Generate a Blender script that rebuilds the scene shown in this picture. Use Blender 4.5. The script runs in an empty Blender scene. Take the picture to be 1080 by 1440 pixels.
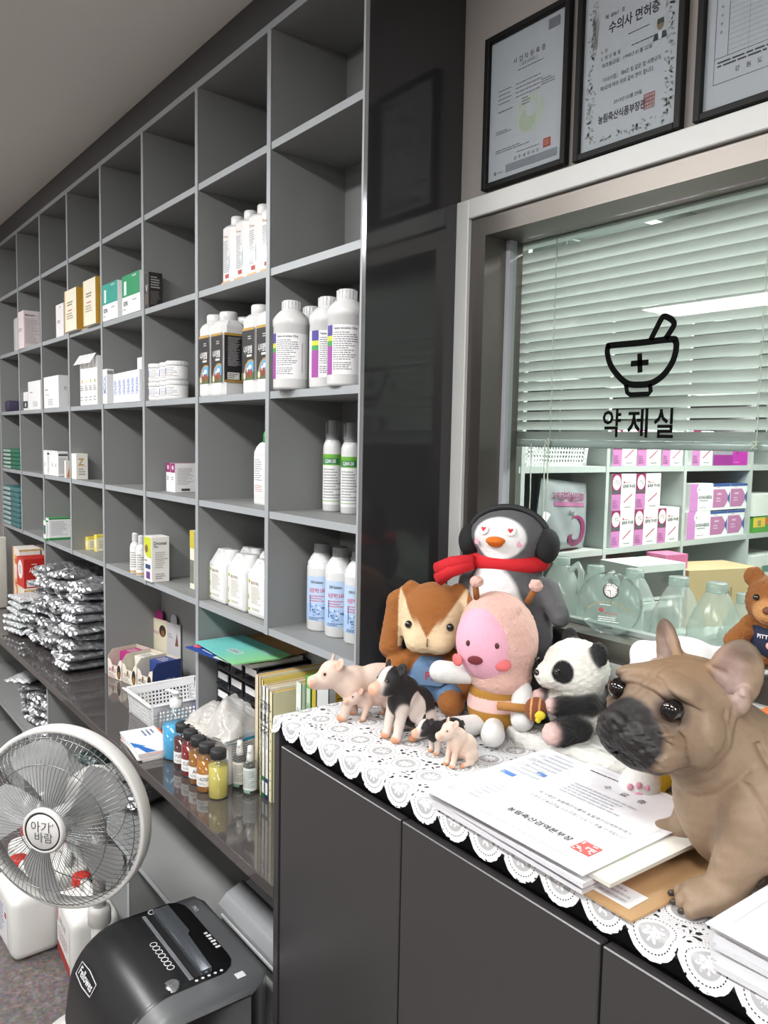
import bpy, bmesh, math, random
import numpy as np
from mathutils import Vector, Matrix, Euler
random.seed(7)
scene = bpy.context.scene
COL = scene.collection
PI = math.pi
# ------------------------------------------------------------------ camera
CAM = np.array([0.0, 0.0, 1.67])
RX = np.array([0.6044183743873699, 0.7964402170650656, 0.019010769165931935])
UX = np.array([-0.08119456901793345, 0.037844840033372934, 0.9959795229043821])
FX = np.array([-0.7925186878963304, 0.6035318953661021, -0.0875407368650687])
FPX = 1130.0
cd = bpy.data.cameras.new('camera'); cam = bpy.data.objects.new('camera', cd); COL.objects.link(cam)
cd.sensor_fit = 'HORIZONTAL'; cd.sensor_width = 36.0; cd.lens = FPX / 1080 * 36.0
cd.clip_start = 0.02; cd.clip_end = 60
cam.matrix_world = Matrix([[RX[i], UX[i], -FX[i], CAM[i]] for i in range(3)] + [[0, 0, 0, 1]])
scene.camera = cam

def at(x, y, X=None, Y=None, Z=None):
    """world point where the sight line through photo pixel (x, y) meets a plane of the room"""
    d = FX + (x - 540) / FPX * RX - (y - 720) / FPX * UX
    if X is not None: t = (X - CAM[0]) / d[0]
    elif Y is not None: t = (Y - CAM[1]) / d[1]
    else: t = (Z - CAM[2]) / d[2]
    return Vector(CAM + d * t)
def depth_of(p): return float((np.array(p) - CAM) @ FX)
RH = Vector((RX[0], RX[1], 0)).normalized()
CH = Vector((RH.y, -RH.x, 0))           # horizontally towards the camera
def facing(theta):
    """z rotation so that local -y looks theta degrees to the photo's left of the camera"""
    t = math.radians(theta)
    f = CH * math.cos(t) - RH * math.sin(t)
    return math.atan2(f.y, f.x) + PI / 2

# ------------------------------------------------------------------ materials
def lin(h):
    h = h.lstrip('#'); o = []
    if len(h) == 3: h = ''.join(c * 2 for c in h)
    for i in (0, 2, 4):
        c = int(h[i:i + 2], 16) / 255
        o.append(c / 12.92 if c <= 0.04045 else ((c + 0.055) / 1.055) ** 2.4)
    return (o[0], o[1], o[2], 1.0)
_mats = {}
def M(hexc, rough=0.5, metal=0.0, spec=0.5, noise=None, bump=None, coat=0.0, sheen=0.0, sss=0.0, attr=None, tr=0.0, emit=0.0):
    key = (hexc, rough, metal, spec, noise, bump, coat, sheen, sss, attr, tr, emit)
    if key in _mats: return _mats[key]
    m = bpy.data.materials.new('mat_%s_%d' % (hexc.strip('#'), len(_mats))); m.use_nodes = True
    nt = m.node_tree; N = nt.nodes; L = nt.links
    b = N['Principled BSDF']
    b.inputs['Base Color'].default_value = lin(hexc)
    b.inputs['Roughness'].default_value = rough
    b.inputs['Metallic'].default_value = metal
    b.inputs['Specular IOR Level'].default_value = spec
    b.inputs['Coat Weight'].default_value = coat
    b.inputs['Coat Roughness'].default_value = 0.03
    if sheen: b.inputs['Sheen Weight'].default_value = sheen
    if sss:
        b.inputs['Subsurface Weight'].default_value = sss
        b.inputs['Subsurface Radius'].default_value = (0.02, 0.01, 0.008); b.inputs['Subsurface Scale'].default_value = 0.3
    if tr: b.inputs['Transmission Weight'].default_value = tr
    if emit:
        b.inputs['Emission Color'].default_value = lin(hexc); b.inputs['Emission Strength'].default_value = emit
    src = None
    tc = N.new('ShaderNodeTexCoord')
    if attr:
        a = N.new('ShaderNodeAttribute'); a.attribute_name = attr; src = a.outputs['Color']
    if noise:
        sc, amt = noise[0], noise[1]
        n = N.new('ShaderNodeTexNoise'); n.inputs['Scale'].default_value = sc; n.inputs['Detail'].default_value = 5
        L.new(tc.outputs['Object'], n.inputs['Vector'])
        mr = N.new('ShaderNodeMapRange'); mr.inputs['From Min'].default_value = 0.25; mr.inputs['From Max'].default_value = 0.75
        mr.inputs['To Min'].default_value = 1 - amt; mr.inputs['To Max'].default_value = 1 + amt
        L.new(n.outputs['Fac'], mr.inputs['Value'])
        mx = N.new('ShaderNodeMix'); mx.data_type = 'RGBA'; mx.blend_type = 'MULTIPLY'; mx.inputs['Factor'].default_value = 1
        if src: L.new(src, mx.inputs[6])
        else: mx.inputs[6].default_value = lin(hexc)
        L.new(mr.outputs['Result'], mx.inputs[7]); src = mx.outputs[2]
    if src: L.new(src, b.inputs['Base Color'])
    if bump:
        n2 = N.new('ShaderNodeTexNoise'); n2.inputs['Scale'].default_value = bump[0]; n2.inputs['Detail'].default_value = 4
        L.new(tc.outputs['Object'], n2.inputs['Vector'])
        bp = N.new('ShaderNodeBump'); bp.inputs['Strength'].default_value = bump[1]; bp.inputs['Distance'].default_value = bump[2] if len(bump) > 2 else 0.002
        L.new(n2.outputs['Fac'], bp.inputs['Height']); L.new(bp.outputs['Normal'], b.inputs['Normal'])
    _mats[key] = m
    return m
def clear_mat(name, tint, alpha_body=0.0, body='#ffffff', rough=0.02, fres=1.45, boost=1.0):
    """thin clear sheet or clear plastic: tinted see-through + a mirror film + an optional milky body"""
    m = bpy.data.materials.new(name); m.use_nodes = True
    nt = m.node_tree; N = nt.nodes; L = nt.links; N.remove(N['Principled BSDF'])
    out = N['Material Output']
    t = N.new('ShaderNodeBsdfTransparent'); t.inputs['Color'].default_value = lin(tint)
    g = N.new('ShaderNodeBsdfGlossy'); g.inputs['Roughness'].default_value = rough
    lw = N.new('ShaderNodeLayerWeight'); lw.inputs['Blend'].default_value = 0.5
    pw = N.new('ShaderNodeMath'); pw.operation = 'POWER'; pw.inputs[1].default_value = 4.0
    r0 = ((fres - 1) / (fres + 1)) ** 2
    mu = N.new('ShaderNodeMath'); mu.operation = 'MULTIPLY_ADD'; mu.use_clamp = True; mu.inputs[1].default_value = 0.85 * boost; mu.inputs[2].default_value = r0 * boost
    L.new(lw.outputs['Facing'], pw.inputs[0]); L.new(pw.outputs['Value'], mu.inputs[0])
    base = t.outputs['BSDF']
    if alpha_body > 0:
        d = N.new('ShaderNodeBsdfDiffuse'); d.inputs['Color'].default_value = lin(body)
        tl = N.new('ShaderNodeBsdfTranslucent'); tl.inputs['Color'].default_value = lin(body)
        dm = N.new('ShaderNodeMixShader'); dm.inputs['Fac'].default_value = 0.4
        L.new(d.outputs['BSDF'], dm.inputs[1]); L.new(tl.outputs['BSDF'], dm.inputs[2])
        mm = N.new('ShaderNodeMixShader'); mm.inputs['Fac'].default_value = alpha_body
        L.new(base, mm.inputs[1]); L.new(dm.outputs['Shader'], mm.inputs[2]); base = mm.outputs['Shader']
    mx = N.new('ShaderNodeMixShader')
    L.new(mu.outputs['Value'], mx.inputs['Fac']); L.new(base, mx.inputs[1]); L.new(g.outputs['BSDF'], mx.inputs[2])
    L.new(mx.outputs['Shader'], out.inputs['Surface'])
    return m

# ------------------------------------------------------------------ mesh builder
_txt = {}
def text_geo(body, bold=False):
    key = (body, bold)
    if key in _txt: return _txt[key]
    cu = bpy.data.curves.new('t', 'FONT'); cu.body = body; cu.size = 1.0; cu.resolution_u = 2; cu.align_x = 'LEFT'
    if bold: cu.offset = 0.018
    o = bpy.data.objects.new('t', cu); COL.objects.link(o)
    bpy.context.view_layer.update()
    me = bpy.data.meshes.new_from_object(o.evaluated_get(bpy.context.evaluated_depsgraph_get()))
    v = [tuple(x.co[:2]) for x in me.vertices]; f = [tuple(p.vertices) for p in me.polygons]
    bpy.data.objects.remove(o); bpy.data.curves.remove(cu); bpy.data.meshes.remove(me)
    if v:
        xs = [a for a, _ in v]; ys = [b for _, b in v]
        x0, x1, y0, y1 = min(xs), max(xs), min(ys), max(ys)
        v = [((a - (x0 + x1) / 2), (b - (y0 + y1) / 2)) for a, b in v]
        _txt[key] = (v, f, x1 - x0, y1 - y0)
    else: _txt[key] = ([], [], 1, 1)
    return _txt[key]

class MB:
    def __init__(s): s.v = []; s.f = []; s.m = []; s.sm = []; s.mats = []; s.uv = None
    def mi(s, mat):
        if mat not in s.mats: s.mats.append(mat)
        return s.mats.index(mat)
    def add(s, verts, faces, mat, smooth=False, T=None):
        o = len(s.v); k = s.mi(mat)
        if T is not None: verts = [tuple(T @ Vector(p)) for p in verts]
        s.v += [tuple(p) for p in verts]
        for f in faces: s.f.append(tuple(i + o for i in f)); s.m.append(k); s.sm.append(smooth)
        return s
    def bm(s, bm, mat, smooth=False, T=None):
        bm.verts.index_update()
        s.add([tuple(v.co) for v in bm.verts], [[v.index for v in f.verts] for f in bm.faces], mat, smooth, T); bm.free(); return s
    def box(s, c, d, mat, bev=0.0, seg=2, T=None, smooth=False):
        bm = bmesh.new(); bmesh.ops.create_cube(bm, size=1)
        for v in bm.verts: v.co = Vector((v.co.x * d[0] + c[0], v.co.y * d[1] + c[1], v.co.z * d[2] + c[2]))
        if bev > 0: bmesh.ops.bevel(bm, geom=bm.edges[:], offset=bev, segments=seg, affect='EDGES', profile=0.5)
        return s.bm(bm, mat, smooth or bev > 0 and seg > 1, T)
    def lathe(s, prof, mat, n=28, T=None, smooth=True, cap=True, sx=1.0, sy=1.0):
        vs = []; fs = []
        for r, z in prof:
            for i in range(n):
                a = 2 * PI * i / n; vs.append((r * math.cos(a) * sx, r * math.sin(a) * sy, z))
        for j in range(len(prof) - 1):
            for i in range(n):
                fs.append((j * n + i, j * n + (i + 1) % n, (j + 1) * n + (i + 1) % n, (j + 1) * n + i))
        if cap:
            if prof[0][0] > 1e-6: fs.append(tuple(range(n))[::-1])
            if prof[-1][0] > 1e-6: fs.append(tuple((len(prof) - 1) * n + i for i in range(n)))
        return s.add(vs, fs, mat, smooth, T)
    def ell(s, c, r, mat, n=20, T=None, rot=None):
        vs = []; fs = []; h = n // 2
        R = Euler(rot).to_matrix() if rot else Matrix.Identity(3)
        for j in range(h + 1):
            ph = PI * j / h
            for i in range(n):
                a = 2 * PI * i / n
                p = R @ Vector((r[0] * math.sin(ph) * math.cos(a), r[1] * math.sin(ph) * math.sin(a), r[2] * math.cos(ph)))
                vs.append((p.x + c[0], p.y + c[1], p.z + c[2]))
        for j in range(h):
            for i in range(n): fs.append((j * n + i, (j + 1) * n + i, (j + 1) * n + (i + 1) % n, j * n + (i + 1) % n))
        return s.add(vs, fs, mat, True, T)
    def tube(s, pts, r, mat, n=8, T=None, closed=False, cap=True):
        pts = [Vector(p) for p in pts]; K = len(pts); vs = []; fs = []
        rr = r if isinstance(r, (list, tuple)) else [r] * K
        up = Vector((0, 0, 1)); prev = None
        for k in range(K):
            if closed: t = pts[(k + 1) % K] - pts[k - 1]
            else: t = pts[min(k + 1, K - 1)] - pts[max(k - 1, 0)]
            t.normalize()
            if prev is None:
                a = up if abs(t.dot(up)) < 0.9 else Vector((1, 0, 0)); u = t.cross(a).normalized()
            else:
                u = prev - t * prev.dot(t)
                if u.length < 1e-6: u = t.orthogonal()
                u.normalize()
            prev = u; w = t.cross(u)
            for i in range(n):
                a = 2 * PI * i / n; p = pts[k] + (u * math.cos(a) + w * math.sin(a)) * rr[k]; vs.append(tuple(p))
        for k in range(K if closed else K - 1):
            k2 = (k + 1) % K
            for i in range(n): fs.append((k * n + i, k * n + (i + 1) % n, k2 * n + (i + 1) % n, k2 * n + i))
        if cap and not closed: fs.append(tuple(range(n))[::-1]); fs.append(tuple((K - 1) * n + i for i in range(n)))
        return s.add(vs, fs, mat, True, T)
    def prism(s, poly, z0, z1, mat, T=None, smooth=False):
        """poly in local xy, extruded from z0 to z1"""
        n = len(poly); vs = [(x, y, z0) for x, y in poly] + [(x, y, z1) for x, y in poly]
        fs = [tuple(range(n))[::-1], tuple(range(n, 2 * n))] + [(i, (i + 1) % n, n + (i + 1) % n, n + i) for i in range(n)]
        return s.add(vs, fs, mat, smooth, T)
    def poly(s, pts, mat, T=None): return s.add(pts, [tuple(range(len(pts)))], mat, False, T)
    def text(s, body, h, mat, T, fit=None, wrap=None, bold=False, fith=False):
        v, f, w, hh = text_geo(body, bold)
        k = h / (hh if fith else 0.9)
        kx = k
        if fit and w * k > fit: kx = fit / w
        if wrap: vs = [(wrap * math.sin(a * kx / wrap), -wrap * math.cos(a * kx / wrap), b * k) for a, b in v]
        else: vs = [(a * kx, b * k, 0) for a, b in v]
        return s.add(vs, f, mat, False, T)
    def obj(s, name, parent=None, loc=None, rz=0.0, rot=None, label=None, cat=None, group=None, kind=None):
        me = bpy.data.meshes.new(name); me.from_pydata(s.v, [], s.f)
        for m in s.mats: me.materials.append(m)
        me.polygons.foreach_set('material_index', s.m); me.polygons.foreach_set('use_smooth', s.sm)
        if s.uv:
            uv = me.uv_layers.new(name='UVMap')
            idx = np.empty(len(me.loops), dtype=np.int32); me.loops.foreach_get('vertex_index', idx)
            uv.data.foreach_set('uv', np.array(s.uv, dtype=np.float32)[idx].ravel())
        me.update()
        o = bpy.data.objects.new(name, me); COL.objects.link(o)
        if parent: o.parent = parent
        if loc is not None: o.location = loc
        o.rotation_euler = rot if rot else (0, 0, rz)
        tag(o, label, cat, group, kind)
        return o
def tag(o, label=None, cat=None, group=None, kind=None):
    if label: o['label'] = label
    if cat: o['category'] = cat
    if group: o['group'] = group
    if kind: o['kind'] = kind
    return o
def thing(name, label, cat, loc=(0, 0, 0), rz=0.0, group=None, rot=None):
    o = bpy.data.objects.new(name, None); COL.objects.link(o); o.empty_display_size = 0.02
    o.location = loc; o.rotation_euler = rot if rot else (0, 0, rz)
    return tag(o, label, cat, group)
def dup(o, label=None, loc=None, rz=None, group=None):
    c = o.copy(); COL.objects.link(c)
    if loc is not None: c.location = loc
    if rz is not None: c.rotation_euler = (0, 0, rz)
    if label: c['label'] = label
    if group: c['group'] = group
    for ch in list(o.children):
        d = ch.copy(); COL.objects.link(d); d.parent = c
        for g in list(ch.children):
            e = g.copy(); COL.objects.link(e); e.parent = d
    return c

# ---- printed decals on a flat face: F(face) gives a transform with x right, y up, z out of the face
def face_T(face, w, d, h, off=0.0004):
    """w,d,h box with base centre at origin; face front(-y) right(+x) left(-x) top back"""
    if face == 'front': return Matrix.Translation((0, -d / 2 - off, h / 2)) @ Matrix.Rotation(PI / 2, 4, 'X'), w, h
    if face == 'right': return Matrix.Translation((w / 2 + off, 0, h / 2)) @ Matrix.Rotation(PI / 2, 4, 'Z') @ Matrix.Rotation(PI / 2, 4, 'X'), d, h
    if face == 'left': return Matrix.Translation((-w / 2 - off, 0, h / 2)) @ Matrix.Rotation(-PI / 2, 4, 'Z') @ Matrix.Rotation(PI / 2, 4, 'X'), d, h
    return Matrix.Translation((0, 0, h + off)), w, d
def rect(mb, T, x0, y0, x1, y1, mat, z=0.0): mb.add([(x0, y0, z), (x1, y0, z), (x1, y1, z), (x0, y1, z)], [(0, 1, 2, 3)], mat, False, T)
def disc(mb, T, cx, cy, r, mat, z=0.0, n=24, ry=None): mb.add([(cx + r * math.cos(2 * PI * i / n), cy + (ry or r) * math.sin(2 * PI * i / n), z) for i in range(n)], [tuple(range(n))], mat, False, T)
def lines(mb, T, x0, y0, x1, y1, n, mat, z=0.0, th=0.45, seed=1, full=0.55, words=True):
    """rows of fine print too small to read in the photo"""
    rnd = random.Random(seed); p = (y1 - y0) / n
    for i in range(n):
        y = y1 - (i + 0.5) * p; L = x0 + (x1 - x0) * (full + (1 - full) * rnd.random()); x = x0
        while x < L - 1e-5:
            w = min((x1 - x0) * (0.04 + 0.12 * rnd.random()) if words else L - x, L - x)
            rect(mb, T, x, y - p * th / 2, x + w, y + p * th / 2, mat, z); x += w + (x1 - x0) * 0.018

# ------------------------------------------------------------------ soft figures: smooth distance-field bodies
def _rot(e): return np.array(Euler(e).to_matrix()) if e else None
def E(c, r, col=None, k=None, rot=None, op='u'): return dict(t='e', c=np.array(c, float), r=np.array(r, float), col=col, k=k, R=_rot(rot), op=op)
def K(a, b, ra, rb, col=None, k=None, op='u'): return dict(t='k', a=np.array(a, float), b=np.array(b, float), ra=ra, rb=rb, col=col, k=k, op=op)
def _d(p, P):
    if p['t'] == 'e':
        q = P - p['c']
        if p['R'] is not None: q = q @ p['R']
        k0 = np.linalg.norm(q / p['r'], axis=-1); k1 = np.linalg.norm(q / p['r'] ** 2, axis=-1) + 1e-9
        return k0 * (k0 - 1) / k1
    ba = p['b'] - p['a']; h = np.clip(((P - p['a']) @ ba) / (ba @ ba), 0, 1)
    return np.linalg.norm(P - p['a'] - h[..., None] * ba, axis=-1) - (p['ra'] + (p['rb'] - p['ra']) * h)
def field(prims, P, k, disp=None):
    f = None
    for p in prims:
        d = _d(p, P); kk = p['k'] or k
        if f is None: f = d; continue
        if p['op'] == 's':
            h = np.clip(0.5 - 0.5 * (f + d) / kk, 0, 1); f = f * (1 - h) - d * h + kk * h * (1 - h)
        else:
            h = np.clip(0.5 + 0.5 * (f - d) / kk, 0, 1); f = f * (1 - h) + d * h - kk * h * (1 - h)
    if disp is not None: f = f - disp(P)
    return f
def blob(name, prims, mat, res=0.003, k=0.01, disp=None, paint=None, parent=None, loc=None, rz=0, label=None, cat=None, group=None, base='#ffffff', sharp=0.004, relax=1):
    lo = np.full(3, 1e9); hi = -lo
    for p in prims:
        if p['op'] == 's': continue
        if p['t'] == 'e':
            m = p['r'].max() if p['R'] is not None else p['r']; lo = np.minimum(lo, p['c'] - m); hi = np.maximum(hi, p['c'] + m)
        else:
            for q, r in ((p['a'], p['ra']), (p['b'], p['rb'])): lo = np.minimum(lo, q - r); hi = np.maximum(hi, q + r)
    lo -= res * 4; hi += res * 4
    n = np.ceil((hi - lo) / res).astype(int) + 1
    ax = [lo[i] + res * np.arange(n[i]) for i in range(3)]
    P = np.stack(np.meshgrid(*ax, indexing='ij'), -1)
    F = field(prims, P, k, disp)
    S = F < 0
    acc = np.zeros((n[0], n[1], n[2], 3)); cnt = np.zeros(tuple(n)); quads = []
    cross = []
    for a in range(3):
        s0 = [slice(None)] * 3; s1 = [slice(None)] * 3; s0[a] = slice(0, -1); s1[a] = slice(1, None)
        f0, f1 = F[tuple(s0)], F[tuple(s1)]; c = S[tuple(s0)] != S[tuple(s1)]
        I = np.argwhere(c); t = (f0[c] / (f0[c] - f1[c]))
        pos = P[tuple(I.T)].copy(); pos[:, a] += t * res
        b1, b2 = [(1, 2), (2, 0), (0, 1)][a]
        for o1 in (0, 1):
            for o2 in (0, 1):
                J = I.copy(); J[:, b1] -= o1; J[:, b2] -= o2
                np.add.at(acc, tuple(J.T), pos); np.add.at(cnt, tuple(J.T), 1)
        cross.append((I, b1, b2, S[tuple(s0)][c]))
    vid = -np.ones(tuple(n), dtype=int); mk = cnt > 0; vid[mk] = np.arange(mk.sum())
    V = acc[mk] / cnt[mk][:, None]
    for I, b1, b2, ins in cross:
        def g(o1, o2):
            J = I.copy(); J[:, b1] -= o1; J[:, b2] -= o2; return vid[tuple(J.T)]
        q = np.stack([g(0, 0), g(1, 0), g(1, 1), g(0, 1)], 1)
        q[~ins] = q[~ins][:, ::-1]; quads.append(q)
    Q = np.concatenate(quads)
    # orientation: make normals point outwards
    v0, v1, v2 = V[Q[:, 0]], V[Q[:, 1]], V[Q[:, 2]]
    nn = np.cross(v1 - v0, v2 - v0); cc = V[Q].mean(1); e = res * 0.5
    nl = nn / (np.linalg.norm(nn, axis=1, keepdims=True) + 1e-12)
    flip = np.mean(field(prims, cc[::37] + nl[::37] * e, k, disp) < field(prims, cc[::37] - nl[::37] * e, k, disp)) > 0.5
    if flip: Q = Q[:, ::-1]
    for _ in range(relax):
        sm = np.zeros_like(V); c2 = np.zeros(len(V))
        for i in range(4):
            np.add.at(sm, Q[:, i], V[Q[:, (i + 1) % 4]]); np.add.at(c2, Q[:, i], 1)
            np.add.at(sm, Q[:, i], V[Q[:, (i - 1) % 4]]); np.add.at(c2, Q[:, i], 1)
        V = V * 0.5 + 0.5 * sm / c2[:, None]
    W = None; C = None
    bc = np.array(lin(base)[:3])
    W = np.full(len(V), 1e-6); C = np.tile(bc * 1e-6, (len(V), 1))
    for p in prims:
        if p['op'] == 's': continue
        w = np.exp(-np.clip(_d(p, V), -0.05, 0.4) / sharp); col = np.array(lin(p['col'] or base)[:3])
        W += w; C += w[:, None] * col
    C /= W[:, None]
    for pt in (paint or []):
        # (function giving a 0..1 mask for points, colour)
        msk = np.clip(pt[0](V), 0, 1)[:, None]; C = C * (1 - msk) + msk * np.array(lin(pt[1])[:3])
    me = bpy.data.meshes.new(name); me.from_pydata(V.tolist(), [], Q.tolist())
    me.polygons.foreach_set('use_smooth', [True] * len(Q))
    at_ = me.color_attributes.new('Col', 'FLOAT_COLOR', 'POINT')
    at_.data.foreach_set('color', np.concatenate([C, np.ones((len(V), 1))], 1).astype(np.float32).ravel())
    me.materials.append(mat); me.update()
    o = bpy.data.objects.new(name, me); COL.objects.link(o)
    if parent: o.parent = parent
    if loc is not None: o.location = loc
    o.rotation_euler = (0, 0, rz)
    return tag(o, label, cat, group)
def sphere_mask(c, r, soft):
    c = np.array(c, float); r = np.array(r, float)
    return lambda V: (1 - np.linalg.norm((V - c) / r, axis=1)) * (float(np.min(r)) / soft) + 0.5
def wob(scale, amp, seed=0):
    """small surface irregularity (pile of a plush, fleece)"""
    rs = np.random.RandomState(seed); D = rs.randn(9, 3); D /= np.linalg.norm(D, axis=1, keepdims=True); ph = rs.rand(9) * 6.28; sc = scale * (0.7 + 0.9 * rs.rand(9))
    def f(P):
        s = 0
        for i in range(9): s = s + np.sin(P @ (D[i] * sc[i]) + ph[i])
        return amp * s / 3
    return f
# ------------------------------------------------------------------ room constants
ZS = {0: 2.660, 1: 2.3945, 2: 2.092, 3: 1.7895, 4: 1.487, 5: 1.1845}   # shelf tops
def DX(i): return -1.3748 - 0.4239 * (8 - i) if i < 8 else -1.402        # right face of divider i
TH = 0.018; YF = 1.0; YB = 1.222; YW = 1.26; ZD = 0.75; ZC = 1.1135; YD = 0.789
CEIL = 2.765
grey_in = M('#868887', 0.55, noise=(900, 0.05))
grey_edge = M('#9ea3a7', 0.42)  # edge banding, with light on the front edges put into its lighter colour
gloss_dark = M('#303032', 0.10, coat=0.25)
desk_dark = M('#4b4746', 0.07, coat=0.5, noise=(400, 0.06))
door_dark = M('#393738', 0.32, noise=(700, 0.05))
wall_m = M('#9d9793', 0.75, bump=(350, 0.08, 0.001), noise=(8, 0.02))
ceil_m = M('#e2dfd9', 0.85, bump=(200, 0.06, 0.001))
white_frame = M('#d6d8d6', 0.45)
steel = bpy.data.materials.new('brushed_steel'); steel.use_nodes = True
_n = steel.node_tree.nodes; _l = steel.node_tree.links; _b = _n['Principled BSDF']
_b.inputs['Base Color'].default_value = lin('#7f7a75'); _b.inputs['Metallic'].default_value = 1; _b.inputs['Roughness'].default_value = 0.42
_tc = _n.new('ShaderNodeTexCoord'); _mp = _n.new('ShaderNodeMapping'); _mp.inputs['Scale'].default_value = (500, 500, 6)
_ns = _n.new('ShaderNodeTexNoise'); _ns.inputs['Scale'].default_value = 1; _bp = _n.new('ShaderNodeBump'); _bp.inputs['Strength'].default_value = 0.08; _bp.inputs['Distance'].default_value = 0.001
_l.new(_tc.outputs['Object'], _mp.inputs['Vector']); _l.new(_mp.outputs['Vector'], _ns.inputs['Vector']); _l.new(_ns.outputs['Fac'], _bp.inputs['Height']); _l.new(_bp.outputs['Normal'], _b.inputs['Normal'])
# speckled vinyl floor
floor_m = bpy.data.materials.new('speckled_floor'); floor_m.use_nodes = True
_n = floor_m.node_tree.nodes; _l = floor_m.node_tree.links; _b = _n['Principled BSDF']; _b.inputs['Roughness'].default_value = 0.45
_tc = _n.new('ShaderNodeTexCoord'); _n1 = _n.new('ShaderNodeTexNoise'); _n1.inputs['Scale'].default_value = 38; _n1.inputs['Detail'].default_value = 6; _n1.inputs['Roughness'].default_value = 0.7
_v = _n.new('ShaderNodeTexVoronoi'); _v.inputs['Scale'].default_value = 120
_cr = _n.new('ShaderNodeValToRGB'); _e = _cr.color_ramp.elements
_e[0].position = 0.3; _e[0].color = lin('#4b4544'); _e[1].position = 0.72; _e[1].color = lin('#7d7675')
_x = _e.new(0.5); _x.color = lin('#625b5a')
_mx = _n.new('ShaderNodeMix'); _mx.data_type = 'RGBA'; _mx.blend_type = 'OVERLAY'; _mx.inputs['Factor'].default_value = 0.25
_l.new(_tc.outputs['Object'], _n1.inputs['Vector']); _l.new(_tc.outputs['Object'], _v.inputs['Vector']); _l.new(_n1.outputs['Fac'], _cr.inputs['Fac'])
_l.new(_cr.outputs['Color'], _mx.inputs[6]); _l.new(_v.outputs['Color'], _mx.inputs[7]); _l.new(_mx.outputs[2], _b.inputs['Base Color'])

# ------------------------------------------------------------------ shell
XL, XR, YR = -5.15, 3.2, -4.2
b = MB(); b.box(((XL + XR) / 2, (YR + 4.6) / 2, -0.03), (XR - XL + 0.4, 4.6 - YR + 0.4, 0.06), floor_m); b.obj('floor', kind='structure')
b = MB(); b.box(((XL + XR) / 2, (YR + 4.6) / 2, CEIL + 0.03), (XR - XL + 0.4, 4.6 - YR + 0.4, 0.06), ceil_m); b.obj('ceiling', kind='structure')
b = MB(); b.box((XL - 0.05, (YR + 4.6) / 2, CEIL / 2), (0.1, 4.6 - YR, CEIL), wall_m); b.obj('wall_left', kind='structure')
b = MB(); b.box((XR + 0.05, (YR + 4.6) / 2, CEIL / 2), (0.1, 4.6 - YR, CEIL), M('#85817c', .8)); b.obj('wall_right', kind='structure')
b = MB(); b.box(((XL + XR) / 2, YR - 0.05, CEIL / 2), (XR - XL + 0.2, 0.1, CEIL), M('#85817c', .8)); b.obj('wall_front', kind='structure')
WX0, WX1, WZ0, WZ1 = -1.351, 0.55, 1.258, 2.165      # opening inside the white casing
WT = 0.13
b = MB()
def wp(x0, x1, z0, z1): b.box(((x0 + x1) / 2, YW + WT / 2, (z0 + z1) / 2), (x1 - x0, WT, z1 - z0), wall_m)
wp(XL, WX0, 0, CEIL); wp(WX1, XR, 0, CEIL); wp(WX0, WX1, 0, WZ0); wp(WX0, WX1, WZ1, CEIL)
b.obj('wall_back', kind='structure')
b = MB(); b.box(((XL + XR) / 2, 4.65, CEIL / 2), (XR - XL, 0.1, CEIL), M('#b9c0bc', 0.8)); b.obj('wall_pharmacy', kind='structure')
# window: white casing, steel lining and sill, tinted pane
win = thing('window_1', None, None); win['kind'] = 'structure'
b = MB(); t = 0.041; y0 = YW - 0.012; yc = y0 + 0.006
b.box((WX0 - t / 2, yc, (1.2135 + 2.207) / 2), (t, 0.012, 2.207 - 1.2135), white_frame, 0.002, 1)
b.box(((WX0 + WX1) / 2, yc, 2.186), (WX1 - WX0, 0.012, 0.042), white_frame, 0.002, 1)
b.box(((WX0 + WX1) / 2, yc, 1.2358), (WX1 - WX0, 0.012, 0.0445), white_frame, 0.002, 1)
b.box((WX1 + t / 2, yc, (1.2135 + 2.207) / 2), (t, 0.012, 2.207 - 1.2135), white_frame, 0.002, 1)
b.obj('casing', win)
SX = -1.307                                            # steel jamb face
b = MB(); YG = 1.326
b.box(((WX0 + SX) / 2, (YW + 1.38) / 2 - 0.001, (WZ0 + WZ1) / 2), (SX - WX0, 1.38 - YW, WZ1 - WZ0), steel)
b.box(((SX + WX1) / 2, (YW + 1.38) / 2, (2.123 + WZ1) / 2), (WX1 - SX, 1.38 - YW, WZ1 - 2.123), steel)
b.obj('steel_lining', win)
b = MB(); b.box(((SX + WX1) / 2, (YW + 1.34) / 2, (WZ0 + 1.300) / 2), (WX1 - SX, 1.34 - YW, 1.300 - WZ0), steel); b.obj('steel_sill', win)
b = MB(); b.box((SX + 0.006, YG + 0.010, (1.300 + 2.123) / 2), (0.012, 0.022, 0.82), M('#b9bcc2', 0.35)); b.box(((SX + WX1) / 2, YG + 0.010, 1.304), (WX1 - SX, 0.022, 0.010), M('#9aa39f', 0.3)); b.obj('glazing_bead', win)
glass = clear_mat('window_glass', '#f6faf7', fres=1.52, boost=1.0)
b = MB(); b.box(((SX + WX1) / 2 + 0.006, YG + 0.012, 1.715), (WX1 - SX - 0.014, 0.005, 0.81), glass); b.obj('pane', win)

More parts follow.
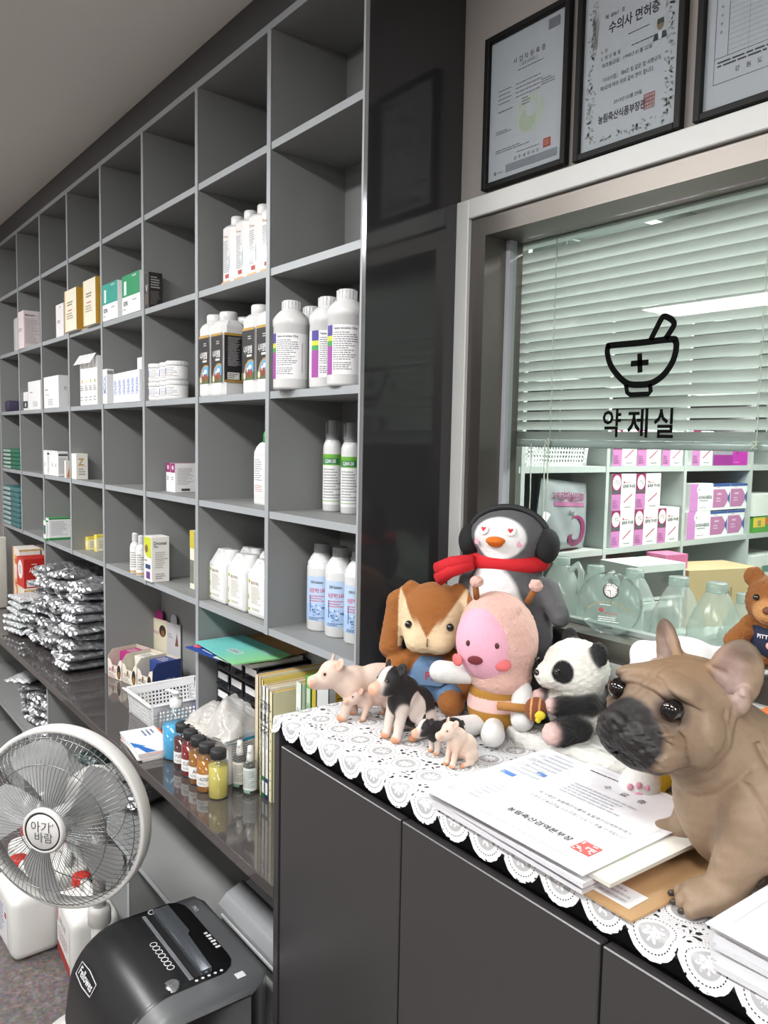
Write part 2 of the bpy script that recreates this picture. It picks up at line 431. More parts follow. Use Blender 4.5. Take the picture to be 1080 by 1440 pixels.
# ------------------------------------------------------------------ ceiling lights, one of them added at the right
def panel(x, y, z, sx, sy, W, name_label, grp, kel=(1.0, 0.985, 0.965)):
    t = thing('ceiling_light', name_label, 'light', (x, y, z), group=grp)
    f = MB(); f.box((0, 0, -0.006), (sx + 0.03, sy + 0.03, 0.012), M('#e8e8e6', 0.4)); f.obj('housing', t)
    f = MB(); f.box((0, 0, -0.0135), (sx, sy, 0.003), M('#ffffff', 0.4, emit=9.0)); f.obj('diffuser', t)
    ld = bpy.data.lights.new('panel_lamp', 'AREA'); ld.shape = 'RECTANGLE'; ld.size = sx; ld.size_y = sy; ld.energy = W; ld.color = kel
    lo = bpy.data.objects.new('panel_lamp', ld); COL.objects.link(lo); lo.parent = t; lo.location = (0, 0, -0.017)
    return t
GL = 'ceiling light panels'
for (x, y, sx, sy, W, lab) in [(-3.75, -0.42, 1.25, 0.30, 22, 'flush white ceiling light over the far end of the shelves'), (-1.75, -0.42, 1.25, 0.30, 20, 'flush white ceiling light over the middle of the shelves'),
                               (0.25, -0.42, 1.25, 0.30, 12, 'flush white ceiling light over the counter'), (2.1, -0.42, 1.25, 0.30, 40, 'added flush white ceiling light at the right end of the front row'),  # right-end panel is added to brighten the right-facing sides of the dividers
                               (-3.35, -3.1, 1.2, 0.45, 18, 'flush white ceiling light at the back of the room, left one'),
                               (-0.6, -3.1, 1.2, 0.45, 18, 'flush white ceiling light at the back of the room, middle one'), (2.0, -3.1, 1.2, 0.45, 18, 'flush white ceiling light at the back of the room, right one')]:
    panel(x, y, CEIL - 0.001, sx, sy, W, lab, GL)
panel(-0.9, 2.7, CEIL - 0.001, 1.2, 0.3, 48, 'flush white ceiling light in the room behind the window', None, (0.97, 1.0, 0.96))
w = bpy.data.worlds.new('world'); scene.world = w; w.use_nodes = True
w.node_tree.nodes['Background'].inputs['Color'].default_value = (0.55, 0.58, 0.6, 1); w.node_tree.nodes['Background'].inputs['Strength'].default_value = 0.0
vs = scene.view_settings; vs.view_transform = 'Standard'; vs.look = 'None'; vs.gamma = 1; vs.exposure = 0.86; vs.use_curve_mapping = False
scene.cycles.max_bounces = 10; scene.cycles.diffuse_bounces = 4; scene.cycles.glossy_bounces = 5; scene.cycles.transparent_max_bounces = 24; scene.cycles.sample_clamp_indirect = 6
scene.cycles.caustics_reflective = False; scene.cycles.caustics_refractive = False
scene.cycles.use_denoising = True

# ------------------------------------------------------------------ bookcase
bc = thing('bookcase', 'tall grey pigeonhole shelving unit along the wall with dark glossy end panel', 'shelving', (0, 0, 0))
for i in range(0, 9):
    b = MB(); x1 = DX(i)
    z0 = ZS[5] - TH if i in (1, 3, 5, 7) else ZD + 0.001
    x0 = x1 - (TH if i < 8 else 0.0085)
    b.box(((x0 + x1) / 2, (YF + YB) / 2 + 0.001, (z0 + ZS[0]) / 2), (x1 - x0, YB - YF - 0.002, ZS[0] - z0), grey_in)
    b.box(((x0 + x1) / 2, YF, (z0 + ZS[0]) / 2), (x1 - x0, 0.002, ZS[0] - z0), grey_edge)
    b.obj('divider', bc)
for j in range(0, 6):
    b = MB(); x0 = DX(0); x1 = DX(8) - 0.008
    zz = ZS[j] + (TH if j == 0 else 0)
    b.box(((x0 + x1) / 2, (YF + YB) / 2 + 0.003, zz - TH / 2), (x1 - x0, YB - YF - 0.004, TH), grey_in)
    b.box(((x0 + x1) / 2, YF + 0.003, zz - TH / 2), (x1 - x0, 0.002, TH), grey_edge)
    b.obj('shelf', bc)
b = MB(); b.box(((DX(0) + DX(8)) / 2, YB + 0.006, (ZD + ZS[0]) / 2), (DX(8) - DX(0), 0.012, ZS[0] - ZD), grey_in); b.obj('back_panel', bc)
b = MB(); b.box(((DX(0) - 0.02 + DX(8)) / 2, (YF + YW) / 2, (ZS[0] + TH + CEIL) / 2), (DX(8) - DX(0) + 0.02, YW - YF - 0.004, CEIL - ZS[0] - TH - 0.002), M('#3d3d40', 0.4)); b.obj('header_panel', bc)
b = MB(); b.box((-1.3954, (YF + YW) / 2 - 0.001, (ZC + 0.002 + CEIL) / 2), (0.0132, YW - YF, CEIL - ZC - 0.004), gloss_dark)
b.box((-1.3954, YF - 0.0015, (ZC + CEIL) / 2), (0.0128, 0.002, CEIL - ZC - 0.01), M('#8d9092', 0.12, metal=0.6)); b.obj('side_panel', bc)
# ------------------------------------------------------------------ worktop and base
wt = MB(); wt.box(((-4.77 - 1.392) / 2, (YD + YW - 0.002) / 2, ZD - 0.014), (4.77 - 1.392, YW - 0.002 - YD, 0.028), desk_dark, 0.0015, 1)
wt.obj('worktop', label='long glossy dark brown worktop running under the shelving', cat='worktop')
base = thing('base_cabinet', 'open grey base shelving under the long worktop', 'shelving')
ZL = 0.405
for x, z0, z1 in ((-4.75, 0.08, 0.722), (-3.222, ZL - TH, 0.722), (-3.63, 0.08, ZL - TH), (-2.336, 0.08, ZL - TH), (-1.402, 0.08, 0.722)):
    b = MB(); b.box((x, 1.035, (z0 + z1) / 2), (TH, 0.43, z1 - z0), grey_in); b.box((x, 0.82, (z0 + z1) / 2), (TH, 0.002, z1 - z0), grey_edge); b.obj('divider', base)
for x0, x1 in ((-4.74, -1.411),):
    b = MB(); b.box(((x0 + x1) / 2, 1.035, ZL - TH / 2), (x1 - x0, 0.43, TH), grey_in); b.box(((x0 + x1) / 2, 0.82, ZL - TH / 2), (x1 - x0, 0.002, TH), grey_edge); b.obj('shelf', base)
b = MB(); b.box((-3.07, 1.035, 0.07), (3.34, 0.43, TH), grey_in); b.obj('bottom_board', base)
b = MB(); b.box((-3.07, 1.252, 0.39), (3.34, 0.006, 0.66), grey_in); b.obj('back_panel', base)
b = MB(); b.box((-3.07, 0.86, 0.03), (3.34, 0.02, 0.06), M('#333335', 0.5)); b.obj('plinth', base)
# ------------------------------------------------------------------ low counter
lc = thing('low_cabinet', 'low charcoal cupboard under the window with a lace runner on it', 'cabinet')
b = MB(); X0, X1 = -1.3875, 0.62
b.box(((X0 + X1) / 2, (YD + 1.245) / 2, ZC - 0.009), (X1 - X0, 1.245 - YD, 0.018), door_dark, 0.0012, 1); b.obj('top', lc)
b = MB(); b.box((X0 + 0.009, (YD + 1.245) / 2, (ZC - 0.018) / 2), (0.018, 1.245 - YD, ZC - 0.018), door_dark)
b.box((X1 - 0.009, (YD + 1.245) / 2, (ZC - 0.018) / 2), (0.018, 1.245 - YD, ZC - 0.018), door_dark)
b.box(((X0 + X1) / 2, 0.84, (ZC - 0.018) / 2), (X1 - X0 - 0.036, 0.03, ZC - 0.02), M('#151515', 0.6)); b.obj('carcass', lc)
xs = [-1.3640, -0.9742, -0.5785, -0.183, 0.2125, 0.605]
for k in range(5):
    b = MB(); b.box(((xs[k] + xs[k + 1]) / 2, YD + 0.009, (0.07 + 1.0585) / 2), (xs[k + 1] - xs[k] - 0.004, 0.018, 1.0585 - 0.07), door_dark, 0.0016, 1); b.obj('door', lc)
b = MB(); b.box(((X0 + X1) / 2, YD + 0.05, 0.032), (X1 - X0 - 0.04, 0.02, 0.06), M('#1c1c1c', 0.6)); b.obj('plinth', lc)
# ------------------------------------------------------------------ cartons and bottles on the shelves
def deco(mb, spec, w, d, h):
    for i, s in enumerate(spec):
        T, fw, fh = face_T(s[0], w, d, h); T = T @ Matrix.Translation((0, 0, 0.00012 * i)); op = s[1]
        X = lambda u: (u - 0.5) * fw
        Yy = lambda v: (v - 0.5) * fh
        if op == 'rect': rect(mb, T, X(s[2]), Yy(s[3]), X(s[4]), Yy(s[5]), M(s[6], 0.5))
        elif op == 'lines': lines(mb, T, X(s[2]), Yy(s[3]), X(s[4]), Yy(s[5]), s[6], M(s[7], 0.6), seed=i + 3)
        elif op == 'text': mb.text(s[2], s[5] * fh, M(s[6], 0.5), T @ Matrix.Translation((X(s[3]), Yy(s[4]), 0)) @ (Matrix.Rotation(s[8], 4, 'Z') if len(s) > 8 else Matrix()), fit=(s[7] * (fh if len(s) > 8 else fw)) if len(s) > 7 else None, bold=True)
        elif op == 'disc': disc(mb, T, X(s[2]), Yy(s[3]), s[4] * fh, M(s[5], 0.5), ry=s[6] * fh if len(s) > 6 else None)
        elif op == 'poly': mb.poly([(X(a), Yy(c), 0) for a, c in s[2]], M(s[3], 0.5), T)
def carton(name, label, cat, pos, dims, col, spec=(), rz=0, group=None, topcol=None, rot=None, lid=True):
    w, d, h = dims; b = MB(); m = M(col, 0.45)
    b.box((0, 0, h / 2), (w, d, h), m, 0.0009, 1)
    if topcol: rect(b, face_T('top', w, d, h)[0], -w / 2 + .001, -d / 2 + .001, w / 2 - .001, d / 2 - .001, M(topcol, 0.45))
    if lid:   # tucked flap line
        T = face_T('front', w, d, h, 0.0002)[0]; rect(b, T, -w / 2 + 0.001, h / 2 - 0.0014, w / 2 - 0.001, h / 2 - 0.0006, M('#8f8f8f', 0.7))
    deco(b, spec, w, d, h)
    return b.obj(name, loc=pos, rz=rz, rot=rot, label=label, cat=cat, group=group)
def pbox(x0, xm, x1, yt, z0, Yf, dmax=0.2):
    """carton size and place from its front-left, front-right and back-right edges in the photo"""
    ym = yt + 15
    A = at(x0, ym, Y=Yf).x; B = at(xm, ym, Y=Yf).x; bk = at(x1, ym, X=B).y
    d = max(0.01, min(bk - Yf, dmax)); H = at(xm, yt, Y=Yf).z - z0
    return ((A + B) / 2, Yf + d / 2, z0), (B - A, d, H)
def fitbay(pos, dims, depth=None, hint=None):
    """keep a carton inside its pigeonhole: slide it along the sight line, trim what the upright would cut"""
    w, d, h = dims; yf = pos[1] - d / 2; x1 = pos[0] + w / 2; x0 = pos[0] - w / 2
    bay = max([i for i in range(0, 8) if DX(i) < ((x0 + x1) / 2 if hint is None else hint)] or [0]); L = DX(bay) + .0012; R = DX(bay + 1) - (TH if bay < 7 else .0085) - .0012
    if x0 < L: yf2 = max(.975, yf * L / x0); x1 = max(x1 * yf2 / yf, L + .012); x0 = L; yf = yf2
    if x1 > R: x1 = R; x0 = min(x0, R - .012)
    d = depth or d; d = min(d, 1.219 - yf)
    return ((x0 + x1) / 2, yf + d / 2, pos[2]), (x1 - x0, d, h)
def shelf_carton(name, label, cat, px, row, Yf, col, spec=(), group=None, dmax=0.2, topcol=None, depth=None, z0=None):
    pos, dims = fitbay(*pbox(*px, ZS[row] + 0.0005 if z0 is None else z0, Yf, dmax), depth, at(px[1] + (1.5 if px[1] - px[0] < 8 else 0), px[3], Y=1.0).x)

    return carton(name, label, cat, pos, dims, col, spec, group=group, topcol=topcol)

white_p = M('#dcdddd', 0.28, coat=0.2)
def bottle(name, label, cat, pos, prof, body, cap, caps, labels=(), rz=0, group=None, n=28, parts=(), sx=1, sy=1):
    """prof body lathe; caps lathe profile; labels: list of (z0,z1,a0,a1,r,col,[print])"""
    t = thing(name, label, cat, pos, rz, group)
    b = MB(); b.lathe(prof, body, n, sx=sx, sy=sy); b.obj('body', t)
    if cap:
        b = MB(); b.lathe(caps, cap, n)
        r0, z0 = caps[1][0], caps[1][1]; z1 = caps[-2][1]
        for i in range(18):
            a = 2 * PI * i / 18; b.box((0, 0, 0), (0.0012, 0.0014, (z1 - z0) * 0.8), cap, T=Matrix.Rotation(a, 4, 'Z') @ Matrix.Translation((r0 + 0.0002, 0, (z0 + z1) / 2)))
        b.obj('cap', t)
    if labels:
        b = MB()
        for L in labels: L(b)
        b.obj('label', t)
    return t
def wrap(z0, z1, a0, a1, r, col, off=0.0004, n=14):
    """curved label patch, angles in degrees measured from the front (-y), positive to the right"""
    def f(b):
        vs = []; fs = []
        for i in range(n + 1):
            a = math.radians(a0 + (a1 - a0) * i / n); x = (r + off) * math.sin(a); y = -(r + off) * math.cos(a)
            vs += [(x, y, z0), (x, y, z1)]
        for i in range(n): fs.append((2 * i, 2 * i + 2, 2 * i + 3, 2 * i + 1))
        b.add(vs, fs, M(col, 0.4) if isinstance(col, str) else col, True)
    return f
def wlines(z0, z1, a0, a1, r, n, col, off=0.0007, seed=1):
    def f(b):
        rnd = random.Random(seed); p = (z1 - z0) / n
        for i in range(n):
            z = z1 - (i + .5) * p; a = a0; end = a0 + (a1 - a0) * (0.5 + 0.5 * rnd.random())
            while a < end - 0.5:
                da = min(4 + 9 * rnd.random(), end - a); wrap(z - p * .22, z + p * .22, a, a + da, r, col, off, 2)(b); a += da + 1.8
    return f
def wtext(s, z, h, ang, r, col, fit=None, off=0.0007, bold=True):
    def f(b): b.text(s, h, M(col, 0.5), Matrix.Rotation(math.radians(ang), 4, 'Z') @ Matrix.Translation((0, 0, z)), fit=fit, wrap=r + off, bold=bold)
    return f
# --- purple-label bottles (third row, rightmost bay)
def purple_bottle(label, x, Y, yaw, lean=0):
    r = 0.0425; z = ZS[3] + 0.0004; p = Vector((x, Y, 0))
    prof = [(0.036, 0), (0.041, 0.002), (r, 0.007), (r, 0.150), (r + .0015, 0.1515), (r + .0015, 0.166), (0.041, 0.172), (0.034, 0.181), (0.026, 0.188), (0.021, 0.191)]
    caps = [(0.0215, 0.188), (0.0225, 0.190), (0.0215, 0.209), (0.019, 0.213), (0.0, 0.2135)]
    L = [wrap(.025, .132, -100, 80, r, '#f3f3f4', .0003, 22), wrap(.109, .132, -76, -46, r, '#4a3f93', .0006), wrap(.098, .109, -76, -46, r, '#c9cf3f', .0006), wrap(.087, .098, -76, -46, r, '#3f9a52', .0006), wrap(.025, .087, -76, -46, r, '#9c489c', .0006),
         wtext('Tonicsin oral solution 150mg', .124, .007, -5, r, '#3c3b46', .056), wlines(.055, .118, -43, 40, r, 13, '#85858b', seed=4), wlines(.034, .052, -43, 22, r, 4, '#77777d', seed=6), wrap(.04, .11, 47, 49, r, '#9a66a5', .0006)]
    return bottle('medicine_bottle', label, 'bottle', (p.x, p.y, z), prof, white_p, white_p, caps, L, rz=math.radians(yaw), group='purple label medicine bottles')
purple_bottle('nearest white bottle with purple label edge, at the left of its pigeonhole', -1.714, 1.012, 50)
purple_bottle('white purple-label bottle second in the front row beside the leftmost one', -1.610, 1.05, 74)
purple_bottle('white purple-label bottle third in the front row', -1.503, 1.03, 56)
purple_bottle('white purple-label bottle half hidden by the right end of the shelving', -1.4545, 1.101, 66)
purple_bottle('white bottle of the purple-label kind standing behind the front row', -1.7525, 1.095, 70)
# --- black-label square bottles (third row, second bay from the right)
def sq_poly(w, d, c):
    return [(-w / 2 + c, -d / 2), (w / 2 - c, -d / 2), (w / 2, -d / 2 + c), (w / 2, d / 2 - c), (w / 2 - c, d / 2), (-w / 2 + c, d / 2), (-w / 2, d / 2 - c), (-w / 2, -d / 2 + c)]
def sq_bottle(b, w, d, hb, hs, neck, mat, c=0.012):
    ps = [(1.0, 0.0, 0.97), (1.0, 0.004, 1.0), (1.0, hb, 1.0)]
    rings = []
    for z, s in ((0, .96), (.004, 1), (hb, 1), (hb + (hs - hb) * .5, .9), (hb + (hs - hb) * .85, .68), (hs, .45)):
        k = [(x * s, y * s) for x, y in sq_poly(w, d, c * (1 if s > .95 else 1.4))]; rings.append([(x, y, z) for x, y in k])
    vs = [p for r in rings for p in r]; fs = []
    for j in range(len(rings) - 1):
        for i in range(8): fs.append((j * 8 + i, j * 8 + (i + 1) % 8, (j + 1) * 8 + (i + 1) % 8, (j + 1) * 8 + i))
    fs.append(tuple(range(8))[::-1]); fs.append(tuple((len(rings) - 1) * 8 + i for i in range(8)))
    b.add(vs, fs, mat, False)
def black_bottle(label, x, Y):
    p = Vector((x, Y, 0)); w = .076; d = .074; hb = .192; t = thing('supplement_bottle', label, 'bottle', (p.x, p.y, ZS[3] + .0004), 0, 'black label bottles')
    b = MB(); sq_bottle(b, w, d, hb, .212, .02, white_p); b.obj('body', t)
    b = MB(); b.lathe([(.024, .208), (.0255, .209), (.0255, .229), (.023, .2335), (0, .234)], white_p, 26); b.obj('cap', t)
    b = MB(); s = []
    z0, z1 = .036 / hb, .172 / hb
    fx0, fx1 = .06, .94
    for f in ('front', 'right'):
        s += [(f, 'rect', fx0, z0, fx1, z1, '#201f21'), (f, 'rect', fx0, z1 - .035, fx1, z1, '#b8913f')]
    s += [('front', 'text', '나이팜텔', .5, .60, .1, '#ececec', .6), ('front', 'rect', .42, .50, .78, .53, '#d8d4cf'), ('front', 'lines', .5, .73, .8, .79, 2, '#c6c6c6'),
          ('front', 'poly', [(.2, z0), (.22, .3), (.34, .4), (.55, .455), (.8, .46), (.94, .44), (.94, z0)], '#b78a3b'), ('front', 'poly', [(.26, z0), (.28, .3), (.4, .385), (.58, .435), (.8, .44), (.94, .425), (.94, z0)], '#5f9fc4'), ('front', 'disc', .68, .36, .045, '#e9eef2', .03), ('front', 'disc', .52, .33, .035, '#e2e8ee', .025),
          ('front', 'rect', fx0, z0, fx1, z0 + .1, '#556b35'), ('front', 'disc', .42, .26, .035, '#7a4a36', .06), ('front', 'disc', .58, .27, .03, '#8a3a30', .06), ('front', 'disc', .76, .28, .035, '#a23f33', .045), ('front', 'disc', .5, .31, .02, '#d6b9a0', .02), ('front', 'disc', .3, .24, .03, '#d8d2c4', .05),
          ('right', 'lines', .2, .42, .8, .84, 22, '#a9a9a9'), ('right', 'rect', .18, .23, .68, .33, '#dddad5'), ('right', 'lines', .2, .24, .64, .32, 3, '#55504c'), ('right', 'rect', fx0, z0, fx1, z0 + .035, '#a57e37')]
    deco(b, s, w, d, hb); b.obj('label', t)
for lab, x, Y in (('black-label white bottle at the left end of its pigeonhole', -2.183, 1.037), ('front white bottle with black label and printed side panel', -2.1035, 1.039), ('white-capped bottle glimpsed behind the front black-label bottle', -2.16, 1.122),
                  ('black-label white bottle standing third in its pigeonhole', -1.937, 1.05), ('black-label bottle mostly hidden by the upright on its right', -1.857, 1.05)):
    black_bottle(lab, x, Y)
# --- four white narrow bottles (second row)
for i, (x, o) in enumerate(((318, 'leftmost'), (336, 'second'), (354.5, 'third'), (373, 'rightmost, half hidden'))):
    w, d, hb = .072, .070, .150; p = at(x, 360, Y=1.012)
    t = thing('spray_concentrate_bottle', '%s of the four glossy white square bottles in the upper pigeonhole' % o, 'bottle', (p.x, 1.012 + d / 2, ZS[2] + .0004), 0, 'glossy white square bottles')
    b = MB(); sq_bottle(b, w, d, hb, .162, .02, M('#f0f0f0', 0.1, coat=0.7), .018); b.obj('body', t)
    b = MB(); b.lathe([(.017, .158), (.0185, .160), (.018, .182), (.016, .185), (0, .1855)], white_p, 22); b.obj('cap', t)
    b = MB(); deco(b, [('front', 'text', '+', .35, .86, .11, '#d08a2e'), ('front', 'lines', .45, .82, .75, .86, 1, '#555'), ('front', 'lines', .3, .2, .72, .78, 16, '#9aa0a8'), ('front', 'rect', .74, .25, .77, .5, '#4f9cc9'), ('front', 'rect', .45, .1, .74, .17, '#b5322f'), ('front', 'rect', .15, .01, .85, .05, '#d9a766')], w, d, hb); b.obj('label', t)
# --- green-label bottles (fourth row, right)
for lab, x, y in (('white bottle with green band and tall grey cap, left of the pair', -1.733, 1.15), ('white bottle with green band and tall grey cap, right of the pair', -1.652, 1.15)):
    p = Vector((x, y, ZS[4])); r = 26.5 / 2 * depth_of(p) / FPX; k = 127 * depth_of(p) / FPX
    prof = [(r * .9, 0), (r, .004), (r, k * .70), (r * .93, k * .74), (r * .72, k * .79)]
    caps = [(r * .74, k * .785), (r * .75, k * .79), (r * .58, k * .86), (r * .55, k * .98), (r * .5, k), (0, k)]
    L = [wrap(k * .08, k * .63, -95, 100, r, '#f0f1f0', .0003, 20), wrap(k * .51, k * .63, -95, 100, r, '#6fb03f', .0005, 20), wrap(k * .525, k * .585, -60, 45, r, '#1f7a54', .0007), wtext('CLEAN 200', k * .555, k * .05, -8, r, '#f4f8f4', r * 1.3, .0009),
         wlines(k * .14, k * .48, -55, 70, r, 11, '#9a9fa2', seed=8), wrap(k * .115, k * .122, -95, 100, r, '#6fb03f', .0006, 20)]
    bottle('cleaner_bottle', lab, 'bottle', (p.x, p.y, ZS[4] + .0004), prof, white_p, M('#8f9294', 0.35), caps, L, rz=math.radians(48), group='green band bottles')
# --- blue-label bottles (fifth row, right)
for i, (lab, x, y) in enumerate((('leftmost white bottle with blue splash label and grey cap', -1.7205, 1.112), ('middle white bottle with blue splash label', -1.637, 1.113), ('blue splash label bottle partly behind the end panel', -1.5555, 1.115), ('grey-capped bottle standing behind the blue-label bottles', -1.645, 1.183))):
    p = Vector((x, y, 0)); r = .0365; k = .222
    prof = [(r * .9, 0), (r, .005), (r, .16), (r * 1.0, .165), (r * .95, .167), (r * .95, .176), (r * .9, .178), (r * .72, .19), (r * .5, .2)]
    caps = [(r * .5, .194), (r * .52, .196), (r * .52, k - .002), (r * .49, k), (0, k)]
    L = [wrap(.028, .142, -100, 100, r, '#b9cfea', .0003, 22), wrap(.028, .07, -100, 100, r, '#a8c2e4', .0005, 22), wtext('ION Solution', .127, .009, -8, r, '#39414f', .034), wtext('유산균 먹인 소독제', .106, .0115, -6, r, '#c8486a', .046, .0008),
         wlines(.076, .095, -42, 25, r, 3, '#c4708c', seed=2), wrap(.118, .138, 26, 40, r, '#8aa6cf', .0006)]
    def splash(b, r=r):
        for q in range(26):
            rr = random.Random(q); a = -40 + 75 * rr.random(); z = .04 + .03 * rr.random() ** 2
            wrap(z, z + .002 + .004 * rr.random(), a, a + 3 + 9 * rr.random(), r, ('#3d6aa6', '#6f97c8', '#dfeaf6')[q % 3], .0007 + .00004 * q, 3)(b)
        for q in range(7): wrap(.05 + .006 * q, .056 + .006 * q, -38 + .8 * math.sin(q), -34 + .8 * math.sin(q), r, '#31598f', .0011, 2)(b)
    L.append(splash); L.append(wlines(.03, .038, -42, 40, r, 2, '#3a4f74', seed=5, off=.0012))
    bottle('solution_bottle', lab, 'bottle', (p.x, p.y, ZS[5] + .0004), prof, white_p, M('#8b8f90', 0.4), caps, L, rz=math.radians(46), group='blue splash label bottles')
# --- green-capped flat bottle (fourth row)
p = Vector((-1.995, 1.09, 0)); t = thing('flat_bottle', 'white bottle with green cap behind the upright in the fourth row', 'bottle', (p.x, p.y + .02, ZS[4] + .0004))
b = MB(); sq_bottle(b, .09, .06, .145, .175, .02, white_p, .014); b.obj('body', t)
b = MB(); b.lathe([(.015, .17), (.017, .172), (.016, .198), (.012, .205), (0, .206)], M('#2f9a48', .4), 20); b.obj('cap', t, label='green screw cap')
b = MB(); deco(b, [('front', 'rect', .16, .2, .84, .92, '#f4f4f2'), ('front', 'lines', .2, .45, .7, .88, 10, '#8a8d90'), ('front', 'lines', .2, .24, .8, .38, 4, '#b06a70')], .09, .06, .145); b.obj('label', t)
# --- white jerry bottles (fifth row)
def jerry(label, x, y, s=1.0):
    p = Vector((x, y, 0)); w, d, hb, ht = .108 * s, .075 * s, .122 * s, .162 * s
    t = thing('jerry_bottle', label, 'bottle', (p.x, p.y + d / 2, ZS[5] + .0004), 0, 'white handled jerry bottles')
    b = MB(); b.box((0, 0, hb / 2), (w, d, hb), white_p, .010 * s, 3)
    # sloped shoulder with a solid grip block on the left and the spout on the right
    b.add([(-w * .46, -d * .42, hb * .97), (w * .46, -d * .42, hb * .97), (w * .46, d * .42, hb * .97), (-w * .46, d * .42, hb * .97), (-w * .3, -d * .2, ht * .97), (-w * .02, -d * .2, ht * .97), (-w * .02, d * .2, ht * .97), (-w * .3, d * .2, ht * .97)],
          [(0, 1, 5, 4), (1, 2, 6, 5), (2, 3, 7, 6), (3, 0, 4, 7), (4, 5, 6, 7)], white_p); b.obj('body', t)
    b = MB(); b.box((-w * .16, -d * .24, hb * 1.14), (w * .2, .006, hb * .22), M('#d9d9d8', .35), .002, 1); b.obj('grip', t)
    b = MB(); b.lathe([(.02 * s, hb * .98), (.021 * s, hb), (.021 * s, ht * .96), (.019 * s, ht * .98), (0, ht * .98)], white_p, 20, T=Matrix.Translation((w * .27, 0, 0))); b.obj('cap', t)
    b = MB(); deco(b, [('front', 'rect', .1, .12, .92, .86, '#f1f0ea'), ('front', 'rect', .1, .12, .13, .86, '#dfe3b0'), ('front', 'rect', .12, .76, .2, .83, '#93a83c'), ('front', 'text', '클로르헥신', .45, .77, .075, '#6d4a40', .4), ('front', 'lines', .25, .3, .8, .7, 12, '#a09d96'), ('front', 'rect', .11, .38, .15, .5, '#9fb244'), ('front', 'rect', .11, .14, .2, .2, '#93a83c'), ('front', 'lines', .28, .15, .8, .22, 2, '#8d8a84')], w, d, hb); b.obj('label', t)
for lab, x, y in (('leftmost white handled bottle of the front row', -2.167, 1.032), ('middle white handled bottle of the front row', -2.043, 1.031), ('right white handled bottle of the front row, beside the upright', -1.918, 1.03)): jerry(lab, x, y)
for lab, x, y in (('white handled bottle in the back row, left', -2.166, 1.114), ('white handled bottle in the back row, middle', -2.046, 1.116), ('white handled bottle in the back row, right', -1.93, 1.118)): jerry(lab, x, y)
# --- far cartons, row by row
SC = shelf_carton
lg = '#9a9a9c'
SC('carton', 'black boxed product with silver lettering on the second shelf', 'box', (203.5, 209, 228, 386), 2, 1.02, '#2b2829', [('front', 'text', 'V', .5, .55, .25, '#c9c6c2', .6), ('right', 'lines', .15, .55, .85, .9, 5, '#b5b1ad'), ('right', 'lines', .12, .1, .88, .48, 9, '#77736f'), ('front', 'rect', .1, .1, .9, .4, '#5b4a40')])
for lab, px, c in (('teal and white carton, left of the pair on the second shelf', (144, 165, 171, 393), '#2a9d8f'), ('green and white carton, right of the pair on the second shelf', (171.5, 196.5, 202, 379), '#17915f')):
    SC('carton', lab, 'box', px, 2, 1.0, '#eef0f0', [('front', 'rect', 0, .45, 1, 1, c), ('front', 'rect', .12, .5, .26, .85, '#d9ece6'), ('front', 'text', 'NEOLINE', .7, .93, .06, '#e8f4ef', .4), ('front', 'text', 'EZVL', .22, .28, .13, '#3a4044', .34), ('front', 'lines', .6, .3, .94, .36, 1, lg), ('front', 'lines', .08, .1, .3, .16, 1, lg)], group='two-tone cartons', depth=.12)
for lab, px in (('left cream and gold carton leaning out of the second shelf', (90.5, 107, 116, 403)), ('right cream and gold carton on the second shelf', (116.5, 134, 138.5, 388))):
    SC('carton', lab, 'box', px, 2, .985, '#ece6d3', [('right', 'rect', 0, 0, 1, 1, '#c9992f'), ('front', 'rect', 0, 0, .05, 1, '#d2a548'), ('front', 'lines', .25, .6, .8, .72, 2, '#7d7466'), ('front', 'lines', .3, .47, .7, .52, 1, '#b0523f'), ('front', 'lines', .2, .28, .85, .45, 3, '#a79d88')], group='cream and gold cartons', depth=.09)
SC('carton', 'slim white carton beside the cream and gold ones', 'box', (78.5, 89, 98, 425), 2, 1.03, '#eeebec', [('front', 'lines', .2, .45, .75, .55, 2, '#66666a'), ('front', 'disc', .6, .9, .03, '#333')], depth=.07)
SC('carton', 'pale pink carton with a printed side, far on the second shelf', 'box', (25.5, 33, 56, 437), 2, 1.005, '#ecdfe1', [('right', 'text', 'Medication', .4, .88, .07, '#55474b', .6), ('right', 'lines', .1, .12, .95, .8, 20, '#b9aeb2'), ('front', 'lines', .1, .45, .8, .55, 2, '#7c7076')])
t = thing('handled_jug', 'white jug whose grip shows in the farthest pigeonhole', 'jug', (-4.515, 1.075, ZS[2] + .0005))
b = MB(); b.box((0, 0, .09), (.11, .10, .18), white_p, .014, 3); b.obj('body', t)
b = MB(); b.tube([(-.05, 0, .15), (-.085, 0, .15), (-.098, 0, .135), (-.098, 0, .07), (-.085, 0, .055), (-.05, 0, .05)], .009, white_p, 10); b.obj('handle', t)
